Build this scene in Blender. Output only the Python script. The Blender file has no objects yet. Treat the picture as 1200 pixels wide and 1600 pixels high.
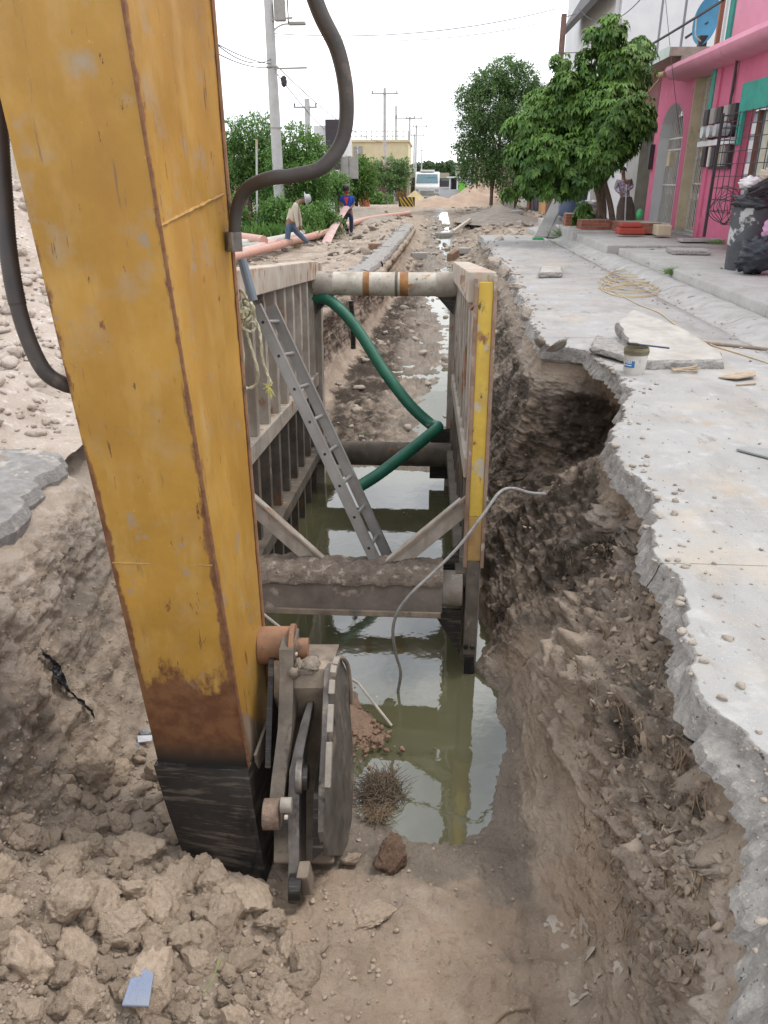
import bpy, bmesh, math, random
import numpy as np
from mathutils import Vector, Matrix, noise as mnoise
from mathutils.bvhtree import BVHTree
random.seed(7)
rng = np.random.default_rng(11)
C = bpy.context.scene.collection
S = bpy.context.scene
R_ = math.radians

# ---------------------------------------------------------------- camera
FPX, PITCH, CAMH = 1200.0, R_(23.6), 1.70
YAW = R_(3.147)
cam_d = bpy.data.cameras.new('camera'); cam = bpy.data.objects.new('camera', cam_d); C.objects.link(cam)
cam.location = (0, 0, CAMH); cam.rotation_euler = (math.pi/2-PITCH, 0, YAW)
cam_d.sensor_fit = 'VERTICAL'; cam_d.sensor_height = 24.0; cam_d.lens = 24.0*FPX/1600.0
cam_d.clip_start = 0.05; cam_d.clip_end = 3000
S.camera = cam
S.view_settings.view_transform = 'Standard'; S.view_settings.look = 'None'
S.view_settings.gamma = 1; S.view_settings.use_curve_mapping = False
S.view_settings.exposure = 0.25
S.render.resolution_x = 768; S.render.resolution_y = 1024
S.cycles.max_bounces = 6; S.cycles.diffuse_bounces = 3; S.cycles.glossy_bounces = 3
try: S.cycles.use_denoising = True
except Exception: pass

# ---------------------------------------------------------------- sky and sun
SUN_EL, SUN_ROT = R_(62), R_(68)
w = bpy.data.worlds.new('World'); S.world = w; w.use_nodes = True
nt = w.node_tree; nt.nodes.clear()
def N(nt, t, **k):
    n = nt.nodes.new(t)
    for a, b in k.items(): setattr(n, a, b)
    return n
out = N(nt, 'ShaderNodeOutputWorld'); bg = N(nt, 'ShaderNodeBackground'); bg.inputs['Strength'].default_value = 0.1
sky = N(nt, 'ShaderNodeTexSky', sky_type='NISHITA'); sky.sun_disc = False
sky.sun_elevation = SUN_EL; sky.sun_rotation = SUN_ROT
tc = N(nt, 'ShaderNodeTexCoord'); sep = N(nt, 'ShaderNodeSeparateXYZ')
nt.links.new(tc.outputs['Generated'], sep.inputs[0])
# cloud deck: project the direction on a plane overhead
zc = N(nt, 'ShaderNodeMath', operation='MAXIMUM'); zc.inputs[1].default_value = 0.03
nt.links.new(sep.outputs['Z'], zc.inputs[0])
za = N(nt, 'ShaderNodeMath', operation='ADD'); za.inputs[1].default_value = 0.25
nt.links.new(zc.outputs[0], za.inputs[0])
dx = N(nt, 'ShaderNodeMath', operation='DIVIDE'); dy = N(nt, 'ShaderNodeMath', operation='DIVIDE')
nt.links.new(sep.outputs['X'], dx.inputs[0]); nt.links.new(za.outputs[0], dx.inputs[1])
nt.links.new(sep.outputs['Y'], dy.inputs[0]); nt.links.new(za.outputs[0], dy.inputs[1])
cmb = N(nt, 'ShaderNodeCombineXYZ'); nt.links.new(dx.outputs[0], cmb.inputs[0]); nt.links.new(dy.outputs[0], cmb.inputs[1])
cmb.inputs[2].default_value = 3.1
nz = N(nt, 'ShaderNodeTexNoise'); nz.inputs['Scale'].default_value = 1.9; nz.inputs['Detail'].default_value = 8; nz.inputs['Roughness'].default_value = 0.55; nz.inputs['Distortion'].default_value = 0.4
nt.links.new(cmb.outputs[0], nz.inputs['Vector'])
rp = N(nt, 'ShaderNodeValToRGB'); rp.color_ramp.elements[0].position = 0.36; rp.color_ramp.elements[1].position = 0.54
rp.color_ramp.elements[0].color = (0.30, 0.30, 0.30, 1); rp.color_ramp.elements[1].color = (1, 1, 1, 1)
nt.links.new(nz.outputs['Fac'], rp.inputs[0])
nz2 = N(nt, 'ShaderNodeTexNoise'); nz2.inputs['Scale'].default_value = 3.4; nz2.inputs['Detail'].default_value = 6
nt.links.new(cmb.outputs[0], nz2.inputs['Vector'])
cr = N(nt, 'ShaderNodeValToRGB'); cr.color_ramp.elements[0].position = 0.3; cr.color_ramp.elements[1].position = 0.7
cr.color_ramp.elements[0].color = (11, 11.5, 12.4, 1); cr.color_ramp.elements[1].color = (18.5, 18.8, 19.2, 1)
nt.links.new(nz2.outputs['Fac'], cr.inputs[0])
# towards the horizon the deck closes
hz = N(nt, 'ShaderNodeMapRange'); hz.inputs['From Min'].default_value = 0.18; hz.inputs['From Max'].default_value = 0.42
hz.inputs['To Min'].default_value = 1.0; hz.inputs['To Max'].default_value = 0.0
nt.links.new(sep.outputs['Z'], hz.inputs['Value'])
mxf = N(nt, 'ShaderNodeMath', operation='MAXIMUM'); nt.links.new(rp.outputs['Color'], mxf.inputs[0]); nt.links.new(hz.outputs[0], mxf.inputs[1])
mx = N(nt, 'ShaderNodeMix', data_type='RGBA')
nt.links.new(mxf.outputs[0], mx.inputs['Factor']); nt.links.new(sky.outputs[0], mx.inputs['A']); nt.links.new(cr.outputs['Color'], mx.inputs['B'])
nt.links.new(mx.outputs['Result'], bg.inputs['Color']); nt.links.new(bg.outputs[0], out.inputs['Surface'])
sd = bpy.data.lights.new('sun', 'SUN'); sd.energy = 1.5; sd.angle = R_(14); sd.color = (1, 0.95, 0.88)
sun = bpy.data.objects.new('sun', sd); C.objects.link(sun)
# Nishita rotation is measured from +Y clockwise seen from above
sdir = Vector((math.sin(SUN_ROT)*math.cos(SUN_EL), math.cos(SUN_ROT)*math.cos(SUN_EL), math.sin(SUN_EL)))
sun.rotation_euler = (-sdir).to_track_quat('-Z', 'Y').to_euler()

# ---------------------------------------------------------------- helpers
_F = Vector((-math.sin(YAW)*math.cos(PITCH), math.cos(YAW)*math.cos(PITCH), -math.sin(PITCH)))
_R = Vector((math.cos(YAW), math.sin(YAW), 0)); _U = _R.cross(_F)
def at(x, y, z=None, Y=None, d=None, X=None):
    """world point seen at photo pixel x, y on the plane z=, Y= or X=, or at depth d"""
    D = _F + _R*((x-600)/FPX) + _U*((800-y)/FPX)
    if z is not None: t = (z-CAMH)/D.z
    elif Y is not None: t = Y/D.y
    elif X is not None: t = X/D.x
    else: t = d
    return Vector((0, 0, CAMH)) + D*t

def V3(*a): return Vector(a)
class MB:
    def __init__(s): s.v = []; s.f = []; s.uv = None
    def add(s, vs, fs):
        o = len(s.v); s.v += [tuple(q) for q in vs]; s.f += [tuple(i+o for i in f) for f in fs]; return s
    def box(s, a, b, j=0.0):
        a = Vector(a); b = Vector(b)
        vs = [Vector((x, y, z)) for z in (a.z, b.z) for y in (a.y, b.y) for x in (a.x, b.x)]
        if j: vs = [q+Vector([random.uniform(-j, j) for _ in range(3)]) for q in vs]
        return s.add(vs, [(0,2,3,1),(4,5,7,6),(0,1,5,4),(2,6,7,3),(0,4,6,2),(1,3,7,5)])
    def obox(s, c, ex, ey, ez):
        """oriented box: centre and three half-extent vectors"""
        c, ex, ey, ez = map(Vector, (c, ex, ey, ez))
        vs = [c+ex*x+ey*y+ez*z for z in (-1, 1) for y in (-1, 1) for x in (-1, 1)]
        return s.add(vs, [(0,2,3,1),(4,5,7,6),(0,1,5,4),(2,6,7,3),(0,4,6,2),(1,3,7,5)])
    def bar(s, a, b, w, h, up=(0,0,1)):
        a = Vector(a); b = Vector(b); d = (b-a); L = d.length
        if L < 1e-6: return s
        d.normalize(); up = Vector(up); sx = d.cross(up)
        if sx.length < 1e-3: sx = d.cross(Vector((1, 0, 0)))
        sx.normalize(); uz = sx.cross(d)
        return s.obox((a+b)/2, sx*w/2, d*L/2, uz*h/2)
    def tube(s, pts, r, n=10, cap=True, rf=None):
        pts = [Vector(p) for p in pts]; m = len(pts)
        rr = r if isinstance(r, (list, tuple)) else [r]*m
        t0 = (pts[1]-pts[0]).normalized(); nx = t0.cross(Vector((0, 0, 1)))
        if nx.length < 1e-3: nx = Vector((1, 0, 0))
        nx.normalize(); vs = []
        for i, p in enumerate(pts):
            t = (pts[min(i+1, m-1)]-pts[max(i-1, 0)])
            if t.length < 1e-9: t = t0
            t = t.normalized(); nx = (nx - t*nx.dot(t))
            if nx.length < 1e-6: nx = t.orthogonal()
            nx.normalize(); ny = t.cross(nx)
            for k in range(n):
                a = 2*math.pi*k/n; q = rr[i]*(rf(i, k) if rf else 1)
                vs.append(p+nx*math.cos(a)*q+ny*math.sin(a)*q)
        fs = [(i*n+k, i*n+(k+1) % n, (i+1)*n+(k+1) % n, (i+1)*n+k) for i in range(m-1) for k in range(n)]
        if cap: fs += [tuple(range(n))[::-1], tuple((m-1)*n+k for k in range(n))]
        return s.add(vs, fs)
    def cyl(s, a, b, r, n=16, r2=None): return s.tube([a, b], [r, r if r2 is None else r2], n)
    def prism(s, poly, off):
        """poly: list of 3D points, extruded by the vector off"""
        poly = [Vector(p) for p in poly]; off = Vector(off); n = len(poly)
        vs = poly+[p+off for p in poly]
        fs = [tuple(range(n)), tuple(range(2*n-1, n-1, -1))]+[((i+1) % n, i, i+n, (i+1) % n+n) for i in range(n)]
        return s.add(vs, fs)
    def grid(s, rows):
        m = len(rows[0]); vs = [p for r in rows for p in r]
        return s.add(vs, [(i*m+j, i*m+j+1, (i+1)*m+j+1, (i+1)*m+j) for i in range(len(rows)-1) for j in range(m-1)])
    def lathe(s, prof, c, n=24):
        vs = [(c[0]+r*math.cos(2*math.pi*k/n), c[1]+r*math.sin(2*math.pi*k/n), c[2]+z) for r, z in prof for k in range(n)]
        m = len(prof)
        return s.add(vs, [(i*n+k, i*n+(k+1) % n, (i+1)*n+(k+1) % n, (i+1)*n+k) for i in range(m-1) for k in range(n)])
WL = {}
def wl(o): return WL.get(o.name, Vector((0, 0, 0)))
def setp(o, label=None, cat=None, group=None, kind=None):
    if label: o['label'] = label
    if cat: o['category'] = cat
    if group: o['group'] = group
    if kind: o['kind'] = kind
    return o
def thing(name, label, cat, loc=(0, 0, 0), group=None):
    o = bpy.data.objects.new(name, None); o.empty_display_size = .2; C.objects.link(o); o.location = loc
    WL[o.name] = Vector(loc); return setp(o, label, cat, group)
def finish(me, smooth):
    bm = bmesh.new(); bm.from_mesh(me); bmesh.ops.recalc_face_normals(bm, faces=bm.faces); bm.to_mesh(me); bm.free()
    if smooth:
        me.polygons.foreach_set('use_smooth', [True]*len(me.polygons))
        if smooth != 2:
            try: me.set_sharp_from_angle(angle=R_(40))
            except Exception: pass
def put(mb, name, mat, parent=None, smooth=False, bevel=0, loc=None, recalc=True, **p):
    me = bpy.data.meshes.new(name)
    if loc is None:
        if parent is not None: base = wl(parent); l = Vector((0, 0, 0))
        else:
            a = np.array(mb.v); base = Vector((float((a[:, 0].min()+a[:, 0].max())/2), float((a[:, 1].min()+a[:, 1].max())/2), float(a[:, 2].min()))); l = base
    else: base = Vector(loc); l = base-(wl(parent) if parent is not None else Vector((0, 0, 0)))
    a = np.array(mb.v, dtype=np.float64)-np.array(base)
    me.from_pydata(a.tolist(), [], mb.f)
    if recalc or smooth: finish(me, smooth)
    me.materials.append(mat)
    if mb.uv is not None:
        ul = me.uv_layers.new(name='UVMap'); li = np.zeros(len(me.loops), dtype=np.int32); me.loops.foreach_get('vertex_index', li)
        ul.data.foreach_set('uv', np.array(mb.uv)[li].astype(np.float32).ravel())
    o = bpy.data.objects.new(name, me); C.objects.link(o); o.location = l
    if parent is not None: o.parent = parent
    WL[o.name] = base
    if bevel:
        b = o.modifiers.new('bevel', 'BEVEL'); b.width = bevel; b.segments = 2; b.limit_method = 'ANGLE'; b.angle_limit = R_(35)
    return setp(o, **p)
def dup(o, loc, rz=0, scale=None, rot=None, **p):
    c = o.copy(); C.objects.link(c); c.location = loc
    c.rotation_euler = rot if rot else (0, 0, rz)
    if scale: c.scale = scale if isinstance(scale, (tuple, list)) else (scale,)*3
    WL[c.name] = Vector(loc)
    for ch in list(o.children):
        d = ch.copy(); C.objects.link(d); d.parent = c
        for g in ch.children:
            e = g.copy(); C.objects.link(e); e.parent = d
    return setp(c, **p)
def spline(pts, n=8):
    """Catmull-Rom through points"""
    P = [Vector(p) for p in pts]; P = [P[0]*2-P[1]]+P+[P[-1]*2-P[-2]]; o = []
    for i in range(1, len(P)-2):
        for k in range(n):
            t = k/n; a, b, c, d = P[i-1:i+3]
            o.append(.5*((2*b)+(c-a)*t+(2*a-5*b+4*c-d)*t*t+(3*b-a-3*c+d)*t**3))
    return o+[P[-2]]

# vectorised gradient-ish noise
_T = np.random.default_rng(5).random((64, 64, 64)).astype(np.float32)*2-1
def vnoise(x, y, z):
    xi = np.floor(x).astype(int); yi = np.floor(y).astype(int); zi = np.floor(z).astype(int)
    fx = x-xi; fy = y-yi; fz = z-zi
    fx = fx*fx*fx*(fx*(fx*6-15)+10); fy = fy*fy*fy*(fy*(fy*6-15)+10); fz = fz*fz*fz*(fz*(fz*6-15)+10)
    r = 0
    for a in (0, 1):
        for b in (0, 1):
            for c in (0, 1):
                r = r+_T[(xi+a) & 63, (yi+b) & 63, (zi+c) & 63]*(fx if a else 1-fx)*(fy if b else 1-fy)*(fz if c else 1-fz)
    return r
def fbm(P, sc, octv=4, gain=.5, ridged=False, off=0.0):
    r = 0; a = 1.0; s = sc; tot = 0
    for i in range(octv):
        n = vnoise(P[:, 0]*s+off+i*7.3, P[:, 1]*s+off+i*3.1, P[:, 2]*s+off*2+i*5.7)
        if ridged: n = 1-2*np.abs(n)
        r = r+n*a; tot += a; a *= gain; s *= 2.03
    return r/tot
def sstep(x, a, b):
    t = np.clip((x-a)/(b-a), 0, 1); return t*t*(3-2*t)

# ---------------------------------------------------------------- materials
def mat(name, c1, c2=None, sc=6.0, rough=.85, metal=0.0, bump=.3, bsc=30.0, layers=(), rand=0.0, spec=.5, coord='Object', bdist=.02, rough2=None, fill=.5, sss=None, trans=0, attr=None):
    """two-tone noise base; layers = (colour, scale, lo, hi, stretch, rough) laid over by thresholded noise"""
    m = bpy.data.materials.new(name); m.use_nodes = True; t = m.node_tree; b = t.nodes['Principled BSDF']
    L = t.links.new
    tcn = N(t, 'ShaderNodeTexCoord'); src = tcn.outputs[coord]
    c2 = c2 or tuple(x*.8 for x in c1)
    n1 = N(t, 'ShaderNodeTexNoise'); n1.inputs['Scale'].default_value = sc; n1.inputs['Detail'].default_value = 7; n1.inputs['Roughness'].default_value = .6
    L(src, n1.inputs['Vector'])
    rr = N(t, 'ShaderNodeMapRange'); rr.inputs['From Min'].default_value = .5-.16; rr.inputs['From Max'].default_value = .5+.16; L(n1.outputs['Fac'], rr.inputs['Value'])
    mxx = N(t, 'ShaderNodeMix', data_type='RGBA'); mxx.inputs['A'].default_value = (*c1, 1); mxx.inputs['B'].default_value = (*c2, 1); L(rr.outputs[0], mxx.inputs['Factor'])
    col = mxx.outputs['Result']; rgh = None
    if attr:      # (attribute, colour a, colour b): blends by a point attribute
        for an, ac in attr:
            ai = N(t, 'ShaderNodeAttribute'); ai.attribute_name = an
            ng = N(t, 'ShaderNodeTexNoise'); ng.inputs['Scale'].default_value = 9; ng.inputs['Detail'].default_value = 6; L(src, ng.inputs['Vector'])
            ad = N(t, 'ShaderNodeMath', operation='ADD'); L(ai.outputs['Fac'], ad.inputs[0]); L(ng.outputs['Fac'], ad.inputs[1])
            mr = N(t, 'ShaderNodeMapRange'); mr.inputs['From Min'].default_value = .8; mr.inputs['From Max'].default_value = 1.2; L(ad.outputs[0], mr.inputs['Value'])
            q = N(t, 'ShaderNodeMix', data_type='RGBA'); L(mr.outputs[0], q.inputs['Factor']); L(col, q.inputs['A']); 
            v = N(t, 'ShaderNodeMix', data_type='RGBA'); v.inputs['A'].default_value = (*ac, 1); v.inputs['B'].default_value = (*[x*.72 for x in ac], 1); L(rr.outputs[0], v.inputs['Factor'])
            L(v.outputs['Result'], q.inputs['B']); col = q.outputs['Result']
            if an == 'wet':
                rgh = N(t, 'ShaderNodeMapRange'); rgh.inputs['To Min'].default_value = rough; rgh.inputs['To Max'].default_value = .34; L(mr.outputs[0], rgh.inputs['Value'])
    for ly in layers:
        lc, ls, lo, hi, st = ly[:5]
        mp = N(t, 'ShaderNodeMapping'); mp.inputs['Scale'].default_value = st; L(src, mp.inputs['Vector'])
        mp.inputs['Location'].default_value = (ls*.37, ls*.73, ls*.11)
        nn = N(t, 'ShaderNodeTexNoise'); nn.inputs['Scale'].default_value = ls; nn.inputs['Detail'].default_value = 6; nn.inputs['Roughness'].default_value = .62; L(mp.outputs[0], nn.inputs['Vector'])
        mr = N(t, 'ShaderNodeMapRange'); mr.inputs['From Min'].default_value = lo; mr.inputs['From Max'].default_value = hi; L(nn.outputs['Fac'], mr.inputs['Value'])
        q = N(t, 'ShaderNodeMix', data_type='RGBA'); L(mr.outputs[0], q.inputs['Factor']); L(col, q.inputs['A']); q.inputs['B'].default_value = (*lc, 1)
        col = q.outputs['Result']
    if rand:
        oi = N(t, 'ShaderNodeObjectInfo'); mr = N(t, 'ShaderNodeMapRange'); mr.inputs['To Min'].default_value = 1-rand; mr.inputs['To Max'].default_value = 1+rand; L(oi.outputs['Random'], mr.inputs['Value'])
        vm = N(t, 'ShaderNodeVectorMath', operation='SCALE'); L(col, vm.inputs[0]); L(mr.outputs[0], vm.inputs['Scale']); col = vm.outputs[0]
    L(col, b.inputs['Base Color'])
    b.inputs['Roughness'].default_value = rough; b.inputs['Metallic'].default_value = metal; b.inputs['Specular IOR Level'].default_value = spec
    if rgh: L(rgh.outputs[0], b.inputs['Roughness'])
    elif rough2 is not None:
        mr = N(t, 'ShaderNodeMapRange'); mr.inputs['To Min'].default_value = rough; mr.inputs['To Max'].default_value = rough2; L(rr.outputs[0], mr.inputs['Value']); L(mr.outputs[0], b.inputs['Roughness'])
    if trans: b.inputs['Transmission Weight'].default_value = trans
    if bump:
        nb = N(t, 'ShaderNodeTexNoise'); nb.inputs['Scale'].default_value = bsc; nb.inputs['Detail'].default_value = 8; nb.inputs['Roughness'].default_value = .65; L(src, nb.inputs['Vector'])
        bp = N(t, 'ShaderNodeBump'); bp.inputs['Strength'].default_value = bump; bp.inputs['Distance'].default_value = bdist; L(nb.outputs['Fac'], bp.inputs['Height']); L(bp.outputs[0], b.inputs['Normal'])
    return m
def flat(name, c, rough=.6, metal=0, bump=.1, sc=8): return mat(name, c, tuple(x*.82 for x in c), sc, rough, metal, bump)
MUD_G = (.125, .105, .085)
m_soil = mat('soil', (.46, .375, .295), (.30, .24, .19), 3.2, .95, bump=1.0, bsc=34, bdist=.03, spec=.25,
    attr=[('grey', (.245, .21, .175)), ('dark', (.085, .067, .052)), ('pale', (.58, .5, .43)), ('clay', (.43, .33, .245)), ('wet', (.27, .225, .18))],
    layers=[((.55, .49, .42), 26, .66, .74, (1, 1, 1)), ((.1, .08, .06), 17, .66, .76, (1, 1, 2.0)), ((.5,.43,.35), 70, .68, .73, (1,1,1))])
m_caliche = mat('caliche', (.58, .5, .44), (.45, .375, .315), 2.2, .95, bump=1.0, bsc=22, bdist=.04, spec=.2, layers=[((.72, .66, .6), 9, .55, .7, (1, 1, 1)), ((.46, .33, .24), 3, .6, .72, (1, 1, 1))])
m_clod = mat('clod', (.74, .59, .45), (.57, .445, .335), 7, .95, bump=.9, bsc=26, bdist=.03, rand=.2, spec=.2, layers=[((.6, .52, .43), 14, .6, .7, (1, 1, 1))])
m_crumb = mat('earth_crumb', (.46, .37, .285), (.34, .27, .205), 7, .95, bump=.7, bsc=30, rand=.1)
m_clodp = mat('pale_rubble', (.55, .48, .41), (.4, .34, .28), 6, .95, bump=.9, bsc=24, bdist=.03, rand=.22, spec=.2)
m_conc = mat('road_concrete', (.38, .375, .365), (.31, .305, .295), 1.6, .86, bump=.35, bsc=60, bdist=.006, spec=.3,
    layers=[((.43, .425, .415), 5, .55, .7, (1, 1, 1)), ((.27, .255, .235), 1.7, .53, .70, (1, .45, 1)), ((.36, .305, .245), 3.1, .57, .70, (1, .7, 1)), ((.2, .18, .155), 7, .60, .74, (1, .35, 1)), ((.24, .225, .205), 16, .655, .72, (1, .8, 1)), ((.43, .375, .31), .8, .56, .7, (1, 1, 1)), ((.3, .29, .275), 90, .62, .68, (1, 1, 1)), ((.46, .455, .445), 120, .6, .66, (1, 1, 1))])
m_broken = mat('broken_concrete', (.42, .4, .375), (.26, .245, .23), 18, .95, bump=1.0, bsc=55, bdist=.02, spec=.2, layers=[((.5, .47, .43), 45, .6, .66, (1, 1, 1)), ((.08, .08, .085), 38, .62, .68, (1, 1, 1))])
m_walk = mat('sidewalk_concrete', (.43, .41, .39), (.34, .325, .3), 2.5, .9, bump=.4, bsc=50, bdist=.006, layers=[((.28, .25, .2), 5, .62, .72, (1, 1, 1)), ((.6, .59, .56), 20, .6, .7, (1, 1, 1))])
m_kerb = mat('kerb_concrete', (.45, .44, .42), (.34, .33, .305), 4, .9, bump=.5, bsc=40, bdist=.01, layers=[((.22, .2, .17), 7, .6, .7, (1, 1, 1))])
# ---------------------------------------------------------------- right slab edge (metres along the street -> X of the broken edge)
SLAB = [(-3, .70), (.6, .72), (1.135, .758), (1.374, .842), (1.686, .975), (1.947, 1.05), (2.161, 1.034), (2.299, .992), (2.672, 1.033), (2.979, 1.095),
        (3.412, 1.126), (3.966, 1.253), (4.352, 1.295), (4.6, 1.24), (5.06, 1.255), (5.5, 1.33), (5.838, 1.466), (6.2, 1.58), (6.587, 1.737), (7.2, 1.75), (7.762, 1.725),
        (8.25, 1.66), (8.42, 1.55), (8.534, 1.288), (9.287, 1.277), (10.5, 1.33), (11.858, 1.404), (15.115, 1.578), (18.918, 1.502), (26, 1.6), (60, 1.8)]
_sy = np.array([a for a, b in SLAB]); _sx = np.array([b for a, b in SLAB])
def slab_x(Y):
    Y = np.asarray(Y, dtype=float); P = np.stack([Y, Y*0, Y*0+.5], 1)
    return np.interp(Y, _sy, _sx)+fbm(P, 2.2, 3)*.06+fbm(P, 9, 4, .6)*.045*np.clip(.5+Y*.1, .5, 2.0)
# ---------------------------------------------------------------- trench: cross sections, 13 corners each (X, z), right to left
def flatrow(Y, z=-.14): return (Y, [(9.5, z), (3.5, z), (2.4, z), (1.6, z), (.9, z), (.3, z), (-.2, z), (-.8, z), (-1.4, z), (-2.0, z), (-2.6, z), (-4.5, z), (-16, z)])
SEC = [flatrow(-4), flatrow(.55, -.16),
 (1.15, [(9.5, -.19), (.80, -.17), (.80, -.45), (.78, -.85), (.72, -1.15), (.58, -1.36), (-.1, -1.42), (-.75, -1.28), (-1.4, -1.05), (-1.9, -.6), (-2.25, -.1), (-3.5, 0), (-16, 0)]),
 (1.8, [(9.5, -.19), (1.04, -.17), (1.02, -.5), (.94, -.9), (.84, -1.2), (.66, -1.45), (.05, -1.5), (-.75, -1.38), (-1.6, -1.2), (-2.05, -.6), (-2.3, -.1), (-3.5, 0), (-16, 0)]),
 (2.4, [(9.5, -.19), (1.04, -.17), (1.26, -.42), (.96, -.85), (.86, -1.25), (.68, -1.54), (.1, -1.56), (-.7, -1.5), (-1.75, -1.32), (-2.12, -.7), (-2.32, -.1), (-3.5, 0.02), (-16, .02)]),
 (2.9, [(9.5, -.19), (1.10, -.17), (1.34, -.42), (.93, -.9), (.78, -1.35), (.56, -1.61), (.1, -1.62), (-.6, -1.58), (-1.8, -1.42), (-2.08, -.7), (-2.3, -.1), (-3.5, 0.03), (-16, .03)]),
 (3.3, [(9.5, -.19), (1.12, -.17), (1.34, -.42), (.92, -.95), (.72, -1.4), (.52, -1.68), (.05, -1.80), (-.45, -1.66), (-1.8, -1.45), (-2.05, -.7), (-2.28, -.12), (-3.5, 0.05), (-16, .05)]),
 (4.0, [(9.5, -.19), (1.26, -.17), (1.38, -.42), (.95, -.95), (.76, -1.4), (.60, -1.68), (.1, -2.1), (-.52, -1.69), (-1.7, -1.5), (-2.15, -.7), (-2.3, -.12), (-3.5, .08), (-16, .08)]),
 (4.6, [(9.5, -.19), (1.28, -.17), (1.36, -.42), (1.0, -.95), (.8, -1.4), (.62, -1.68), (.1, -2.25), (-.7, -1.72), (-1.6, -1.55), (-2.1, -.75), (-2.3, -.12), (-3.5, .12), (-16, .12)]),
 (4.85, [(9.5, -.19), (1.28, -.17), (1.2, -.5), (.95, -1.0), (.68, -1.35), (.48, -1.60), (.1, -2.3), (-.9, -1.75), (-1.5, -1.6), (-1.95, -1.0), (-2.5, -.3), (-3.5, .2), (-16, .3)]),
 (5.3, [(9.5, -.19), (1.34, -.17), (1.36, -.42), (1.0, -.95), (.8, -1.4), (.62, -1.72), (.1, -2.3), (-1.3, -1.95), (-1.5, -1.6), (-1.85, -1.1), (-2.5, -.45), (-3.6, .15), (-16, .4)]),
 (6.4, [(9.5, -.19), (1.66, -.17), (1.6, -.5), (1.1, -.95), (.72, -1.3), (.42, -1.5), (.1, -2.3), (-1.35, -2.1), (-1.55, -1.7), (-1.8, -1.1), (-2.3, -.5), (-3.4, .1), (-16, .4)]),
 (7.4, [(9.5, -.19), (1.84, -.17), (2.15, -.5), (1.95, -1.15), (1.0, -1.45), (.5, -1.6), (.1, -2.3), (-1.5, -2.0), (-1.65, -1.6), (-1.8, -1.0), (-2.2, -.4), (-3.4, 0), (-16, .3)]),
 (8.25, [(9.5, -.19), (1.72, -.17), (2.1, -.5), (1.85, -1.15), (1.02, -1.55), (.8, -1.8), (.1, -2.2), (-1.5, -1.9), (-1.65, -1.5), (-1.8, -.8), (-2.0, -.2), (-3.4, -.1), (-16, .1)]),
 (8.5, [(9.5, -.19), (1.34, -.17), (1.26, -.5), (1.15, -1.0), (.95, -1.4), (.78, -1.75), (0, -2.0), (-1.5, -1.85), (-1.65, -1.4), (-1.8, -.7), (-1.95, -.16), (-3.4, -.15), (-16, 0)]),
 (9.3, [(9.5, -.19), (1.32, -.17), (1.26, -.5), (1.12, -.95), (.95, -1.35), (.7, -1.6), (-.1, -1.66), (-1.5, -1.62), (-1.7, -1.2), (-1.78, -.6), (-1.85, -.16), (-3.4, -.18), (-16, -.1)]),
 (12, [(9.5, -.19), (1.42, -.17), (1.36, -.45), (1.15, -.8), (.95, -1.05), (.6, -1.25), (-.1, -1.36), (-1.2, -1.28), (-1.5, -.95), (-1.6, -.5), (-1.62, -.16), (-3.4, -.2), (-16, -.15)]),
 (17, [(9.5, -.19), (1.6, -.17), (1.5, -.4), (1.25, -.7), (1.05, -.85), (.8, -.98), (.1, -1.05), (-.8, -1.02), (-1.0, -.78), (-1.08, -.45), (-1.1, -.14), (-3.2, -.26), (-16, -.2)]),
 (24, [(9.5, -.15), (1.75, -.12), (1.6, -.3), (1.4, -.5), (1.2, -.65), (.9, -.74), (.3, -.8), (-.35, -.78), (-.6, -.65), (-.84, -.45), (-.86, -.14), (-3.0, -.30), (-16, -.25)]),
 (32, [(9.5, -.1), (2.6, -.05), (2.2, -.15), (1.8, -.3), (1.4, -.42), (1.0, -.48), (.4, -.52), (-.1, -.5), (-.35, -.45), (-.6, -.35), (-.65, -.14), (-2.8, -.28), (-16, -.2)]),
 (40, [(9.5, 0), (3.4, 0), (2.8, -.1), (2.2, -.22), (1.6, -.3), (1.0, -.34), (.4, -.34), (-.3, -.34), (-.6, -.3), (-1.0, -.25), (-1.4, -.16), (-3, -.15), (-16, -.1)]),
 (47, [(9.5, 0), (4, 0), (3.2, -.05), (2.5, -.1), (1.8, -.1), (1.0, -.08), (.4, -.05), (-.3, -.05), (-.8, -.05), (-1.4, -.05), (-2, -.05), (-4, -.05), (-16, -.05)]),
 (62, [(9.5, -.02), (4, -.02), (3.2, -.02), (2.5, -.02), (1.8, -.02), (1.0, -.02), (.4, -.02), (-.3, -.02), (-.8, -.02), (-1.4, -.02), (-2, -.02), (-4, -.02), (-16, -.02)])]
secY = np.array([s[0] for s in SEC]); secX = np.array([[p[0] for p in s[1]] for s in SEC]); secZ = np.array([[p[1] for p in s[1]] for s in SEC])
CNT = [14, 40, 62, 62, 58, 62, 66, 60, 50, 48, 56, 40]
tt = np.concatenate([np.linspace(i, i+1, n, endpoint=False) for i, n in enumerate(CNT)]+[[12.0]])
ys = [-4, -2, 0, .4, .7, .85]; y = .95
while y < 61.5: ys.append(y); y += max(.0085, y*.0048)
ys.append(62.0); ys = np.unique(np.concatenate([ys, np.arange(8.2, 8.56, .008), np.arange(4.58, 4.9, .01)]))
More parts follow.
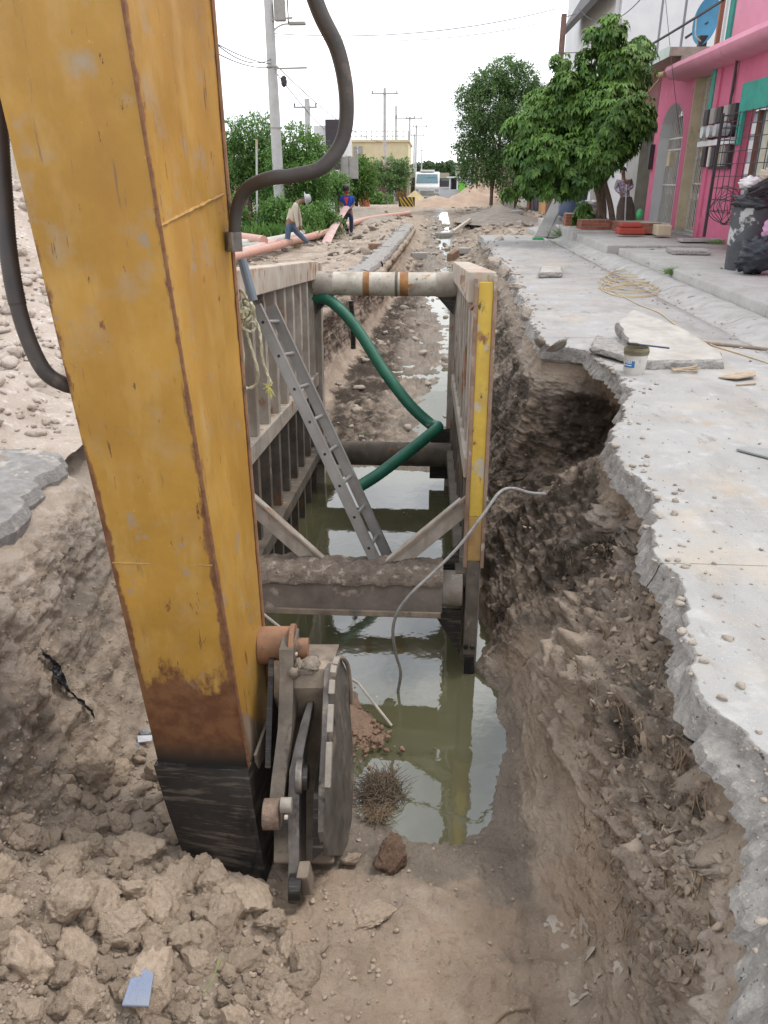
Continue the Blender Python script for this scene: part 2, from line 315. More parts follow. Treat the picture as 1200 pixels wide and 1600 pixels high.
# interpolate the corner tracks along Y, then along the section with rounded corners
KX = np.stack([np.interp(ys, secY, secX[:, j]) for j in range(13)], 1); KZ = np.stack([np.interp(ys, secY, secZ[:, j]) for j in range(13)], 1)
sxx = slab_x(ys); on = sstep(ys, .8, 1.3)*(1-sstep(ys, 24, 32)); KX[:, 1] = KX[:, 1]*(1-on)+(sxx+.05)*on
def crom(K, t):
    j = np.clip(np.floor(t).astype(int), 0, 11); f = t-j
    a = K[:, np.clip(j-1, 0, 12)]; b = K[:, j]; c = K[:, j+1]; d = K[:, np.clip(j+2, 0, 12)]
    lin = b+(c-b)*f
    cr_ = .5*((2*b)+(c-a)*f+(2*a-5*b+4*c-d)*f*f+(3*b-a-3*c+d)*f**3)
    k = np.where((j <= 1) | (j >= 10), 0, .75)
    return lin*(1-k)+cr_*k
GX = crom(KX, tt); GZ = crom(KZ, tt); GY = np.repeat(ys[:, None], len(tt), 1)
P = np.stack([GX, GY, GZ], -1)
du = np.gradient(P, axis=1); dv = np.gradient(P, axis=0)
Nn = np.cross(du, dv); Nn /= np.linalg.norm(Nn, axis=-1, keepdims=True)+1e-9
if Nn[len(ys)//2, 3, 2] < 0: Nn = -Nn
Pf = P.reshape(-1, 3); T = np.repeat(tt[None, :], len(ys), 0).reshape(-1); Yf = Pf[:, 1]
wall = sstep(T, 1.1, 1.8)*(1-sstep(T, 4.6, 5.3)); wl_ = sstep(T, 7.6, 8.2)*(1-sstep(T, 9.6, 10.2)); floor_ = sstep(T, 4.8, 5.3)*(1-sstep(T, 6.9, 7.6)); outl = sstep(T, 9.9, 10.4)
near = 1-sstep(Yf, 40, 50)
hp_ = sstep(-Pf[:, 0], .75, 1.6)*(1-sstep(Yf, 2.1, 3.1))*sstep(Yf, 1.0, 1.5)*sstep(T, 6.0, 7.0)*(1-sstep(T, 9.0, 9.6))
n1 = fbm(Pf, 1.1, 3); n2 = fbm(Pf, 3.2, 4, ridged=True); n3 = fbm(Pf, 9, 4, .55, ridged=True, off=3); n4 = fbm(Pf, 30, 4, .6, off=9)
clump = np.maximum(0, fbm(Pf, 6.5, 3, .5, off=21))**.8
D = n1*(.15*wall+.08*wl_+.05*floor_+.10*outl)+n2*(.085*wall+.06*wl_+.03*floor_+.03*outl)+n3*(.045*wall+.03*wl_+.016*floor_+.03*outl)+n4*(.026*wall+.02*wl_+.012*floor_+.022*outl+.006)
roots = wall*sstep(Yf, 1.3, 2.2)*(1-sstep(Yf, 4.6, 5.4))*(1-sstep(T, 2.7, 3.4))
D *= 1-.55*sstep(T, 3.3, 3.7)*(1-sstep(T, 4.9, 5.4))*sstep(Yf, 1.4, 2.0)*(1-sstep(Yf, 4.6, 5.2))
D += roots*clump*.26+roots*n3*.05+roots*np.maximum(0, fbm(Pf, 15, 3, .6, off=31))*.09
D += outl*sstep(Yf, 9, 14)*clump*.09+floor_*sstep(Yf, 9, 10)*(clump*.11+n3*.02)
D += floor_*(1-sstep(Yf, 3.0, 3.4))*clump*.035
# tooth marks of the digging bucket run down the low right wall near the camera
lowr = sstep(T, 3.2, 3.7)*(1-sstep(T, 4.7, 5.2))*sstep(Yf, 2.0, 2.6)*(1-sstep(Yf, 4.6, 5.2))
D += lowr*(-.03+.018*np.sin(Yf*9+fbm(Pf, 1.5, 2)*5))
keep = 1-sstep(np.abs(T-1.0), .25, .02)*0
D *= near*(1-.85*(T < 1.02))*(1-.92*np.exp(-((Pf[:, 0]+3.7)**2+(Yf-21.6)**2)/3.2))*(1-.92*np.exp(-((Pf[:, 0]+3.1)**2+(Yf-28.5)**2)/4))
Pf = Pf+Nn.reshape(-1, 3)*D[:, None]
ch_ = (1-sstep(np.abs(Pf[:, 0]-.10-.022*Yf-.18*np.sin(Yf*.55)), .12, .55))*sstep(Yf, 9.2, 9.8)*(1-sstep(Yf, 44, 48))*sstep(T, 4.9, 5.2)
Pf = Pf-(Nn.reshape(-1, 3)*D[:, None])*(.8*ch_)[:, None]; Pf[:, 2] -= .05*ch_
Pf[:, 2] += .24*hp_
# under the slab nothing may poke through
m_ = T <= 1.02; Pf[m_, 2] = np.minimum(Pf[m_, 2], -.175+.16*sstep(Yf[m_], 24, 40)); Pf[m_, 2] = np.where(Pf[m_, 1] < 24, np.minimum(Pf[m_, 2], -.175), Pf[m_, 2])
nr, nc = len(ys), len(tt)
idx = np.arange(nr*nc).reshape(nr, nc)
Q = np.stack([idx[:-1, :-1], idx[:-1, 1:], idx[1:, 1:], idx[1:, :-1]], -1).reshape(-1, 4)
def gridmesh(name, Pv, Qf, mt, smooth=True):
    me = bpy.data.meshes.new(name); me.vertices.add(len(Pv)); me.vertices.foreach_set('co', Pv.astype(np.float32).ravel())
    me.loops.add(Qf.size); me.polygons.add(len(Qf)); me.loops.foreach_set('vertex_index', Qf.astype(np.int32).ravel())
    me.polygons.foreach_set('loop_start', np.arange(0, Qf.size, 4, dtype=np.int32)); me.polygons.foreach_set('loop_total', np.full(len(Qf), 4, dtype=np.int32))
    me.update(calc_edges=True); me.validate()
    if smooth: me.polygons.foreach_set('use_smooth', [True]*len(me.polygons))
    for q in (mt if isinstance(mt, (list, tuple)) else [mt]): me.materials.append(q)
    o = bpy.data.objects.new(name, me); C.objects.link(o); return o
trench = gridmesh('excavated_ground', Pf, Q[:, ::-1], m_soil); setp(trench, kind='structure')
def addattr(o, nm, a):
    at_ = o.data.attributes.new(nm, 'FLOAT', 'POINT'); at_.data.foreach_set('value', a.astype(np.float32))
lf = sstep(Yf, 9.5, 12)
big = fbm(Pf, .9, 3, off=40)*.5
Zf = Pf[:, 2]
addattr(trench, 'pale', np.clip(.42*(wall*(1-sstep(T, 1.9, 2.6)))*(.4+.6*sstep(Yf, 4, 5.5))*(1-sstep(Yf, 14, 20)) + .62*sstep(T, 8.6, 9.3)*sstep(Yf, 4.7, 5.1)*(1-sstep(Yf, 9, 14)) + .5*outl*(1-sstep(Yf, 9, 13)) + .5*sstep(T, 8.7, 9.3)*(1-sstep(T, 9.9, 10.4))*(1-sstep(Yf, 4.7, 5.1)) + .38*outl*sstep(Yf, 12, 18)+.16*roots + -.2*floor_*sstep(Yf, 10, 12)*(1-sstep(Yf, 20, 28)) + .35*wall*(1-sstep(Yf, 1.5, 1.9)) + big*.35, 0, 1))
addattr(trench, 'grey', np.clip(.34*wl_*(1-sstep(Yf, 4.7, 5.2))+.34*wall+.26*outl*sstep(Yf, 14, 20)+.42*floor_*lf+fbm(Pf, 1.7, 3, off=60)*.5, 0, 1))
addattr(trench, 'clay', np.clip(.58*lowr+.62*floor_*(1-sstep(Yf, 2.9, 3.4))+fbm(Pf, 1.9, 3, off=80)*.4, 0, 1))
addattr(trench, 'dark', np.clip(.6*wall*sstep(Yf, 4.2, 5.4)*(1-sstep(Yf, 18, 26))*sstep(T, 1.5, 2.2)+.5*wl_*sstep(Yf, 6, 8)*(1-sstep(Yf, 17, 24))+.38*roots+.16*wl_*(1-sstep(Yf, 4.6, 5))+.42*floor_*sstep(Yf, 9, 10)*(1-sstep(Yf, 22, 28))*sstep(T, 5.9, 6.6)+.25*floor_*sstep(Yf, 9, 10)*(1-sstep(Yf, 24, 30))+fbm(Pf, 2.3, 3, off=90)*.4, 0, 1))  # dark soil, with shade of the pit and wall recesses put into the colour
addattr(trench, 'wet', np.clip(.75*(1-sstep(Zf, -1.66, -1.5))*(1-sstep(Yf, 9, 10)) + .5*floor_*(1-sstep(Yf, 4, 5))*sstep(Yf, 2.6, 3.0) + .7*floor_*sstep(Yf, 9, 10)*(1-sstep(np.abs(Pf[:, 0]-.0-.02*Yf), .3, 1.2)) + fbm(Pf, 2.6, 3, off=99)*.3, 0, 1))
# a light copy to drop things on
bi = np.arange(0, nr, 3); bj = np.arange(0, nc, 3); sub = idx[np.ix_(bi, bj)]
Qs = np.stack([sub[:-1, :-1], sub[:-1, 1:], sub[1:, 1:], sub[1:, :-1]], -1).reshape(-1, 4)
used = np.unique(Qs); rem = np.zeros(nr*nc, dtype=int); rem[used] = np.arange(len(used))
BV = BVHTree.FromPolygons(Pf[used].tolist(), rem[Qs].tolist())
def drop(x, y, top=3.0):
    h = BV.ray_cast(Vector((x, y, top)), Vector((0, 0, -1)))
    return h[0] if h[0] is not None else Vector((x, y, 0))
def hit(px, py, dmin=0):
    """where the sight line of photo pixel px, py meets the dug ground"""
    d = (at(px, py, d=1.0)-Vector((0, 0, CAMH))).normalized()
    h = BV.ray_cast(Vector((0, 0, CAMH))+d*dmin, d)
    return (h[0], h[1]) if h[0] is not None else (at(px, py, z=-.2), Vector((0, 0, 1)))
# ground out to the horizon, round the dug part
gm = flat('far_ground', (.33, .28, .22), .95)
g = MB()
for a, b, c, d in ((-1200, -4, -200, 1800), (9.5, 1200, -200, 1800), (-16, 9.5, -200, -4), (-16, 9.5, 62, 1800)):
    if a == -1200: b = -16
    z0 = -.16 if d != 1800 or a != -16 else -.02
    g.add([(a, c, -.16 if (a, b) != (-16, 9.5) or c < 0 else -.025), (b, c, -.16 if (a, b) != (-16, 9.5) or c < 0 else -.025), (b, d, -.16 if (a, b) != (-16, 9.5) or c < 0 else -.025), (a, d, -.16 if (a, b) != (-16, 9.5) or c < 0 else -.025)], [(0, 1, 2, 3)])
put(g, 'ground', gm, loc=(0, 0, 0), kind='structure')
# far asphalt beyond the mounds
m_asph = mat('asphalt', (.2, .2, .2), (.15, .15, .15), 2, .9, bump=.2)
put(MB().add([(-3.0, 60, 0.0), (3.9, 60, 0.0), (3.9, 420, 0.0), (-3.0, 420, 0.0)], [(0, 1, 2, 3)]), 'road', m_asph, loc=(0, 60, 0), kind='structure')

# ---------------------------------------------------------------- muddy water
m_wat = bpy.data.materials.new('muddy_water'); m_wat.use_nodes = True; t_ = m_wat.node_tree; b_ = t_.nodes['Principled BSDF']
b_.inputs['Roughness'].default_value = .03; b_.inputs['IOR'].default_value = 2.2
tcw = N(t_, 'ShaderNodeTexCoord'); nw = N(t_, 'ShaderNodeTexNoise'); nw.inputs['Scale'].default_value = 1.3; nw.inputs['Detail'].default_value = 4; t_.links.new(tcw.outputs['Object'], nw.inputs['Vector'])
mw = N(t_, 'ShaderNodeMix', data_type='RGBA'); mw.inputs['A'].default_value = (.085, .085, .045, 1); mw.inputs['B'].default_value = (.115, .11, .062, 1); t_.links.new(nw.outputs['Fac'], mw.inputs['Factor'])
ns = N(t_, 'ShaderNodeTexNoise'); ns.inputs['Scale'].default_value = 11; ns.inputs['Detail'].default_value = 5; t_.links.new(tcw.outputs['Object'], ns.inputs['Vector'])
rs = N(t_, 'ShaderNodeMapRange'); rs.inputs['From Min'].default_value = .71; rs.inputs['From Max'].default_value = .75; t_.links.new(ns.outputs['Fac'], rs.inputs['Value'])
ms_ = N(t_, 'ShaderNodeMix', data_type='RGBA'); t_.links.new(rs.outputs[0], ms_.inputs['Factor']); t_.links.new(mw.outputs['Result'], ms_.inputs['A']); ms_.inputs['B'].default_value = (.45, .42, .36, 1)
t_.links.new(ms_.outputs['Result'], b_.inputs['Base Color'])
nb_ = N(t_, 'ShaderNodeTexNoise'); nb_.inputs['Scale'].default_value = 7; nb_.inputs['Detail'].default_value = 3; t_.links.new(tcw.outputs['Object'], nb_.inputs['Vector'])
bp_ = N(t_, 'ShaderNodeBump'); bp_.inputs['Strength'].default_value = .06; bp_.inputs['Distance'].default_value = .02; t_.links.new(nb_.outputs['Fac'], bp_.inputs['Height']); t_.links.new(bp_.outputs[0], b_.inputs['Normal'])
put(MB().add([(-2.6, 2.6, -1.70), (1.6, 2.6, -1.70), (1.6, 10.5, -1.70), (-2.6, 10.5, -1.70)], [(0, 1, 2, 3)]), 'water', m_wat, loc=(0, 5, -1.70), kind='structure')
# thin puddle strips higher up the trench bed
def puddle(pts, z):
    q = MB(); q.add([Vector((p[0], p[1], z)) for p in pts], [tuple(range(len(pts)))]); put(q, 'puddle_water', m_wat, kind='structure')
def fl(Y): return float(np.interp(Y, secY, secZ[:, 6]))
def wx(Y, j): return float(np.interp(Y, secY, secX[:, j]))
q = MB(); q.grid([[V3(wx(Yk, 7)+(wx(Yk, 5)-wx(Yk, 7))*f_, Yk, fl(Yk)+float(np.interp(Yk, [9, 10, 15, 17, 22, 31, 34, 44, 46], [-.02, .004, .0, -.012, -.015, -.01, .01, .01, -.02]))+.012*mnoise.noise(Vector((0, Yk*.45, 3)))) for f_ in (0, .25, .5, .75, 1)] for Yk in np.arange(9.4, 46, .3)])
put(q, 'trickle_water', m_wat, kind='structure')

# ---------------------------------------------------------------- road slab on the right, in panels, its edge broken off
road = thing('road_slab', None, None, (0, 0, 0)); setp(road, kind='structure')
def slab_panel(Y0, Y1, step):
    yy = np.arange(Y0, Y1+1e-6, (Y1-Y0)/max(2, round((Y1-Y0)/step))); xe = slab_x(yy)
    P0 = np.stack([yy, yy*0+3, yy*0], 1); j1 = fbm(P0, 14, 4, .6)*.03; j2 = fbm(P0+5, 17, 4, .6)*.045; wn = np.clip(1.25-(yy-1.5)*.35, .22, 1.25); j3 = np.abs(fbm(P0+9, 3, 3))*.08*wn
    prof = [(.32, -.168), (.03, -.166), (-.02, -.14), (.0, -.10), (.012, -.055), (.022, -.018), (.032, -.002)]
    cols = [(xe+a+(j2 if i in (1, 2, 3) else j1)+(j3 if i >= 4 else 0), z+(fbm(P0+i*3, 20, 3)*.012 if 0 < i < 6 else 0)) for i, (a, z) in enumerate(prof)]
    inner = xe+.04+j1+j3
    nI = 26
    for k in range(nI+1):
        f_ = (k/nI)**1.6; X = inner*(1-f_)+3.55*f_; PP = np.stack([X, yy, yy*0], 1)
        cols.append((X, fbm(PP, .8, 2)*.006+fbm(PP, 5, 2)*.0015+0.001))
    cols.append((yy*0+3.55, yy*0-.168))
    G = np.stack([np.stack([np.broadcast_to(c[0], yy.shape), yy, np.broadcast_to(c[1], yy.shape)], -1) for c in cols], 1)
    n_, m2 = G.shape[:2]; ii = np.arange(n_*m2).reshape(n_, m2)
    q = np.stack([ii[:-1, :-1], ii[:-1, 1:], ii[1:, 1:], ii[1:, :-1]], -1).reshape(-1, 4)
    o = gridmesh('slab_panel', G.reshape(-1, 3), q, [m_conc, m_broken])
    mi = np.zeros((n_-1, m2-1), dtype=np.int32); mi[:, :7] = 1; mi[:, -1] = 1; o.data.polygons.foreach_set('material_index', mi.ravel())
    sm = np.ones((n_-1, m2-1), dtype=bool); sm[:, :6] = False; sm[:, -1] = False; o.data.polygons.foreach_set('use_smooth', sm.ravel())
    o.parent = road
slab_panel(-3, .8, .1); slab_panel(.81, 3.3455, .014); slab_panel(3.3495, 9.0, .02); slab_panel(9.01, 15.4, .05); slab_panel(15.42, 26.0, .1)
# ---------------------------------------------------------------- kerb, pavement
def sweep(prof, Y0, Y1, step, name, mt, parent=None, amp=.006, **p):
    yy = np.arange(Y0, Y1+1e-6, (Y1-Y0)/max(1, round((Y1-Y0)/step)))
    PP = np.array([[(x, yv, z) for x, z in prof] for yv in yy], dtype=float); ff = PP.reshape(-1, 3)
    d_ = fbm(ff, 3, 4)*amp; ff[:, 2] += d_; ff[:, 0] += fbm(ff+3, 4, 3)*amp
    n_, m2 = PP.shape[:2]; ii = np.arange(n_*m2).reshape(n_, m2)
    q = np.stack([ii[:-1, :-1], ii[:-1, 1:], ii[1:, 1:], ii[1:, :-1]], -1).reshape(-1, 4)
    ff = np.concatenate([ff, ff[:m2], ff[-m2:]]) if True else ff
    o = gridmesh(name, ff, q, mt, smooth=False); cap_ = MB(); cap_.add([tuple(x) for x in ff[:m2]], [tuple(range(m2))]); cap_.add([tuple(x) for x in ff[(n_-1)*m2:n_*m2]], [tuple(range(m2))]); ce = put(cap_, 'end_face', mt, loc=(0, 0, 0)); ce.parent = o; ce['kind'] = 'structure'
    if parent: o.parent = parent
    return setp(o, **p)
kerb = thing('kerb', None, None, (0, 0, 0)); setp(kerb, kind='structure')
kp = [(3.56, -.17), (3.56, .0), (3.68, -.012), (3.8, .012), (3.88, .055), (3.96, .085), (4.08, .1), (4.2, .095), (4.27, .06), (4.27, -.17)]
yk = 1.0
while yk < 30: sweep(kp, yk, min(yk+2.98, 30), .12, 'kerb_stone', m_kerb, kerb, .012); yk += 3.0
sw = thing('sidewalk', None, None, (0, 0, 0)); setp(sw, kind='structure')
def walk(x0, x1, y0, y1, z):
    sweep([(x0, -.17), (x0, z-.02), (x0+.02, z), ((x0+x1)/2, z), (x1, z), (x1, -.17)], y0, y1, .2, 'paving_panel', m_walk, sw, .008)
for y0, y1 in ((-2, 4), (4.01, 10.2), (10.21, 14.4), (14.41, 18.6)): walk(4.3, 6.9, y0, y1, .215)
walk(4.05, 6.9, 18.62, 22.6, .27); walk(3.95, 7.6, 22.62, 30.0, .32)
# left ledge: a strip of old road slab along the left edge
led = thing('old_road_strip', None, None, (0, 0, 0)); setp(led, kind='structure')
yy = 11.6; rr_ = random.Random(3)
while yy < 31:
    L_ = rr_.uniform(1.4, 2.6); xa = float(np.interp(yy, secY, secX[:, 10])); xb = float(np.interp(yy+L_, secY, secX[:, 10]))
    q = MB(); n_ = 12; top = []
    rows = []
    for k in range(n_+1):
        f_ = k/n_; X = xa+(xb-xa)*f_+rr_.uniform(-.04, .04)+.02; Yv = yy+L_*f_*.985; wv = .42+rr_.uniform(-.1, .1)
        rows.append([V3(X-wv, Yv, -.2), V3(X-wv+.02, Yv, -.02+rr_.uniform(-.01, .01)), V3(X-.1, Yv, -.005+rr_.uniform(-.01, .01)), V3(X, Yv, -.03), V3(X+.03, Yv, -.1), V3(X-.02, Yv, -.24)])
    q.grid(rows); o = put(q, 'slab_panel', m_broken, led); yy += L_
# slab of asphalt left on top of the near left bank
q = MB(); rows = []
bankpts = [(2.2, -2.22), (3.0, -2.26), (3.77, -2.30), (4.15, -2.31), (4.6, -2.33), (4.75, -2.45)]
for k in range(60):
    Yv = 1.0+3.75*k/59; X = float(np.interp(Yv, [p[0] for p in bankpts], [p[1] for p in bankpts]))+.06*math.sin(Yv*7)+rr_.uniform(-.02, .02)
    e = .25 if k > 56 else 0
    X += .05*math.sin(Yv*17)*math.sin(Yv*5); rows.append([V3(X-.9, Yv, -.1), V3(X-.6, Yv, .02), V3(X-.35, Yv, .03+rr_.uniform(-.01, .01)), V3(X-.12-e*.4, Yv, .03+rr_.uniform(-.01, .01)), V3(X-e*.4, Yv, 0), V3(X+.03-e*.4, Yv, -.07), V3(X-.0-e*.4, Yv, -.16), V3(X-.3, Yv, -.14)])
q.grid(rows); put(q, 'asphalt_crust', mat('asphalt_crust', (.36, .345, .33), (.24, .23, .22), 14, .95, bump=1, bsc=60, layers=[((.5, .45, .4), 7, .56, .64, (1, 1, 1))]), kind='structure', loc=(0, 0, 0))
# ================================================================ EXCAVATOR ARM
def uvmat(name, side):
    m = bpy.data.materials.new(name); m.use_nodes = True; t = m.node_tree; b = t.nodes['Principled BSDF']; L = t.links.new
    tcn = N(t, 'ShaderNodeTexCoord'); sp = N(t, 'ShaderNodeSeparateXYZ'); L(tcn.outputs['UV'], sp.inputs[0])
    def noise(sc, st=(1, 1, 1), det=7, rg=.62, off=0):
        mp = N(t, 'ShaderNodeMapping'); mp.inputs['Scale'].default_value = st; mp.inputs['Location'].default_value = (off, off*.7, off*1.3); L(tcn.outputs['Object'], mp.inputs['Vector'])
        n = N(t, 'ShaderNodeTexNoise'); n.inputs['Scale'].default_value = sc; n.inputs['Detail'].default_value = det; n.inputs['Roughness'].default_value = rg; L(mp.outputs[0], n.inputs['Vector']); return n.outputs['Fac']
    def rng_(v, a, b_, c=0, d=1):
        r = N(t, 'ShaderNodeMapRange'); L(v, r.inputs['Value'])
        for k, x in zip(('From Min', 'From Max', 'To Min', 'To Max'), (a, b_, c, d)): r.inputs[k].default_value = x
        return r.outputs[0]
    def mth(op, a, b_):
        n = N(t, 'ShaderNodeMath', operation=op)
        for i, q in enumerate((a, b_)):
            if isinstance(q, (int, float)): n.inputs[i].default_value = q
            else: L(q, n.inputs[i])
        return n.outputs[0]
    def mixc(f, a, b_):
        n = N(t, 'ShaderNodeMix', data_type='RGBA'); L(f, n.inputs['Factor'])
        for k, q in (('A', a), ('B', b_)):
            if isinstance(q, tuple): n.inputs[k].default_value = (*q, 1)
            else: L(q, n.inputs[k])
        return n.outputs['Result']
    u, v = sp.outputs[0], sp.outputs[1]
    yel = mixc(rng_(noise(2.3), .38, .62), (.45, .25, .05), (.35, .19, .035))
    yel = mixc(rng_(noise(9, (1, 1, .35), off=4), .5, .75, 0, .55), yel, (.5, .33, .13))
    # faded grey patches, mostly high up
    gp = mth('MULTIPLY', rng_(noise(4.5, off=9), .54, .68), rng_(v, .0, .5, .8, .15)); yel = mixc(gp, yel, (.33, .29, .24))
    # broad ochre runs and scrapes
    yel = mixc(rng_(noise(3.2, (1, 1, .25), off=31), .5, .68, 0, .6), yel, (.34, .17, .035))
    yel = mixc(rng_(noise(5.5, (1, 1, .8), off=37), .63, .66, 0, .8), yel, (.3, .235, .17))
    yel = mixc(rng_(noise(13, (1.2, 1, .35), 9, .75, off=41), .645, .665), yel, (.11, .05, .03))
    yel = mixc(rng_(noise(38, (.7, 1, .06), 6, .6, off=53), .64, .69, 0, .7), yel, (.2, .12, .07))
    # scratches
    yel = mixc(rng_(noise(26, (1, 1, .12), off=2), .665, .70), yel, (.16, .075, .04))
    yel = mixc(rng_(noise(60, (.4, .4, 1), off=7), .68, .74, 0, .6), yel, (.7, .48, .2))
    yel = mixc(rng_(noise(11, (1, 1, .5), off=14), .67, .70), yel, (.2, .08, .035))
    if not side:
        e1 = rng_(u, .84, 1.0); e0 = rng_(u, .16, 0.0)
        edge = mth('MAXIMUM', e1, mth('MULTIPLY', e0, 1.0)); edge = mth('MULTIPLY', edge, rng_(v, .2, .8, .30, .62))
        base = mth('MULTIPLY', rng_(v, .70, .965), .72)
        wgt = mth('ADD', mth('MAXIMUM', edge, base), mth('MULTIPLY', mth('ADD', mth('MULTIPLY', noise(15, (1, 1, .7), 9, .7, 3), .5), mth('MULTIPLY', noise(9, (1, 1, .22), 8, .7, 13), .5)), .9))
        yel = mixc(rng_(wgt, .76, .84), yel, mixc(rng_(noise(12), .4, .6), (.13, .055, .028), (.2, .095, .045)))
        yel = mixc(rng_(v, .945, .99), yel, (.035, .028, .024))
    else:
        e1 = mth('MAXIMUM', rng_(u, .14, 0.0), rng_(u, .93, 1.0)); wgt = mth('ADD', mth('MULTIPLY', e1, .42), mth('MULTIPLY', noise(20, (1, 1, .5), 8, .7, 5), .85))
        yel = mixc(rng_(wgt, .70, .78), yel, (.22, .10, .045))
        dg = mth('ADD', v, mth('MULTIPLY', u, -.10)); yel = mixc(rng_(dg, .885, .90), yel, mixc(rng_(noise(30, (1, 1, .15)), .4, .6), (.2, .14, .1), (.33, .25, .19)))
    L(yel, b.inputs['Base Color']); b.inputs['Roughness'].default_value = .36; b.inputs['Specular IOR Level'].default_value = .35
    nb = noise(34, off=1); bp = N(t, 'ShaderNodeBump'); bp.inputs['Strength'].default_value = .25; bp.inputs['Distance'].default_value = .004; L(nb, bp.inputs['Height']); L(bp.outputs[0], b.inputs['Normal'])
    return m
m_yelF = uvmat('worn_yellow_paint', False); m_yelS = uvmat('yellow_side_paint', True)
m_black = mat('oily_steel', (.04, .036, .033), (.022, .02, .02), 6, .42, .3, .3, 40, bdist=.004, layers=[((.13, .11, .09), 7, .53, .66, (.5, .5, 5)), ((.17, .14, .11), 30, .6, .7, (.15, .3, 4)), ((.012, .012, .012), 4, .56, .64, (1, 1, .5))])
m_steel = mat('bare_steel', (.2, .18, .165), (.1, .09, .08), 9, .5, .45, .4, 45, bdist=.004, layers=[((.34, .29, .24), 7, .55, .66, (1, 1, .4)), ((.03, .028, .026), 8, .58, .66, (1, 1, .5))])
m_steelM = mat('muddy_steel', (.33, .265, .2), (.17, .135, .105), 7, .9, 0, .6, 50, bdist=.006, layers=[((.12, .11, .1), 6, .58, .68, (1, 1, .6))])
m_rust = mat('rusty_orange_steel', (.33, .17, .09), (.2, .11, .065), 10, .7, .1, .4, 50, bdist=.003, layers=[((.09, .06, .045), 9, .58, .66, (1, 1, 1))])
m_hose = mat('black_hose_rubber', (.035, .03, .028), (.055, .042, .034), 9, .55, 0, .3, 60, bdist=.003, layers=[((.14, .1, .07), 6, .58, .72, (1, 1, 1))])
m_pale = mat('pale_pin_metal', (.5, .46, .4), (.36, .32, .28), 12, .6, .1, .3, 40, bdist=.003)

m_steelP = mat('dull_pin', (.36, .32, .27), (.24, .21, .18), 12, .6)
m_linkD = mat('grimy_link', (.2, .165, .13), (.1, .085, .07), 8, .7, .2, .5, 45, bdist=.005, layers=[((.3, .24, .18), 8, .6, .7, (1, 1, .3)), ((.04, .035, .03), 6, .56, .64, (1, 1, .5))])
arm = thing('excavator_arm', 'worn yellow excavator arm reaching down into the trench on the left', 'excavator arm', tuple(at(350, 1370, Y=2.97)))
YT, YB = 2.83, 2.97
Lt, Lb = at(-36, 0, Y=YT), at(247, 1190, Y=YB); Mt, Mb = at(190, 0, Y=YT), at(388, 1197, Y=YB)
Rt, Rb = at(330, 0, Y=3.62), at(424, 1150, Y=3.40)
def ext(a, b, f): return a+(b-a)*f
e = -.62      # carry the box on above the picture to the stick's upper end
Lt2, Mt2, Rt2 = ext(Lt, Lb, e), ext(Mt, Mb, e), ext(Rt, Rb, e)
def face_grid(A0, A1, B0, B1, nu, nv, v0, nfun=None):
    mb = MB(); rows = []; uv = []
    for j in range(nv+1):
        f_ = j/nv; a = ext(A0, A1, f_); b = ext(B0, B1, f_); r = []
        for i in range(nu+1):
            p = ext(a, b, i/nu)
            if nfun: p = p+nfun(i/nu, f_)
            r.append(p); uv.append((i/nu, v0+(1-v0)*f_))
        rows.append(r)
    mb.grid(rows); mb.uv = uv; return mb
dent = lambda u, v: Vector((0, 1, 0))*(.004*mnoise.noise(Vector((u*2, v*9, 1)))-.006*math.sin(math.pi*u))
fr = face_grid(Lt2, Lb, Mt2, Mb, 12, 60, e/(1-e) if False else -.62, dent); fr.uv = [(a, b) for a, b in fr.uv]
put(fr, 'front_face', m_yelF, arm, smooth=2)
sf = face_grid(Mt2, Mb, Rt2, Rb, 10, 60, -.62); put(sf, 'side_face', m_yelS, arm, smooth=2)
# back and far side close the box
BLt, BLb = Rt2+(Lt2-Mt2), Rb+(Lb-Mb)
cb = MB(); cb.add([Rt2, Rb, BLb, BLt], [(0, 1, 2, 3)]); cb.add([BLt, BLb, Lb, Lt2], [(0, 1, 2, 3)]); cb.add([Lt2, Mt2, Rt2, BLt], [(0, 1, 2, 3)])
put(cb, 'rear_shell', m_yelS, arm)
# edge flange strips: the plates' welded corner, standing slightly proud
q = MB(); q.tube([ext(Mt2, Mb, k/30)+Vector((.004, -.002, 0)) for k in range(31)], .007, 6); put(q, 'corner_weld', mat('rusty_weld', (.25, .12, .05), (.14, .06, .03), 30, .8), arm)
q = MB(); q.tube([ext(Rt2, Rb, k/30)+Vector((.006, 0, 0)) for k in range(31)], .009, 6); put(q, 'edge_flange', m_rust, arm)
def weld(a, b, r, nm='weld_bead', mt=None):
    n = 26; q = MB(); q.tube([ext(a, b, k/n)+Vector((0, -.001, random.uniform(-.002, .002))) for k in range(n+1)], [r*random.uniform(.7, 1.2) for _ in range(n+1)], 6)
    put(q, nm, mt or m_yelF2, arm, smooth=True)
m_yelF2 = mat('painted_weld', (.5, .29, .07), (.3, .16, .05), 25, .6)
def frontpt(py, u):     # a point on the front face at photo row py, u across
    f_ = py/1193.0; a = ext(Lt, Lb, f_); b = ext(Mt, Mb, f_); return ext(a, b, u)
def sidept(px, py):
    # sight line against the plane of the side face
    n = (Mb-Mt).cross(Rt-Mt).normalized(); D = at(px, py, d=1.0)-Vector((0, 0, CAMH)); t = (Mt-Vector((0, 0, CAMH))).dot(n)/D.dot(n); return Vector((0, 0, CAMH))+D*t
weld(frontpt(766, .02), frontpt(764, .98), .005); weld(sidept(250, 353), sidept(349, 303), .007)
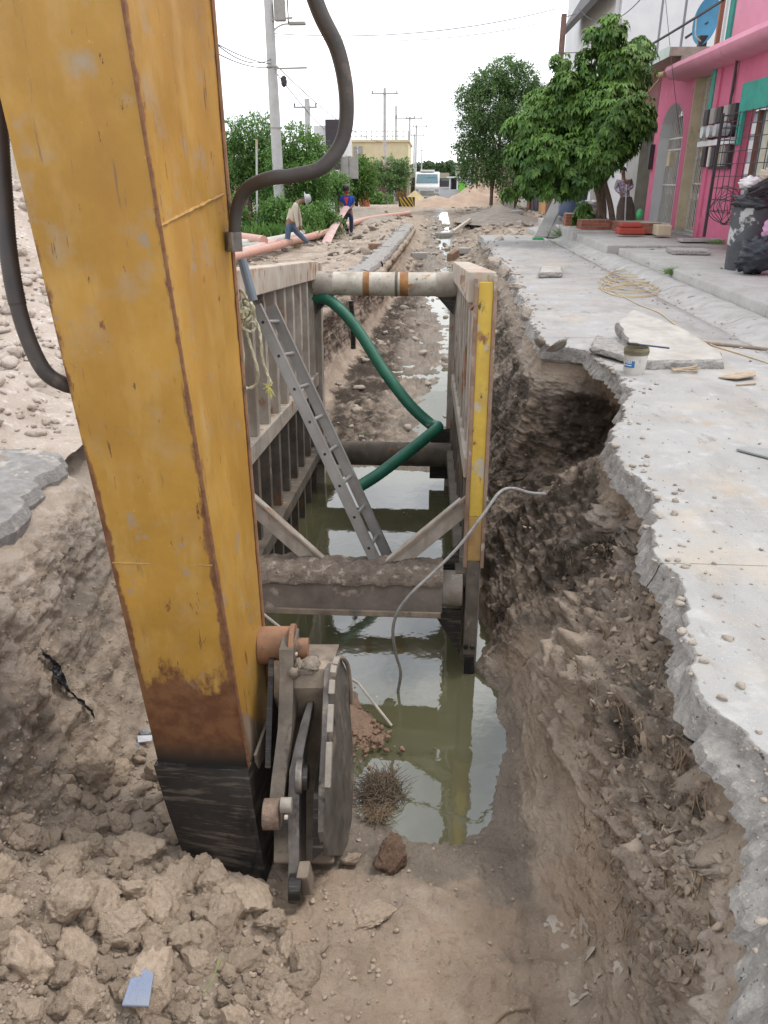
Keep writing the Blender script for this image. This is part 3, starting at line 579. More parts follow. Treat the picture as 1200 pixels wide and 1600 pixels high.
# small pitted hole on the side face
# wear plate at the foot
W1, W2 = Lb+Vector((-.012, -.03, 0)), Mb+Vector((.006, -.03, 0))
W3, W4 = at(283, 1345, Y=2.80), at(414, 1388, Y=2.70)
rows = []
for j in range(9):
    f_ = j/8; rows.append([ext(ext(W1, W3, f_), ext(W2, W4, f_), i/6)+Vector((0, .04*f_*f_, 0)) for i in range(7)])
q = MB(); q.grid(rows); A = [r[0] for r in rows]; Bq = [r[-1] for r in rows]
q.grid([[p, p+Vector((.02, .40, .0))] for p in A]); q.grid([[p, p+Vector((.035, .40, .02))] for p in Bq]); q.grid([[rows[-1][i], rows[-1][i]+Vector((.02, .4, .02))] for i in range(7)])
q.grid([[rows[0][i], rows[0][i]+Vector((0, .034, 0))] for i in range(7)])
put(q, 'foot_wear_plate', m_black, arm)
for py in ():
    a = ext(W1, W3, (py-1190)/155); b = ext(W2, W4, (py-1190)/180); q = MB(); q.bar(a+Vector((.005, -.003, 0)), b+Vector((-.005, -.003, 0)), .012, .006, (0, 1, 0)); put(q, 'wear_strip', m_black, arm)
# brown gusset plate on the low side
g0 = [sidept(424, 1092), sidept(392, 1180), at(412, 1290, Y=3.12), at(428, 1372, Y=3.3), at(438, 1300, Y=3.42)]
q = MB(); q.prism([p+Vector((.012, 0, 0)) for p in g0], (.016, 0, 0)); put(q, 'side_gusset', m_steelM, arm, bevel=.003)
# hoses
def px3(pts): return spline([at(x, y, d=d) for x, y, d in pts], 8)
def ribbed(pts, r, ribs):
    # a spiral-guard hose: rings stand proud
    P_ = []; R2 = []; L_ = len(pts)
    for i in range(L_-1):
        for k in range(6):
            P_.append(pts[i].lerp(pts[i+1], k/6)); R2.append(r*(1.0 if k % 2 == 0 else .93) if ribs(i/L_) else r*.9)
    return P_, R2
hl = px3([(20, -330, 2.75), (-30, -180, 2.8), (-38, -60, 2.88), (-30, 20, 2.9), (-6, 150, 2.9), (4, 280, 2.9), (14, 400, 2.9), (34, 500, 2.95), (66, 575, 3.0), (100, 600, 3.05), (125, 603, 3.1)])
pp, rr2 = ribbed(hl, .034, lambda f: f < .66); q = MB(); q.tube(pp, rr2, 12); h_ = put(q, 'hydraulic_hose', m_hose, arm, smooth=2)
for f_ in (18, 30): q = MB(); q.tube(hl[f_:f_+3], .038, 12); put(q, 'hose_sleeve', m_black, h_, smooth=True)
q = MB(); q.tube(hl[-5:-2], .04, 12); put(q, 'hose_collar', m_steel, h_, smooth=True)
hr = px3([(235, -330, 2.75), (330, -290, 2.8), (410, -180, 2.9), (470, -60, 3.0), (500, 20, 3.05), (528, 80, 3.1), (541, 150, 3.15), (536, 215, 3.2), (505, 260, 3.2), (460, 274, 3.2), (420, 279, 3.2), (385, 296, 3.25), (369, 330, 3.3), (366, 385, 3.35)])
q = MB(); q.tube(hr, [.036-.010*i/len(hr)+.0 for i in range(len(hr))], 14); h_ = put(q, 'hydraulic_hose', m_hose, arm, smooth=2)
q = MB(); q.tube([hr[-1]+Vector((0, 0, .06)), hr[-1]+Vector((0, 0, -.02))], .036, 12); put(q, 'hose_collar', m_steel, h_)
q = MB(); q.cyl(at(378, 405, d=3.6), at(396, 470, d=3.65), .022, 12); put(q, 'hose_end', flat('grey_hose', (.16, .19, .22)), arm)
# upper pivot: boss, disc, pin
def dcyl(a, b, r, nm, mt, n=28, bevel=.004, par=arm): q = MB(); q.cyl(a, b, r, n); return put(q, nm, mt, par, smooth=True, bevel=bevel)
pa = at(405, 1008, d=4.05)
dcyl(pa, at(456, 1008, d=4.05), .10, 'pivot_boss', m_rust)
dcyl(at(454, 1012, d=4.0), at(462, 1012, d=4.0), .125, 'pivot_flange', m_rust)
dcyl(at(460, 1012, d=3.98), at(482, 1012, d=3.98), .052, 'pivot_pin', m_rust)
dcyl(at(461, 1022, d=3.86), at(465, 1022, d=3.86), .010, 'bolt', m_pale, 12)
# link plates seen edge on
def plate_px(pts, th, nm, mt, par=arm, bevel=.005):
    """pts: (px, py, d) outline in a plane lying along the street; thickened to the left"""
    q = MB(); q.prism([at(x, y, d=d) for x, y, d in pts], (-th, 0, 0)); return put(q, nm, mt, par, bevel=bevel)
def link(pts, wd, th, nm, mt):
    """pts: (px, py, d): near edge line; wd width away from the viewer, th across"""
    q = MB(); A = [at(x, y, d=d) for x, y, d in pts]; rows = [[p, p+Vector((th, 0, 0)), p+Vector((th, wd, 0)), p+Vector((0, wd, 0)), p] for p in A]
    q.grid(rows); q.add(rows[0][:4], [(0, 1, 2, 3)]); q.add(rows[-1][:4], [(0, 1, 2, 3)]); return put(q, nm, mt, arm, bevel=.004)
link([(436, 1015, 3.86), (437, 1060, 3.84), (434, 1140, 3.8), (424, 1220, 3.75), (417, 1290, 3.7)], .20, .07, 'link_arm', m_linkD)
link([(420, 1030, 3.95), (417, 1100, 3.9), (414, 1200, 3.85)], .3, .03, 'inner_link', m_black)
dcyl(at(412, 1272, d=3.66), at(438, 1272, d=3.66), .072, 'lower_boss', mat('mud_rust', (.26, .19, .14), (.15, .1, .08), 22, .9, bump=.8), 20)
dcyl(at(438, 1258, d=3.62), at(456, 1258, d=3.62), .036, 'lower_pin', m_steelP, 20)
dcyl(at(444, 1277, d=3.58), at(450, 1277, d=3.58), .012, 'bolt', m_pale, 10)
# second link: thin flared plate

q = MB(); pts = [(481, 1097, 3.95), (470, 1130, 3.9), (461, 1165, 3.85), (452, 1205, 3.8), (450, 1260, 3.75), (451, 1340, 3.7), (450, 1405, 3.66)]
A = [at(*p[:2], d=p[2]) for p in pts]; wds = [.028, .045, .05, .055, .055, .05, .05]
rows = [[p, p+Vector((w_, 0, 0)), p+Vector((w_+.01, .18, 0)), p+Vector((0, .18, 0)), p] for p, w_ in zip(A, wds)]
q.grid(rows); q.add(rows[0][:4], [(0, 1, 2, 3)]); q.add(rows[-1][:4], [(0, 1, 2, 3)]); put(q, 'link_arm', m_steel, arm, bevel=.005)
dcyl(at(463, 1212, d=3.78), at(474, 1212, d=3.78), .085, 'link_boss', m_steel)
dcyl(at(473, 1214, d=3.76), at(482, 1214, d=3.76), .062, 'link_pin', m_black)
dcyl(at(452, 1388, d=3.64), at(472, 1388, d=3.64), .065, 'foot_boss', m_black, 20)
q = MB(); q.obox(at(477, 1372, d=3.68), Vector((.028, 0, .004)), Vector((0, .05, 0)), Vector((-.008, 0, .06))); put(q, 'foot_lug', m_steelM, arm, bevel=.008)
q = MB(); _c = at(478, 1040, d=3.86)
for _k in range(9): q.tube([_c+Vector((random.uniform(-.06, .06), random.uniform(-.04, .04), random.uniform(-.02, .02))) for _ in range(3)], [.02, .035, .015], 8)
put(q, 'mud_lump', mat('dry_mud', (.36, .3, .24), (.24, .2, .16), 20, .95, bump=1, bsc=60), arm, smooth=2)
# bucket: curved shell, cutting side plate, wear bar with gaps
bk_prof = [(1031, 3.98), (1033, 3.9), (1045, 3.85), (1075, 3.86), (1095, 3.95), (1120, 4.08), (1170, 4.18), (1240, 4.15), (1300, 4.0), (1345, 3.84)]
rows = []
for y, d in bk_prof: rows.append([at(x, y, d=d) for x in (428, 455, 480, 500, 522)])
top = [p+Vector((0, .22, -.05)) for p in rows[0]]
q = MB(); q.grid([top]+rows); bucket = put(q, 'bucket', m_steelM, arm, smooth=True)
so = bucket.modifiers.new('thick', 'SOLIDIFY'); so.thickness = .025
sp_ = [(514, 1080, 3.80), (516, 1045, 3.84), (524, 1030, 3.92), (534, 1031, 4.02), (542, 1048, 4.12), (547, 1100, 4.22), (551, 1160, 4.28), (553, 1215, 4.28), (550, 1280, 4.2), (544, 1318, 4.08), (535, 1337, 3.96), (514, 1337, 3.74), (506, 1300, 3.68), (507, 1230, 3.7), (512, 1150, 3.74)]
q = MB(); q.prism([at(x, y, d=d) for x, y, d in sp_], (-.03, -.004, 0)); put(q, 'side_plate', m_steel, bucket, bevel=.004)
rim = [at(x, y, d=d) for x, y, d in ((512, 1230, 3.66), (515, 1150, 3.70), (518, 1085, 3.76), (520, 1050, 3.80), (527, 1030, 3.9))]
for a, b in ((0, .22), (.27, .44), (.5, .66), (.72, .84), (.86, 1)):
    seg = [rim[0].lerp(rim[4], 0)]*0
    def rp_(f_): k = min(3, int(f_*4)); return rim[k].lerp(rim[k+1], f_*4-k)
    q = MB(); q.bar(rp_(a), rp_(b), .034, .03, (1, 0, 0)); put(q, 'wear_bar', m_steelP, bucket, bevel=.004)
q = MB(); q.tube(spline([at(x, y, d=d)+Vector((.01, 0, .005)) for x, y, d in sp_[0:6]], 4), .012, 8); put(q, 'rim_lip', m_steelM, bucket, smooth=True)
q = MB(); q.prism([at(490, 1240, d=3.72), at(506, 1235, d=3.72), at(505, 1330, d=3.7), at(488, 1345, d=3.7)], (0, .3, .02)); put(q, 'inner_floor', m_black, bucket)

# ================================================================ TRENCH SHIELD
m_sh = mat('weathered_white_paint', (.5, .45, .39), (.3, .26, .22), 4, .75, 0, .4, 40, bdist=.004,
    layers=[((.3, .25, .2), 6, .5, .66, (1, 1, .25)), ((.3, .14, .065), 7, .60, .66, (1, 1, .35)), ((.14, .105, .08), 5, .60, .68, (1, 1, .5))])
m_shD = mat('mud_stained_steel', (.18, .15, .12), (.09, .075, .06), 6, .85, 0, .5, 40, bdist=.004, layers=[((.24, .14, .08), 6, .60, .68, (1, 1, .4)), ((.33, .28, .23), 8, .63, .7, (1, 1, .5))])
m_shY = mat('shield_yellow_paint', (.62, .43, .06), (.5, .32, .04), 5, .5, 0, .25, 40, bdist=.003, layers=[((.22, .1, .045), 9, .56, .63, (1, 1, .5)), ((.42, .4, .34), 4, .59, .64, (1, 1, 1)), ((.36, .24, .09), 3, .5, .68, (1, 1, .5)), ((.07, .05, .035), 16, .62, .67, (1, 1, .6))])
m_shR = mat('shield_rust_rim', (.32, .22, .155), (.2, .11, .07), 9, .8, 0, .5, 50, bdist=.004, layers=[((.42, .37, .31), 7, .56, .66, (1, 1, 1))])
m_shT = mat('rail_white_rust', (.5, .45, .38), (.36, .3, .24), 4, .8, 0, .4, 40, bdist=.004, layers=[((.38, .2, .1), 5, .54, .64, (1, 1, .6)), ((.2, .1, .055), 11, .58, .65, (1, 1, .4))])
m_pipe = mat('spreader_white_paint', (.55, .51, .44), (.42, .37, .3), 6, .6, 0, .3, 40, bdist=.003, layers=[((.3, .25, .2), 5, .52, .66, (1, 1, 1)), ((.36, .17, .06), 9, .60, .66, (.5, 1, 1)), ((.12, .08, .06), 17, .63, .67, (.6, 1, 1))])
m_slv = mat('muddy_pipe_end', (.3, .26, .22), (.2, .17, .14), 6, .8, layers=[((.42, .38, .33), 8, .6, .7, (1, 1, 1))])
m_ochre = mat('rust_band', (.4, .19, .06), (.2, .1, .05), 8, .8, 0, .3)
FRT = at(775, 425, Y=5.05)          # top front outer corner of the right side
yw, pt = R_(-.25), R_(4.6)
ey = Vector((-math.sin(yw)*math.cos(pt), math.cos(yw)*math.cos(pt), -math.sin(pt))); ex = Vector((math.cos(yw), math.sin(yw), 0)); ez = ex.cross(ey)
HS, LS, TH, WIN = 2.95, 3.75, .15, 1.52
shield = thing('trench_shield', 'tall steel trench shield with yellow front edge and round spreader pipes in flooded trench', 'trench shield', tuple(FRT-ex*(TH+WIN/2)-ez*HS))
def sl(x, y, z): return FRT+ex*x+ey*y+ez*z     # local shield coordinates: x from the right outer face, z down from the top
def sbox(q, x0, x1, y0, y1, z0, z1): return q.obox(sl((x0+x1)/2, (y0+y1)/2, (z0+z1)/2), ex*(x1-x0)/2, ey*(y1-y0)/2, ez*(z1-z0)/2)
def side(xo, sgn, front_yellow):
    """xo: x of outer face; sgn +1 = inner side lies at larger x"""
    X = lambda t: (xo+sgn*t)
    def bx_(q, t0, t1, *r): return sbox(q, min(X(t0), X(t1)), max(X(t0), X(t1)), *r)
    sk = bx_(MB(), 0, .014, .06, LS-.02, -HS, -.10); pn = put(sk, 'side_panel', m_sh, shield, bevel=.0)
    lower = bx_(MB(), .0145, .02, .06, LS-.03, -HS, -1.30); put(lower, 'lower_skin', m_shD, pn)
    put(bx_(MB(), -.005, TH+.02, .02, LS, -.19, 0), 'top_rail', m_shT, pn, bevel=.008)
    put(bx_(MB(), .012, TH, .04, LS-.02, -1.36, -1.22), 'middle_rail', m_sh, pn, bevel=.006)
    put(bx_(MB(), .012, TH+.03, .02, LS, -2.18, -2.06), 'lower_rail', m_shD, pn, bevel=.006)
    n = 9
    for i in range(n):
        y = .12+(LS-.3)*i/(n-1)
        put(bx_(MB(), .012, TH-.02, y, y+.085, -1.22, -.13), 'rib', m_sh, pn, bevel=.005)
        put(bx_(MB(), .018, TH-.03, y, y+.08, -2.06, -1.36), 'rib', m_shD, pn, bevel=.005)
        put(bx_(MB(), .018, TH-.04, y+.02, y+.09, -2.9, -2.18), 'rib', m_shD, pn)
    # rear post
    put(bx_(MB(), -.01, TH+.04, LS, LS+.14, -HS, -.02), 'rear_post', m_sh, pn, bevel=.006)
    return pn
pr_ = side(0, -1, True)
pl_ = side(-(2*TH+WIN), 1, False)
# yellow front plate (knife edge) of the right side, in three lengths
def fplate(x0, x1, z0, z1, nm, mt, y0=-.03, y1=.06): return put(sbox(MB(), x0, x1, y0, y1, z0, z1), nm, mt, pr_, bevel=.004)
fplate(-.105, -.012, -1.62, -.06, 'front_plate', m_shY); fplate(-.105, -.012, -1.95, -1.622, 'front_plate', mat('faded_yellow_rust', (.5, .32, .09), (.3, .18, .09), 6, .8))
fplate(-.105, -.012, -2.7, -1.952, 'front_plate', m_shD); fplate(-.095, -.02, -HS-.12, -2.702, 'front_plate', m_black)
fplate(-.012, .012, -2.0, -.02, 'front_flange', m_shR, -.045, .08); fplate(-.13, -.105, -2.0, -.04, 'front_flange', m_shR, -.04, .08)
q = MB(); q.prism([sl(-.13, -.045, -.04), sl(-.13, .35, -.04), sl(-.20, .6, -.04), sl(-.2, .6, -.10), sl(-.15, .1, -.24), sl(-.13, -.045, -.2)], ex*.02); put(q, 'corner_gusset', m_shR, pr_)
for k in range(2): q = MB(); q.cyl(sl(-.09+.05*k, -.04, -2.62), sl(-.09+.05*k, -.07, -2.62), .018, 10); put(q, 'bolt', m_black, pr_)
# left front edge piece, orange yellow
xl = -(2*TH+WIN)
put(sbox(MB(), xl+.02, xl+.11, -.03, .06, -2.3, -.06), 'front_plate', mat('orange_yellow_paint', (.55, .3, .06), (.4, .2, .06), 7, .7, layers=[((.2, .09, .04), 9, .6, .68, (1, 1, 1))]), pl_, bevel=.004)
# spreaders
xi0, xi1 = -(TH+WIN), -TH
def spipe(y, z, r, nm, mt, ra=0.0): 
    q = MB(); q.cyl(sl(xi0-.02, y, z), sl(xi1+.02, y, z), r, 28); return put(q, nm, mt, shield, smooth=True)
sp = spipe(LS-.12, -.235, .125, 'spreader_pipe', m_pipe)
for f_, w_ in ((.37, .07), (.585, .03), (.64, .09)):
    q = MB(); x = xi0+(xi1-xi0)*f_; q.cyl(sl(x-w_/2, LS-.12, -.235), sl(x+w_/2, LS-.12, -.235), .1275, 28); put(q, 'rust_band', m_ochre if w_ > .05 else m_shD, sp, smooth=True)
for x, s in ((xi0, 1), (xi1, -1)):
    q = MB(); q.prism([sl(x, LS-.1, -.35), sl(x+.2*s, LS-.1, -.35), sl(x, LS-.1, -.56)], ey*.03); put(q, 'corner_bracket', m_black, shield)
    q = MB(); q.cyl(sl(x, LS-.12, -.235), sl(x+.2*s, LS-.12, -.235), .133, 28); put(q, 'pipe_socket', m_sh, sp, smooth=True)
lowp = spipe(LS-.12, -2.14, .14, 'spreader_pipe', m_shD)
put(sbox(MB(), xi1-.22, xi1, LS-.05, LS+.1, -2.45, -1.85), 'rear_bracket', m_black, shield)
# front lower spreader: pipe end with a flat boxed sleeve, caked in mud
fs = Vector(); yF, zF = .05, -2.20
fp = spipe(yF, zF, .13, 'spreader_pipe', m_slv)
slv = put(sbox(MB(), xi0-.02, xi1-.12, yF-.15, yF+.13, zF-.145, zF+.12), 'spreader_sleeve', mat('muddy_sleeve', (.24, .2, .17), (.14, .115, .095), 6, .85, layers=[((.4, .33, .27), 7, .6, .7, (1, 1, 1))]), fp, bevel=.012)
put(sbox(MB(), xi0-.02, xi1-.13, yF-.165, yF-.10, zF-.17, zF-.125), 'sleeve_flange', m_steelM, fp, bevel=.006)
rows = []; L_ = WIN-.1
for i in range(150):
    x = xi0-.02+L_*i/149; r = []
    for j in range(26):
        a = math.pi*j/25; pv = Vector((x*7, math.cos(a)*2, 4)); ns_ = mnoise.fractal(Vector((x*6, a*1.6, 3.3)), 1, 2, 5); ns2 = mnoise.noise(Vector((x*28, a*7, 1)))
        hgt = .05+.035*ns_+.012*ns2; hgt = max(.006, hgt*(1 if i > 3 else .4))
        yy_ = yF-.0-.17*math.cos(a); zz = zF+.105+(.04+hgt)*math.sin(a)**.7-(.035+.03*ns_ if j < 4 else 0)
        r.append(sl(x, yy_, zz))
    rows.append(r)
q = MB(); q.grid(rows); put(q, 'mud_crust', mat('caked_mud', (.24, .19, .15), (.13, .1, .08), 14, .95, bump=1.0, bsc=45, bdist=.02, layers=[((.4, .34, .28), 12, .55, .66, (1, 1, 1)), ((.08, .06, .05), 20, .6, .7, (1, 1, 1))]), fp, smooth=2)
# diagonal braces on the front plane
def brace(a, b, nm='diagonal_brace'):
    q = MB(); q.bar(a, b, .05, .13, (0, 0, 1)); o = put(q, nm, m_sh, shield, bevel=.005)
    q = MB(); q.bar(a+Vector((0, -.03, .07)), b+Vector((0, -.03, .07)), .035, .02, (0, 0, 1)); put(q, 'brace_flange', m_steelM, o)
brace(sl(xi1+.03, .12, -1.58), sl(xi1-.52, .10, -2.08))
brace(sl(xi0-.05, .12, -1.55), sl(xi0+.52, .10, -2.08))
q = MB(); q.prism([sl(xi1, .2, -1.9), sl(xi1, .2, -2.15), sl(xi1-.22, .2, -2.15)], ey*.02); put(q, 'corner_bracket', m_black, shield)
q = MB(); q.prism([sl(xi1-.2, -.02, -2.34), sl(xi1+.02, -.02, -2.34), sl(xi1+.02, -.02, -2.7)], ey*.02); put(q, 'corner_bracket', m_black, shield)
# ================================================================ ROCK SHAPES
def ico(sub):
    bm = bmesh.new(); bmesh.ops.create_icosphere(bm, subdivisions=sub, radius=1.0); bm.verts.ensure_lookup_table()
    v = np.array([q.co[:] for q in bm.verts]); f = [tuple(x.index for x in q.verts) for q in bm.faces]; bm.free(); return v, f
def rock_verts(v, seed, rough=.28, cuts=9):
    r_ = np.random.default_rng(seed); v = v.copy()
    for _ in range(cuts):       # broken planes
        n = r_.normal(size=3); n /= np.linalg.norm(n); d = r_.uniform(.55, .92); s = v@n; k = s > d; v[k] -= np.outer((s[k]-d)*.9, n)
    v *= (1+rough*fbm(v, 1.3, 3, off=seed*1.7))[:, None]; v *= (1+rough*.5*fbm(v, 3.6, 4, .62, ridged=True, off=seed*2.1)-rough*.2)[:, None]; v *= (1+.045*fbm(v, 11, 3, .6, off=seed))[:, None]
    return v*np.array([1, r_.uniform(.7, .95), r_.uniform(.6, .85)])
iv4, if4 = ico(5); iv2, if2 = ico(2)
ROCKME = []
for k in range(9):
    me = bpy.data.meshes.new('clod'); me.from_pydata(rock_verts(iv4, k+1, .34, 14).tolist(), [], if4); me.polygons.foreach_set('use_smooth', [True]*len(me.polygons)); me.materials.append(m_clod); ROCKME.append(me)
LOWR = [rock_verts(iv2, 40+k, .5, 12) for k in range(8)]
def rock(loc, r, label, group=None, mt=None, name='clod', sq=(1, 1, 1), var=None, cat='clod', rz=None):
    me = ROCKME[random.randrange(9) if var is None else var]
    if mt is not None:
        key = me.name+mt.name
        me = RM.setdefault(key, me.copy()) if key in RM else RM.setdefault(key, me.copy())
        me.materials[0] = mt
    o = bpy.data.objects.new(name, me); C.objects.link(o); o.location = loc; o.scale = (r*sq[0], r*sq[1], r*sq[2])
    o.rotation_euler = (random.uniform(-.9, .9), random.uniform(-.9, .9), random.uniform(0, 6.28) if rz is None else rz)
    return setp(o, label, cat, group)
RM = {}
def stones_stuff(places, name, mt, label, cat):
    """many small stones joined: places = [(x, y, z, r)]"""
    vs = []; fs = []; o = 0; r_ = np.random.default_rng(len(places))
    F_ = np.array(if2)
    for x, y, z, r in places:
        v = LOWR[r_.integers(8)]; a = r_.uniform(0, 6.28); c, s = math.cos(a), math.sin(a); b = r_.uniform(-.6, .6)
        M_ = np.array([[c, -s, 0], [s, c, 0], [0, 0, 1]])@np.array([[1, 0, 0], [0, math.cos(b), -math.sin(b)], [0, math.sin(b), math.cos(b)]])
        vs.append(v@M_.T*r*np.array([1, 1, r_.uniform(.7, 1.0)])+np.array([x, y, z])); fs.append(F_+o); o += len(v)
    V_ = np.concatenate(vs); Ft = np.concatenate(fs)
    me = bpy.data.meshes.new(name); me.vertices.add(len(V_)); me.vertices.foreach_set('co', V_.astype(np.float32).ravel())
    me.loops.add(Ft.size); me.polygons.add(len(Ft)); me.loops.foreach_set('vertex_index', Ft.astype(np.int32).ravel())
    me.polygons.foreach_set('loop_start', np.arange(0, Ft.size, 3, dtype=np.int32)); me.polygons.foreach_set('loop_total', np.full(len(Ft), 3, dtype=np.int32)); me.update(calc_edges=True)
    me.polygons.foreach_set('use_smooth', [True]*len(Ft)); me.materials.append(mt)
    ob = bpy.data.objects.new(name, me); C.objects.link(ob); return setp(ob, label, cat, kind='stuff')

# pale heap of dug caliche on the left
hx = np.linspace(-22, -2.5, 280); hy = np.concatenate([np.linspace(.4, 4.5, 60), np.linspace(4.55, 18.5, 230)]); HX, HY = np.meshgrid(hx, hy)
def heapz(X, Y):
    P3 = np.stack([X.ravel(), Y.ravel(), X.ravel()*0+2], 1)
    b_ = sstep(Y, 4.6, 12)*(1-sstep(Y, 12.5, 16.5))*sstep(-X, 2.9, 6.0)
    z = -.10+1.32*b_+.19*sstep(-X, 2.5, 2.75)*(1-sstep(Y, 4.2, 4.5))+.30*sstep(-X, 2.8, 3.6)*sstep(Y, 4.6, 5.6)*(1-sstep(Y, 13, 16))-.35*sstep(Y, 14.5, 17)
    n = fbm(P3, .7, 4).reshape(X.shape)*.28+np.maximum(0, fbm(P3, 3.2, 4, .6, off=5).reshape(X.shape))*.16+fbm(P3, 12, 3, .6).reshape(X.shape)*.035
    return z+n*np.clip(b_*2+.35, 0, 1)
HZ = heapz(HX, HY); n0 = HX.shape; ii = np.arange(HX.size).reshape(n0)
hq = np.stack([ii[:-1, :-1], ii[:-1, 1:], ii[1:, 1:], ii[1:, :-1]], -1).reshape(-1, 4)
heap = gridmesh('soil_heap', np.stack([HX, HY, HZ], -1).reshape(-1, 3), hq, m_caliche)
setp(heap, 'long pale heap of dug caliche soil behind the excavator arm', 'soil heap', kind='stuff')
pl = []
for _ in range(6500):
    Y_ = rng.uniform(3.0, 15.5); X_ = -rng.uniform(2.75, 4.5+Y_*.55); r = .008+.085*rng.random()**7+.022*rng.random()**2
    pl.append((X_, Y_, float(heapz(np.array([[X_]]), np.array([[Y_]]))[0, 0])+r*.25, r*(1+.04*Y_)))
stones_stuff(pl, 'caliche_rubble', m_caliche, 'pale pinkish lumps strewn over the caliche heap', 'rubble')
# ---- clods at the lower left, under the arm
from random import Random
rc = Random(21); spots = []
def inpoly(x, y, p):
    c = False; j = len(p)-1
    for i in range(len(p)):
        if (p[i][1] > y) != (p[j][1] > y) and x < (p[j][0]-p[i][0])*(y-p[i][1])/(p[j][1]-p[i][1])+p[i][0]: c = not c
        j = i
    return c
RUB = [(0, 1270), (60, 1215), (130, 1190), (200, 1175), (250, 1180), (300, 1350), (400, 1375), (425, 1440), (500, 1500), (470, 1560), (380, 1600), (300, 1700), (0, 1720), (-60, 1500)]
BIG = [(205, 1465, 36, 'large rounded pale clod sitting among the loose rubble, left of the tall clod'), (383, 1400, 44, 'tall blocky clod standing against the black foot of the excavator arm'),
       (258, 1420, 40, 'broad smooth clod just below the black wear plate'), (58, 1510, 38, 'pale wide clod at the left edge of the rubble'), (110, 1345, 36, 'low flat clod on the upper slope of the rubble'),
       (245, 1560, 40, 'rough pointed clod beside the blue plastic scrap'), (135, 1572, 36, 'cracked tan clod at the bottom of the rubble'), (296, 1371, 20, 'small square clod touching the black wear plate'), (340, 1385, 26, 'dark brown clod in the shade under the arm'),
       (225, 1335, 34, 'tan clod leaning on the left side of the black wear plate'), (350, 1450, 30, 'soft eroded clod sinking into the mud by the tall clod'), (150, 1215, 30, 'crumbly clod at the top of the rubble near the earth wall')]
def place_clod(px, py, rp, **k):
    p, n = hit(px, py); d = (p-Vector((0, 0, CAMH))).dot(_F); r = rp*d/FPX
    for (q, rr) in spots:
        dd = (p-q).length
        if dd < .5*(r+rr): return None
    spots.append((p, r)); return rock(p+n*r*rc.uniform(.3, .7)+Vector((0, 0, r*rc.uniform(.4, 1.25))), r*rc.uniform(1.1, 1.4), sq=(rc.uniform(.85, 1.15), rc.uniform(.8, 1.1), rc.uniform(.9, 1.3)), **k), p, r
for x, y, r, lb in BIG: place_clod(x, y, r*1.05, label=lb)
nclod = 0; tries = 0
while nclod < 282 and tries < 16000:
    tries += 1; x = rc.uniform(-10, 520); y = rc.uniform(1175, 1660)
    if not inpoly(x, y, RUB): continue
    r = 7+17*rc.random()**2.6 if y < 1330 else 8+27*rc.random()**2.4
    zone = ('high on the slope under the left earth wall' if y < 1290 else 'just left of the black wear plate' if x > 200 and y < 1400 else 'midway down the rubble at the left edge' if y < 1440 and x < 200 else 'right below the black wear plate' if y < 1490 and x > 260 else 'in the bottom left corner of the rubble' if x < 180 else 'near the blue plastic scrap' if x < 330 else 'where the rubble thins into the mud')
    szw = 'small' if r < 12 else 'fist sized' if r < 20 else 'large'
    if place_clod(x, y, r, label=szw+' dry tan clod '+zone, group=szw+' clods '+zone): nclod += 1
pl = []
for _ in range(4200):
    x = rc.uniform(-20, 600); y = rc.uniform(1165, 1690)
    if not inpoly(x, y, RUB) and rc.random() > .12: continue
    p, n = hit(x, y); r = (2+5.5*rc.random()**2)*.0025
    pl.append((p.x, p.y, p.z+r*.3, r))
for _ in range(260):    # crumbs at the foot of the left wall and on the mud
    x = rc.uniform(0, 260); y = rc.uniform(900, 1220); p, n = hit(x, y); r = rc.uniform(.004, .016); pl.append((p.x, p.y, p.z+r*.2, r))
stones_stuff(pl, 'clod_crumbs', m_crumb, 'small tan crumbs of earth between the clods', 'rubble')
pl = []
for _ in range(700):
    x = rc.uniform(430, 1190); y = rc.uniform(1000, 1640); p, n = hit(x, y)
    if p.z < -1.69: continue
    r = .003+.014*rc.random()**3; pl.append((p.x, p.y, p.z+r*.2, r))
for _ in range(350):
    x = rc.uniform(780, 1180); y = 480+(x-780)*1.5+rc.uniform(-60, 500); p, n = hit(x, y); r = .004+.03*rc.random()**3
    if p.z < -1.69: continue
    pl.append((p.x, p.y, p.z+r*.1, r))
stones_stuff(pl, 'wall_crumbs', m_crumb, 'pebbles and crumbs stuck in the muddy trench side', 'rubble')
# big muddy rock and neighbours by the water
m_red = mat('brown_rock', (.28, .17, .11), (.17, .11, .075), 8, .9, bump=1.0, bsc=30, bdist=.02, layers=[((.42, .33, .25), 9, .6, .7, (1, 1, 1))])
p, n = hit(614, 1352); rock(p+Vector((0, 0, .06)), .115, 'rough reddish brown rock on the mud at the water edge', mt=m_red, name='rock', cat='rock', var=3, sq=(1.0, .95, .95))
for x, y, r, lb in ((545, 1345, 22, 'wet mud lump tucked against the steel bucket'), (585, 1425, 34, 'smooth grey lump half sunk in the mud below the brown rock'), (470, 1500, 20, 'small mud lump near the foot of the arm'), (460, 1540, 24, 'crumbling mud lump at the right end of the rubble'), (505, 1480, 12, 'little brown stone lying on the mud alone')):
    p, n = hit(x, y); d = (p-Vector((0, 0, CAMH))).dot(_F); rock(p, r*d/FPX, lb, mt=m_soilrock if 'm_soilrock' in globals() else None, sq=(1.1, 1, .6), name='mud_lump', cat='mud lump')
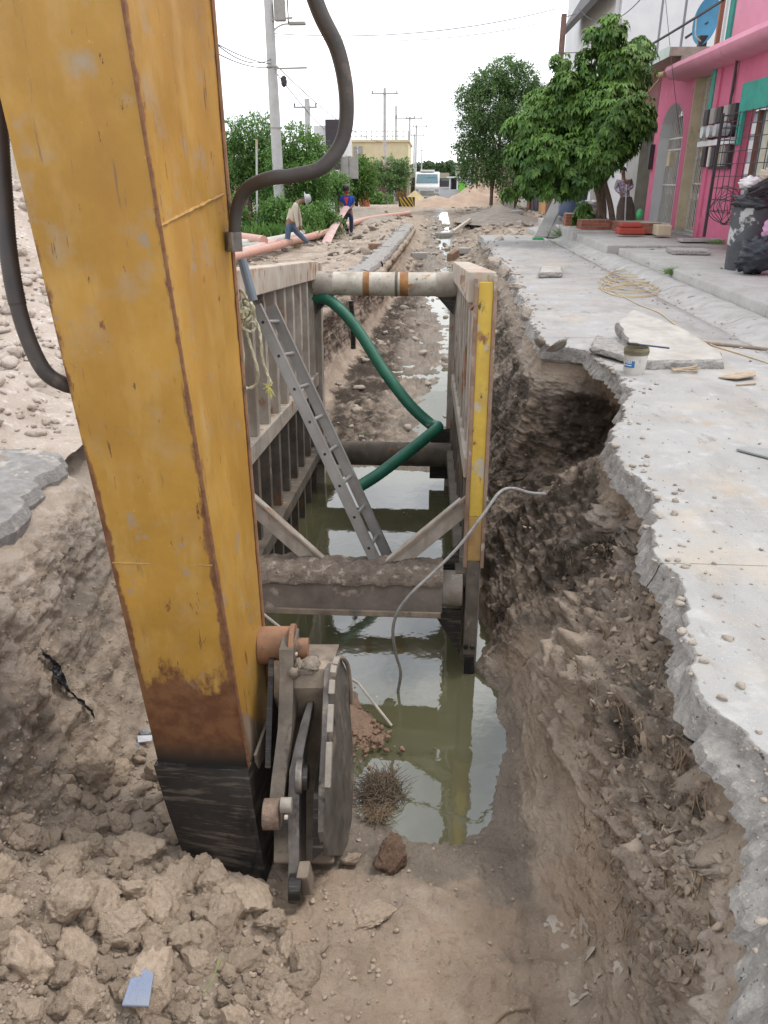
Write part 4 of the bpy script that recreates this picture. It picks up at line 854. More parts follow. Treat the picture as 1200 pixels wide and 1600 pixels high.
# red soil bar reaching into the water beside the bucket
q = MB(); rows = []
for i in range(60):
    f_ = i/59; c_ = at(470+110*f_, 1050+130*f_, z=-1.7); r = []
    for j in range(26):
        g_ = j/25*2-1; P_ = c_+Vector((g_*.26, .06*g_, 0)); h = .11*(1-g_*g_)*(math.sin(math.pi*min(1, .12+f_*.9))**.7)-.02+.03*mnoise.fractal(P_*6, 1, 2, 4)+.03*max(0, mnoise.noise(P_*13))
        r.append(Vector((P_.x, P_.y, -1.72+h)))
    rows.append(r)
q.grid(rows); put(q, 'soil_bar', mat('red_soil', (.3, .2, .14), (.2, .13, .09), 8, .85, bump=1, bsc=40, bdist=.02), smooth=2, label='reddish bar of wet soil in the water beside the bucket', cat='soil bar', kind='stuff')
pl = []
for _ in range(260):
    f_ = rc.random(); c_ = at(470+110*f_, 1050+130*f_, z=-1.7); r = rc.uniform(.008, .03); pl.append((c_.x+rc.gauss(0, .1), c_.y+rc.gauss(0, .06), -1.665, r))
stones_stuff(pl, 'red_crumbs', m_red, 'reddish crumbs on the soil bar by the bucket', 'rubble')

# ================================================================ LADDER, ROPE, HOSES
m_alu = mat('aluminium', (.34, .33, .315), (.25, .235, .22), 5, .5, .4, .2, 50, bdist=.002, layers=[((.3, .26, .22), 7, .58, .68, (1, 1, .5))])
LT, LBm = at(400, 478, Y=5.35), at(600, 905, Y=4.95)      # leans across the shield on its front spreader
ladder = thing('ladder', 'aluminium ladder leaning down into the trench shield with a red pole lashed to it', 'ladder', tuple(LBm))
ld = (LBm-LT).normalized(); wv_ = (_F*.93+Vector((.27, .0, 0))).normalized(); wv_ = (wv_-ld*wv_.dot(ld)).normalized(); nv = ld.cross(wv_)
WID = .34
for s, a_, b_ in ((0, 0, 0), (1, -.25, 0)):
    A = LT+wv_*WID*s+ld*a_*0; B = LBm+wv_*WID*s
    q = MB(); q.bar(A, B, .028, .075, tuple(nv)); st = put(q, 'stile', m_alu, ladder, bevel=.003)
    for u_ in (-.035, .035): q = MB(); q.bar(A+nv*u_, B+nv*u_, .036, .006, tuple(nv)); put(q, 'stile_flange', m_alu, st)
Ln = (LBm-LT).length; k = .12
while k < Ln-.05:
    q = MB(); q.cyl(LT+ld*k, LT+ld*k+wv_*WID, .015, 10); put(q, 'rung', m_alu, ladder, smooth=True)
    q = MB(); q.cyl(LT+ld*k-wv_*.0155, LT+ld*k-wv_*.0145, .011, 10); put(q, 'rung_end', m_black, ladder)
    k += .25
q = MB(); q.bar(LT+ld*.55+wv_*.12+nv*-.03, LT+ld*1.55+wv_*.12+nv*-.03, .022, .03, tuple(nv)); put(q, 'red_pole', mat('red_fibreglass', (.42, .07, .05), (.3, .06, .05), 8, .5, layers=[((.5, .36, .3), 9, .62, .7, (1, 1, 1))]), ladder)
q = MB(); q.tube(spline([LT+ld*.4+wv_*.05, LT+ld*.47+wv_*.14-nv*.04, LT+ld*.55+wv_*.15-nv*.04, LT+ld*.62+wv_*.16], 5), .008, 6); put(q, 'wire_hook', m_pale, ladder)
# rope bundle
m_rope = mat('yellowed_rope', (.52, .47, .3), (.38, .36, .26), 30, .9, bump=.9, bsc=120, bdist=.004)
rope = thing('rope', 'frayed yellowish rope knotted and hanging beside the top of the ladder', 'rope', tuple(at(392, 600, Y=5.1)))
def ropeline(pts, r=.010, Y=5.12, nm='strand'):
    P_ = spline([at(x, y, Y=Y+(rc.uniform(-.03, .03))) for x, y in pts], 7)
    q = MB(); q.tube(P_, r, 7, rf=lambda i, k: 1+.22*math.sin(k/7*6.28*2+i*1.1)); put(q, nm, m_rope, rope, smooth=True)
ropeline([(371, 445), (376, 470), (380, 495), (384, 515), (390, 535), (398, 560), (403, 580), (402, 597), (392, 606), (381, 606)])
ropeline([(374, 450), (388, 468), (396, 480), (398, 497), (405, 515), (408, 535), (410, 560), (416, 580), (423, 598)])
ropeline([(372, 470), (375, 490), (380, 505), (386, 500), (392, 492), (390, 480), (383, 470)])
ropeline([(374, 500), (384, 508), (394, 503), (399, 510), (393, 518), (383, 515), (376, 508)])
ropeline([(378, 505), (378, 530), (381, 560), (379, 590)], .008)
for k in range(5): ropeline([(379+rc.uniform(-4, 12), 490+rc.uniform(-8, 8)) for _ in range(5)], .011)
q = MB()
for k in range(26): a = at(420, 604, Y=5.1); q.tube([a, a+Vector((rc.uniform(-.04, .04), rc.uniform(-.03, .03), rc.uniform(-.09, .03)))], .0022, 4)
put(q, 'frayed_end', mat('frayed_yellow', (.6, .55, .16), None, 8, .9), rope)
q = MB(); q.tube(spline([at(x, y, Y=5.3) for x, y in ((366, 425), (378, 440), (386, 452), (390, 462))], 4), .03, 10); put(q, 'grey_wrap', flat('grey_tape', (.2, .22, .24)), rope, smooth=True)
# green suction hose
m_green = mat('green_hose', (.025, .17, .105), (.02, .125, .08), 6, .5, 0, .35, 40, bdist=.004, layers=[((.25, .25, .19), 7, .60, .70, (1, 1, 1))])
hg = spline([at(470, 470, Y=8.7), at(505, 466, Y=8.6), at(530, 482, Y=8.5), at(562, 520, Y=8.4), at(600, 580, Y=8.2), at(640, 632, Y=8.0), at(672, 662, Y=7.9), at(684, 668, Y=7.75), at(668, 682, Y=7.6), at(630, 712, Y=7.35), at(590, 742, Y=7.1), at(558, 762, Y=6.95)], 12)
q = MB(); q.tube(hg, .062, 14, rf=lambda i, k: 1.0 if i % 2 else .965)
put(q, 'green_hose', m_green, smooth=2, label='green suction hose dipping into the water through the trench shield', cat='hose')
# grey cable across the right wall and front spreader
q = MB(); q.tube(spline([at(852, 772, Y=5.0), at(828, 770, Y=4.95), at(800, 763, Y=4.9), at(780, 770, Y=4.8), at(758, 800, Y=4.7), at(720, 850, Y=4.6), at(680, 892, Y=4.5), at(645, 925, Y=4.42), at(622, 955, Y=4.4), at(614, 985, Y=4.4), at(618, 1020, Y=4.45), at(626, 1050, Y=4.5), at(622, 1080, Y=4.55)], 8), .011, 8)
put(q, 'cable', mat('grey_cable', (.3, .29, .27), (.2, .19, .18), 20, .6), smooth=True, label='thin grey cable hanging from the right trench wall into the water', cat='cable')
q = MB(); q.tube([at(412, 960, Y=4.3), at(500, 1030, Y=4.35), at(560, 1068, Y=4.4), at(612, 1134, Y=4.15)], .010, 8)
put(q, 'metal_rod', m_pale, smooth=True, label='thin pale rod slanting into the water behind the bucket', cat='rod')
q = MB(); q.tube([at(x, y, Y=8.95) for x, y in ((548, 470), (551, 505), (552, 545))], .03, 8); put(q, 'black_hose_piece', m_black, label='short black hose hanging against the left wall beyond the shield', cat='hose')

# ================================================================ LITTER, ROOTS
def crumple(c, ex_, ey_, ez_, seed, amp, n=22, closed=True):
    rows = []
    for i in range(n):
        th = math.pi*i/(n-1); r = []
        for j in range(n):
            ph = 2*math.pi*j/(n-1); d_ = Vector((math.sin(th)*math.cos(ph), math.sin(th)*math.sin(ph), math.cos(th)))
            s_ = 1+amp*mnoise.turbulence(d_*2.2+Vector((seed, seed, 0)), 3, True)-amp*.5
            r.append(Vector(c)+Vector(ex_)*d_.x*s_+Vector(ey_)*d_.y*s_+Vector(ez_)*d_.z*s_)
        rows.append(r)
    return MB().grid(rows)
m_bag = mat('black_plastic', (.022, .024, .03), (.035, .037, .045), 5, .32, 0, .5, 14, bdist=.02)
m_wbag = mat('white_plastic', (.72, .7, .7), (.6, .57, .58), 8, .45, 0, .5, 18, bdist=.02)
# black film hanging from the left wall
rows = []; r5 = Random(5)
for i in range(30):
    f_ = i/29; x = 58+75*f_+6*math.sin(f_*9); y = 1018+100*f_; wd = 4+15*math.sin(math.pi*min(1, f_*.95+.05))
    r = []
    for j in range(9):
        p, n = hit(x+(j/8-.5)*wd, y+(j/8-.5)*14); nn = mnoise.noise(Vector((f_*14, j*.9, 2)))
        r.append(p+n*.02+Vector((.05+.035*nn, -.02*nn, .02*nn)))
    rows.append(r)
put(MB().grid(rows), 'plastic_film', m_bag, label='torn strip of black plastic hanging out of the left earth wall', cat='plastic sheet', smooth=2)
# small junk left of the arm foot
p, n = hit(228, 1160); jk = thing('discarded_packet', 'grey and white crushed packet lying beside the excavator arm', 'litter', tuple(p))
put(crumple(p+Vector((0, .03, .05)), (.045, 0, .0), (0, .03, 0), (0, 0, .025), 3, .5), 'packet_end', flat('grey_rag', (.3, .3, .3)), jk, smooth=2)
q = MB(); q.prism([p+Vector(v_) for v_ in ((-.035, -.03, .02), (.05, -.03, .035), (.055, .0, .055), (-.045, 0, .045))], (0, -.004, .008)); put(q, 'white_panel', flat('white_card', (.75, .76, .82)), jk)
put(crumple(p+Vector((-.025, -.045, -.02)), (.015, 0, 0), (0, .02, 0), (-.01, 0, .05), 6, .5, 12), 'loose_flap', flat('grey_film', (.24, .24, .27)), jk, smooth=2)
p, n = hit(232, 1575); q = MB(); a_ = [Vector((-.06, -.08, .03)), Vector((.05, -.09, .05)), Vector((.03, .03, .06)), Vector((-.01, .055, .055)), Vector((-.06, .02, .045))]
q.prism([p+v_+Vector((0, 0, .09)) for v_ in a_], (0, 0, .012)); put(q, 'blue_plastic_scrap', mat('blue_plastic', (.2, .25, .37), (.28, .31, .38), 4, .4), bevel=.004, label='flat pale blue plastic scrap poking out of the clods', cat='litter')
p, n = hit(846, 1158); put(crumple(p+n*.07, (.045, 0, 0), (0, .03, .02), (0, 0, .06), 9, .7), 'crumpled_foil', mat('foil', (.62, .63, .66), (.4, .41, .45), 30, .3, .6, .8, 40, bdist=.01), smooth=2, label='crumpled silver foil stuck on the right trench slope', cat='litter')
p, n = hit(855, 1022); q = MB(); q.obox(p+n*.012, Vector((.012, .004, .0)), Vector((0, .035, .03)), n*.004); put(q, 'glass_shard', flat('greenish_glass', (.32, .35, .32), .2), label='greenish glass shard pressed in the right trench slope', cat='litter')
# old pipe running down inside the right wall
L_ = [hit(x, y) for x, y in ((988, 1150), (982, 1185), (990, 1225), (1000, 1262), (1012, 1300), (1008, 1335))]
q = MB(); q.tube(spline([p+n*.035 for p, n in L_], 6), [.014+.0006*i for i in range(31)], 9); put(q, 'buried_pipe', mat('grey_old_pipe', (.34, .33, .31), (.24, .23, .21), 14, .8), smooth=True, label='bent grey pipe end exposed in the right trench wall', cat='pipe')
# roots hanging from the right wall
m_root = mat('dry_root', (.3, .22, .14), (.18, .13, .09), 30, .95, bump=.6, bsc=80, bdist=.004)
q = MB(); r6 = Random(9)
for k in range(1700):
    x = r6.uniform(880, 1110); y = r6.uniform(820, 1500)
    if x < 880+(y-820)*.05 or x > 1000+(y-820)*.22+30: continue
    p, n = hit(x, y); L = r6.uniform(.03, .14); d_ = (n*r6.uniform(.1, .5)+Vector((r6.uniform(-.4, .3), r6.uniform(-.8, .8), -r6.uniform(.2, 1)))).normalized()
    pts = [p]; 
    for s_ in range(4): d_ = (d_+Vector((r6.uniform(-.3, .3), r6.uniform(-.4, .4), r6.uniform(-.5, .1)))).normalized(); pts.append(pts[-1]+d_*L/4)
    q.tube(pts, [.0042, .0036, .003, .002, .001], 4, cap=False)
put(q, 'wall_roots', m_root, label='fine dry roots and straw hanging out of the right trench wall', cat='roots', kind='stuff')
m_fl = mat('mud_flake', (.44, .355, .275), (.26, .2, .15), 9, .9, bump=.9, bsc=40, bdist=.01)
vsq = MB(); rq = Random(31)
for k in range(950):
    y = rq.uniform(850, 1560); xa = 915+(y-850)*.06; xb = 1010+(y-850)*.2; x = rq.gauss((xa+xb)/2, (xb-xa)*.3)
    p, n = hit(x, y)
    if p.z > -.2 or p.z < -1.6: continue
    s_ = rq.uniform(.006, .022)*(1+.9*(rq.random() < .1)); tx = (n.orthogonal()+Vector((rq.gauss(0, .5), rq.gauss(0, .5), rq.gauss(0, .5)))).normalized(); ty = (n.cross(tx)+n*rq.gauss(0, .5)).normalized()
    o_ = len(vsq.v); c0 = p+n*rq.uniform(.0, .025); bow = rq.uniform(-.5, .9)*s_
    for i in (-1, 0, 1):
        for j in (-1, 0, 1): vsq.v.append(tuple(c0+tx*i*s_*(1.3-.3*abs(j)+rq.uniform(-.25, .25))+ty*j*s_*.8*(1+rq.uniform(-.3, .3))+n*(bow*(1-abs(i))+rq.uniform(-.2, .2)*s_)))
    vsq.f += [(o_+a, o_+a+1, o_+a+4, o_+a+3) for a in (0, 1, 3, 4)]
fo = put(vsq, 'wall_flakes', m_fl, smooth=2, recalc=False, label='ragged flakes of mud and matted roots on the right trench wall', cat='mud flakes', kind='stuff'); so_ = fo.modifiers.new('t', 'SOLIDIFY'); so_.thickness = .006
def tuft(px, py, n_, L, name, mt, label, cat, spread=.7, upv=.8, r=.0025, seed=1, surf=None):
    rr = Random(seed); q = MB(); p = surf if surf else hit(px, py)[0]
    for k in range(n_):
        b = p+Vector((rr.gauss(0, L*.28), rr.gauss(0, L*.28), 0)); d_ = Vector((rr.gauss(0, spread), rr.gauss(0, spread), upv+rr.random()*.5)).normalized(); pts = [b]
        for s_ in range(4): d_ = (d_+Vector((rr.gauss(0, .18), rr.gauss(0, .18), -.16))).normalized(); pts.append(pts[-1]+d_*L*rr.uniform(.7, 1.2)/4)
        q.tube(pts, [r, r, r*.8, r*.6, r*.2], 4, cap=False)
    return put(q, name, mt, label=label, cat=cat, kind='stuff')
tuft(598, 1256, 30, .07, 'root_clump', m_root, 'tangled brown root clump lying in the shallow water by the bucket', 'roots', 1.0, .45, .003, 3, surf=at(604, 1250, z=-1.68))
tuft(585, 1275, 160, .11, 'twig_clump', m_root, 'loose twigs between the bucket and the root clump', 'twigs', 1.0, .4, .002, 4, surf=at(588, 1270, z=-1.66))
q = MB(); rs_ = Random(77); cR = at(596, 1240, z=-1.67)
for k in range(620):
    u_, v_ = rs_.gauss(0, .42), rs_.gauss(0, .42)
    if u_*u_+v_*v_ > 1.1: continue
    b = cR+Vector((u_*.13+v_*.05, -u_*.05+v_*.17, .09*max(0, 1-u_*u_-v_*v_)*rs_.random()-.01)); a0 = rs_.gauss(2.1, .9); L = rs_.uniform(.04, .16)
    d_ = Vector((math.cos(a0), math.sin(a0), rs_.gauss(.05, .28))).normalized(); pts = [b]
    for s_ in range(4): d_ = (d_+Vector((rs_.gauss(0, .25), rs_.gauss(0, .25), rs_.gauss(-.06, .15)))).normalized(); pts.append(pts[-1]+d_*L/4)
    q.tube(pts, [.0032, .0028, .0024, .0018, .0008], 4, cap=False)
put(q, 'root_mat', mat('wet_root', (.17, .125, .085), (.09, .065, .045), 30, .9), label='matted heap of wet brown roots lying in the shallow water', cat='roots', kind='stuff')
# big muddy leaves / flakes on the lower right mud
m_flake = mat('muddy_leaf', (.48, .42, .355), (.34, .29, .24), 12, .85, 0, .8, 30, bdist=.01)
r7 = Random(14)
for k in range(26):
    x = r7.uniform(850, 985); y = r7.uniform(1410, 1600); p, n = hit(x, y); s_ = r7.uniform(.035, .08); a0 = r7.uniform(0, 6.28); rows = []
    tx = n.orthogonal().normalized(); ty = n.cross(tx); c_, s2 = math.cos(a0), math.sin(a0); u1 = tx*c_+ty*s2; u2 = ty*c_-tx*s2
    for i in range(8):
        f_ = i/7; wd = math.sin(math.pi*(f_*.9+.06))**.7*s_*.55
        rows.append([p+n*(.010+.012*math.sin(f_*3+k)+.010*abs(j)*mnoise.noise(Vector((f_*5, j, k))))+u1*(f_-.5)*2*s_+u2*wd*j*(1+.3*math.sin(f_*19+k)) for j in (-1, -.5, 0, .5, 1)])
    put(MB().grid(rows), 'muddy_leaf', m_flake, smooth=2, label='mud coated leaf on the slope at the lower right', cat='leaf', group='muddy leaves on the lower right slope')
p, n = hit(800, 1590); q = MB(); q.tube(spline([hit(x, y)[0]+Vector((0, 0, .008)) for x, y in ((772, 1602), (790, 1585), (808, 1580), (828, 1578))], 5), .005, 6); put(q, 'stick', m_root, label='short curved stick on the mud at the bottom edge', cat='stick')
for x, y in ((105, 955), (262, 1245)): p, n = hit(x, y); q = MB(); q.tube([p+n*.01, p+n*.03+Vector((-.02, .0, -.09))], .003, 5); put(q, 'straw', m_rope, label='pale straw on the left earth wall' if y < 1000 else 'pale straw beside the wear plate', cat='straw')
q = MB(); p, n = hit(338, 1545); q.tube(spline([p+Vector((-.03, -.06, .05)), p+Vector((0, 0, .09)), p+Vector((.01, .06, .12))], 4), .0035, 5); q.tube([p+Vector((0, 0, .09)), p+Vector((.03, .03, .14))], .002, 4); put(q, 'weed_stem', flat('pale_green_stem', (.3, .33, .14)), label='green weed stem sticking up from the bottom mud', cat='weed')

# ================================================================ THINGS ON THE ROAD SLAB
def slabchunk(outline, z0, th, name, label, tilt=(0, 0), cat='concrete slab', mt_top=None):
    """outline on the road in metres; broken thick edge"""
    rr = Random(int(abs(outline[0][0])*100)); pts = []
    for i, a in enumerate(outline):
        b = outline[(i+1) % len(outline)]; n_ = max(2, int((Vector(b)-Vector(a)).length/.06))
        for k in range(n_): pts.append(Vector(a).lerp(Vector(b), k/n_)+Vector((rr.uniform(-.015, .015), rr.uniform(-.015, .015))))
    cx = sum(p.x for p in pts)/len(pts); cy = sum(p.y for p in pts)/len(pts)
    Z = lambda p, h: z0+h+(p.x-cx)*tilt[0]+(p.y-cy)*tilt[1]
    rings = []
    for s_, h in ((.93, 0), (1.0, .25*th), (1.0, .55*th), (.985, .85*th), (.955, th)):
        rings.append([Vector((cx+(p.x-cx)*s_+rr.uniform(-.008, .008), cy+(p.y-cy)*s_+rr.uniform(-.008, .008), Z(p, h)+(rr.uniform(-.008, .008) if 0 < h < th else 0))) for p in pts])
    root = thing(name, label, cat, (cx, cy, z0))
    q = MB(); n_ = len(pts); vs = [p for r in rings for p in r]; fs = [(i*n_+k, i*n_+(k+1) % n_, (i+1)*n_+(k+1) % n_, (i+1)*n_+k) for i in range(4) for k in range(n_)]; q.add(vs, fs+[tuple(range(n_))[::-1]])
    put(q, 'broken_edge', m_broken, root, recalc=True)
    q = MB(); q.add([p+Vector((0, 0, .001)) for p in rings[-1]], [tuple(range(n_))]); put(q, 'top_surface', mt_top or mat('dusty_slab_top', (.46, .44, .4), (.34, .32, .29), 5, .9, layers=[((.42, .36, .3), 6, .6, .7, (1, 1, 1))]), root)
    return root
def g2(x, y, z=0): p = at(x, y, z=z); return (p.x, p.y)
slabchunk([g2(1000, 578), g2(1130, 577), g2(1128, 552, .1), g2(1060, 525, .1), g2(985, 507, .1), g2(962, 520, .1)], .025, .14, 'broken_slab', 'large white topped slab of broken concrete behind the paint pail', (.0, .10))
slabchunk([g2(922, 556), g2(975, 570), g2(1005, 568), g2(1000, 548), g2(930, 535)], .02, .06, 'broken_slab', 'grey rubble slab left of the paint pail at the trench edge', (-.05, 0), mt_top=m_broken)
slabchunk([g2(842, 435), g2(878, 434), g2(876, 424), g2(845, 424)], .0, .10, 'broken_slab', 'small block of broken concrete alone on the road', cat='concrete block')
p = at(990, 583, z=0); pail = thing('paint_pail', 'dirty white paint pail with a blue label standing on the road', 'pail', tuple(p))
m_pail = mat('dirty_white_plastic', (.62, .6, .56), (.5, .47, .42), 10, .5, 0, .2, layers=[((.2, .16, .11), 11, .56, .66, (1, 1, .35))])
PR = .108; PH = .245
q = MB(); q.lathe([(0, 0), (PR*.88, 0), (PR*.9, .01), (PR, PH*.78)], p, 32); put(q, 'pail_body', m_pail, pail, smooth=True)
q = MB(); q.lathe([(PR*1.0, PH*.74), (PR*1.05, PH*.75), (PR*1.05, PH*.80), (PR*1.02, PH*.81), (PR*1.02, PH*.85), (PR*1.06, PH*.86), (PR*1.06, PH*.93), (PR*1.03, PH*.94), (PR*1.02, PH), (PR*.95, PH), (PR*.93, PH*.6), (0, PH*.6)], p, 32)
put(q, 'pail_rim', mat('dirty_rim', (.12, .1, .06), (.2, .17, .1), 14, .7), pail, smooth=True)
def curved_label(c, r, a0, a1, z0, z1, nm, mt, par):
    rows = [[Vector((c[0]+r*math.cos(a0+(a1-a0)*k/10), c[1]+r*math.sin(a0+(a1-a0)*k/10), c[2]+z)) for k in range(11)] for z in (z0, z1)]
    return put(MB().grid(rows), nm, mt, par, recalc=False)
lb_ = curved_label(p, PR*.965, R_(195), R_(255), .07, .145, 'blue_label', flat('label_blue', (.03, .16, .42), .4), pail)
for k in range(6): curved_label(p, PR*.985, R_(199+k*7), R_(203+k*7), .105, .132, 'letter', flat('label_white', (.75, .78, .82)) if k == 0 else bpy.data.materials['label_white'], lb_)
curved_label(p, PR*.985, R_(199), R_(240), .085, .094, 'print_line', bpy.data.materials['label_white'], lb_)
q = MB(); q.tube([p+Vector((PR*1.03*math.cos(a), -PR*.3+PR*1.0*math.sin(a)*.2, PH*.88-.11*math.sin(a))) for a in [math.pi*k/14 for k in range(15)]], .003, 5); put(q, 'wire_handle', m_steel, pail)
bt = p+Vector((.0, -.03, PH+.01)); q = MB(); q.bar(bt+Vector((0, 0, .02)), bt+Vector((.30, .05, -.02)), .03, .014)
tr = put(q, 'paint_brush', flat('navy_handle', (.03, .05, .12), .4), bevel=.005, label='navy handled brush resting across the rim of the paint pail', cat='brush')
q = MB(); q.bar(bt+Vector((-.10, -.02, .03)), bt+Vector((.0, 0, .02)), .05, .02); put(q, 'bristles', m_black, tr)
# yellow extension cord
m_cord = mat('yellow_cord', (.55, .44, .25), (.46, .37, .23), 20, .5)
def road3(x, y, h=.012): q = at(x, y, z=0); return Vector((q.x, q.y, h))
cordp = [road3(x, y) for x, y in ((1215, 574), (1160, 556), (1110, 540), (1075, 522), (1050, 505), (1030, 490), (1000, 478), (975, 465), (955, 455), (938, 451))]
coil = []
r8 = Random(4)
for k in range(44):
    a = k*1.05; cx, cy = 985+8*math.sin(k*.37), 458-7*(k/44)*4; coil.append(road3(cx+(38+8*r8.random())*math.cos(a), cy+(8+4*r8.random())*math.sin(a), .012+.002*k*.3))
q = MB(); q.tube(spline(cordp+coil, 5), .0075, 6); put(q, 'extension_cord', m_cord, smooth=True, label='pale yellow extension cord uncoiled across the road slab', cat='cord')
q = MB(); q.tube([road3(1096, 538, .02), road3(1150, 543, .02), road3(1230, 552, .02)], .018, 8); put(q, 'wooden_pole', mat('grey_wood_pole', (.36, .28, .22), (.26, .2, .16), 12, .85), label='brown wooden pole lying beside the cord at the right edge', cat='pole')
m_ply = mat('scrap_wood', (.46, .36, .26), (.32, .25, .18), 20, .9)
kd = thing('wood_scraps', 'small bundle of thin brown sticks by the white topped slab', 'sticks', tuple(road3(1073, 580)))
for k in range(6): a = road3(1050+r8.uniform(-3, 6), 576+k*1.6, .01+.004*k); b = road3(1094+r8.uniform(-8, 2), 577+r8.uniform(0, 8), .014+.004*k); q = MB(); q.tube([a, b], .009, 6); put(q, 'stick', m_ply, kd)
def sheet(pts, h, nm, label, mt, cat): q = MB(); q.prism([road3(x, y, .006+hh) for (x, y), hh in zip(pts, h)], (0, 0, .012)); return put(q, nm, mt, label=label, cat=cat)
sheet([(1122, 592), (1150, 597), (1180, 594), (1178, 587), (1150, 589)], (0, .02, .03, .03, .02), 'cardboard_piece', 'curled piece of brown cardboard on the road right of the slab', m_ply, 'cardboard')
sheet([(1150, 604), (1181, 602), (1180, 600), (1151, 602)], (0,)*4, 'thin_lath', 'thin wooden lath below the cardboard piece', m_ply, 'lath')
sheet([(1150, 705), (1215, 722), (1215, 706), (1160, 702)], (0,)*4, 'grey_offcut', 'flat grey sheet at the right edge of the road', flat('grey_sheet', (.3, .31, .3)), 'sheet')
# crumbs on the road
pl = []
for _ in range(420):
    x = rc.uniform(880, 1200); y = 420+rc.random()**.8*600; q_ = at(x, y, z=0)
    if q_.x > float(slab_x([q_.y])[0])+.18 and q_.x < 3.6: r = .003+.012*rc.random()**5; pl.append((q_.x, q_.y, r*.3, r))
for _ in range(500):
    Y_ = rc.uniform(6, 24); X_ = 3.5+rc.gauss(0, .14); r = .005+.022*rc.random()**3; pl.append((X_, Y_, r*.3, r))
for _ in range(700):
    Y_ = 1.2+22*rc.random()**1.4; X_ = float(slab_x([Y_])[0])+abs(rc.gauss(.05, .12)); r = .004+.02*rc.random()**4*(1+Y_*.08); pl.append((X_, Y_, r*.2, r))
stones_stuff(pl, 'road_grit', m_clodp, 'loose grit and pebbles scattered on the road slab', 'grit')

# ================================================================ RUBBLE AND THINGS FARTHER DOWN THE TRENCH
pl = []
for _ in range(2600):
    Y_ = 9.5+34*rc.random()**1.3; xe = float(np.interp(Y_, secY, secX[:, 10])); X_ = xe-rc.random()*(1.4+Y_*.12)
    if (X_+3.7)**2+(Y_-22.4)**2 < 2.2 or (X_+3.1)**2+(Y_-29)**2 < 2.0: continue
    p = drop(X_, Y_); r = .015+.085*rc.random()**4*(.5+Y_*.03); pl.append((p.x, p.y, p.z+r*.25, r))
for _ in range(650):
    Y_ = 9.5+30*rc.random()**1.3; X_ = rc.uniform(float(np.interp(Y_, secY, secX[:, 8])), 1.5); p = drop(X_, Y_); r = .012+.11*rc.random()**5*(.6+Y_*.03); pl.append((p.x, p.y, p.z+r*.2, r))
for _ in range(1100):
    Y_ = rc.uniform(24, 52); X_ = rc.uniform(1.4, 6.5); p = drop(X_, Y_); r = .02+.14*rc.random()**4; pl.append((p.x, p.y, p.z+r*.25, r))
stones_stuff(pl, 'broken_rubble', m_clodp, 'grey and pink rubble along both edges of the far trench', 'rubble')
def slabbit(px, py, Y_, w, d, h, label, rz=0.0, tilt=0.0, mt=None, name='concrete_block', cat='concrete block', up=0.0):
    p = at(px, py, Y=Y_); g_ = drop(p.x, Y_); g_.z = max(g_.z, p.z-.3) if abs(g_.z-p.z) > .8 else g_.z
    q = MB(); q.obox(g_+Vector((0, 0, h/2+up)), Vector((math.cos(rz)*w/2, math.sin(rz)*w/2, tilt*w/2)), Vector((-math.sin(rz)*d/2, math.cos(rz)*d/2, 0)), Vector((0, 0, h/2)))
    return put(q, name, mt or m_broken, bevel=.02, label=label, cat=cat)
slabbit(655, 388, 25.5, .5, .22, .2, 'grey hollow block on the trench bed', .1, mt=m_walk); slabbit(727, 383, 26, .42, .22, .18, 'tan block near the right side of the trench bed', .2, mt=m_walk)
slabbit(708, 389, 25.8, .3, .25, .26, 'dark wedge of stone beside the white puddle', .7, .4, mt=m_red); slabbit(586, 390, 22, .36, .2, .18, 'brown block on the rubble left of the trench', .1, mt=m_red)
slabbit(795, 345, 36, 1.1, .6, .16, 'flat pale slab on the rubble at the right of the far trench', .25, .1, up=.2); slabbit(745, 336, 42, .9, .4, .14, 'long grey slab beyond the far puddle', 0, .05, up=.1)
slabbit(795, 325, 44, .5, .3, .55, 'upright concrete stub under the potted bush', 0); slabbit(700, 356, 33, .9, .5, .15, 'flat slab lying in the far puddle', .4)
q = MB(); a = at(708, 362, z=-.25); b = at(735, 343, z=.05); q.bar(a, b, .12, .1); put(q, 'timber_plank', m_clodp, label='pale plank sloping out of the far trench', cat='plank')
# rubble chunks as individuals, along the left ledge
chunkspots = [(560, 372), (600, 352), (560, 400), (538, 382), (612, 372), (585, 360), (550, 352), (625, 345), (640, 340), (612, 392), (575, 405), (545, 395), (520, 398), (598, 378), (632, 352), (572, 345), (604, 340)]
for k, (x, y) in enumerate(chunkspots):
    p = at(x, y, z=-.2); p = drop(p.x, p.y); rock(p+Vector((0, 0, .04)), rc.uniform(.12, .24), 'grey chunk of broken paving on the left bank of the trench', group='paving chunks on the left bank', mt=m_clodp, name='paving_chunk', cat='rubble chunk', sq=(1.2, 1, .5))
for k, (x, y) in enumerate([(770, 352), (800, 360), (825, 352), (755, 372), (780, 378), (840, 340), (760, 395), (812, 335), (772, 412), (788, 430), (806, 455), (820, 500), (843, 545), (870, 552)]):
    p = at(x, y, z=-.05); p = drop(p.x, p.y) if p.y > 24 else Vector((p.x, p.y, .0)); rock(p+Vector((0, 0, .02)), rc.uniform(.06, .09)*(1+p.y*.05), 'pale chunk of broken concrete on the right edge of the trench', group='concrete chunks on the right edge', mt=m_clodp, name='paving_chunk', cat='rubble chunk', sq=(1.2, 1, .6))
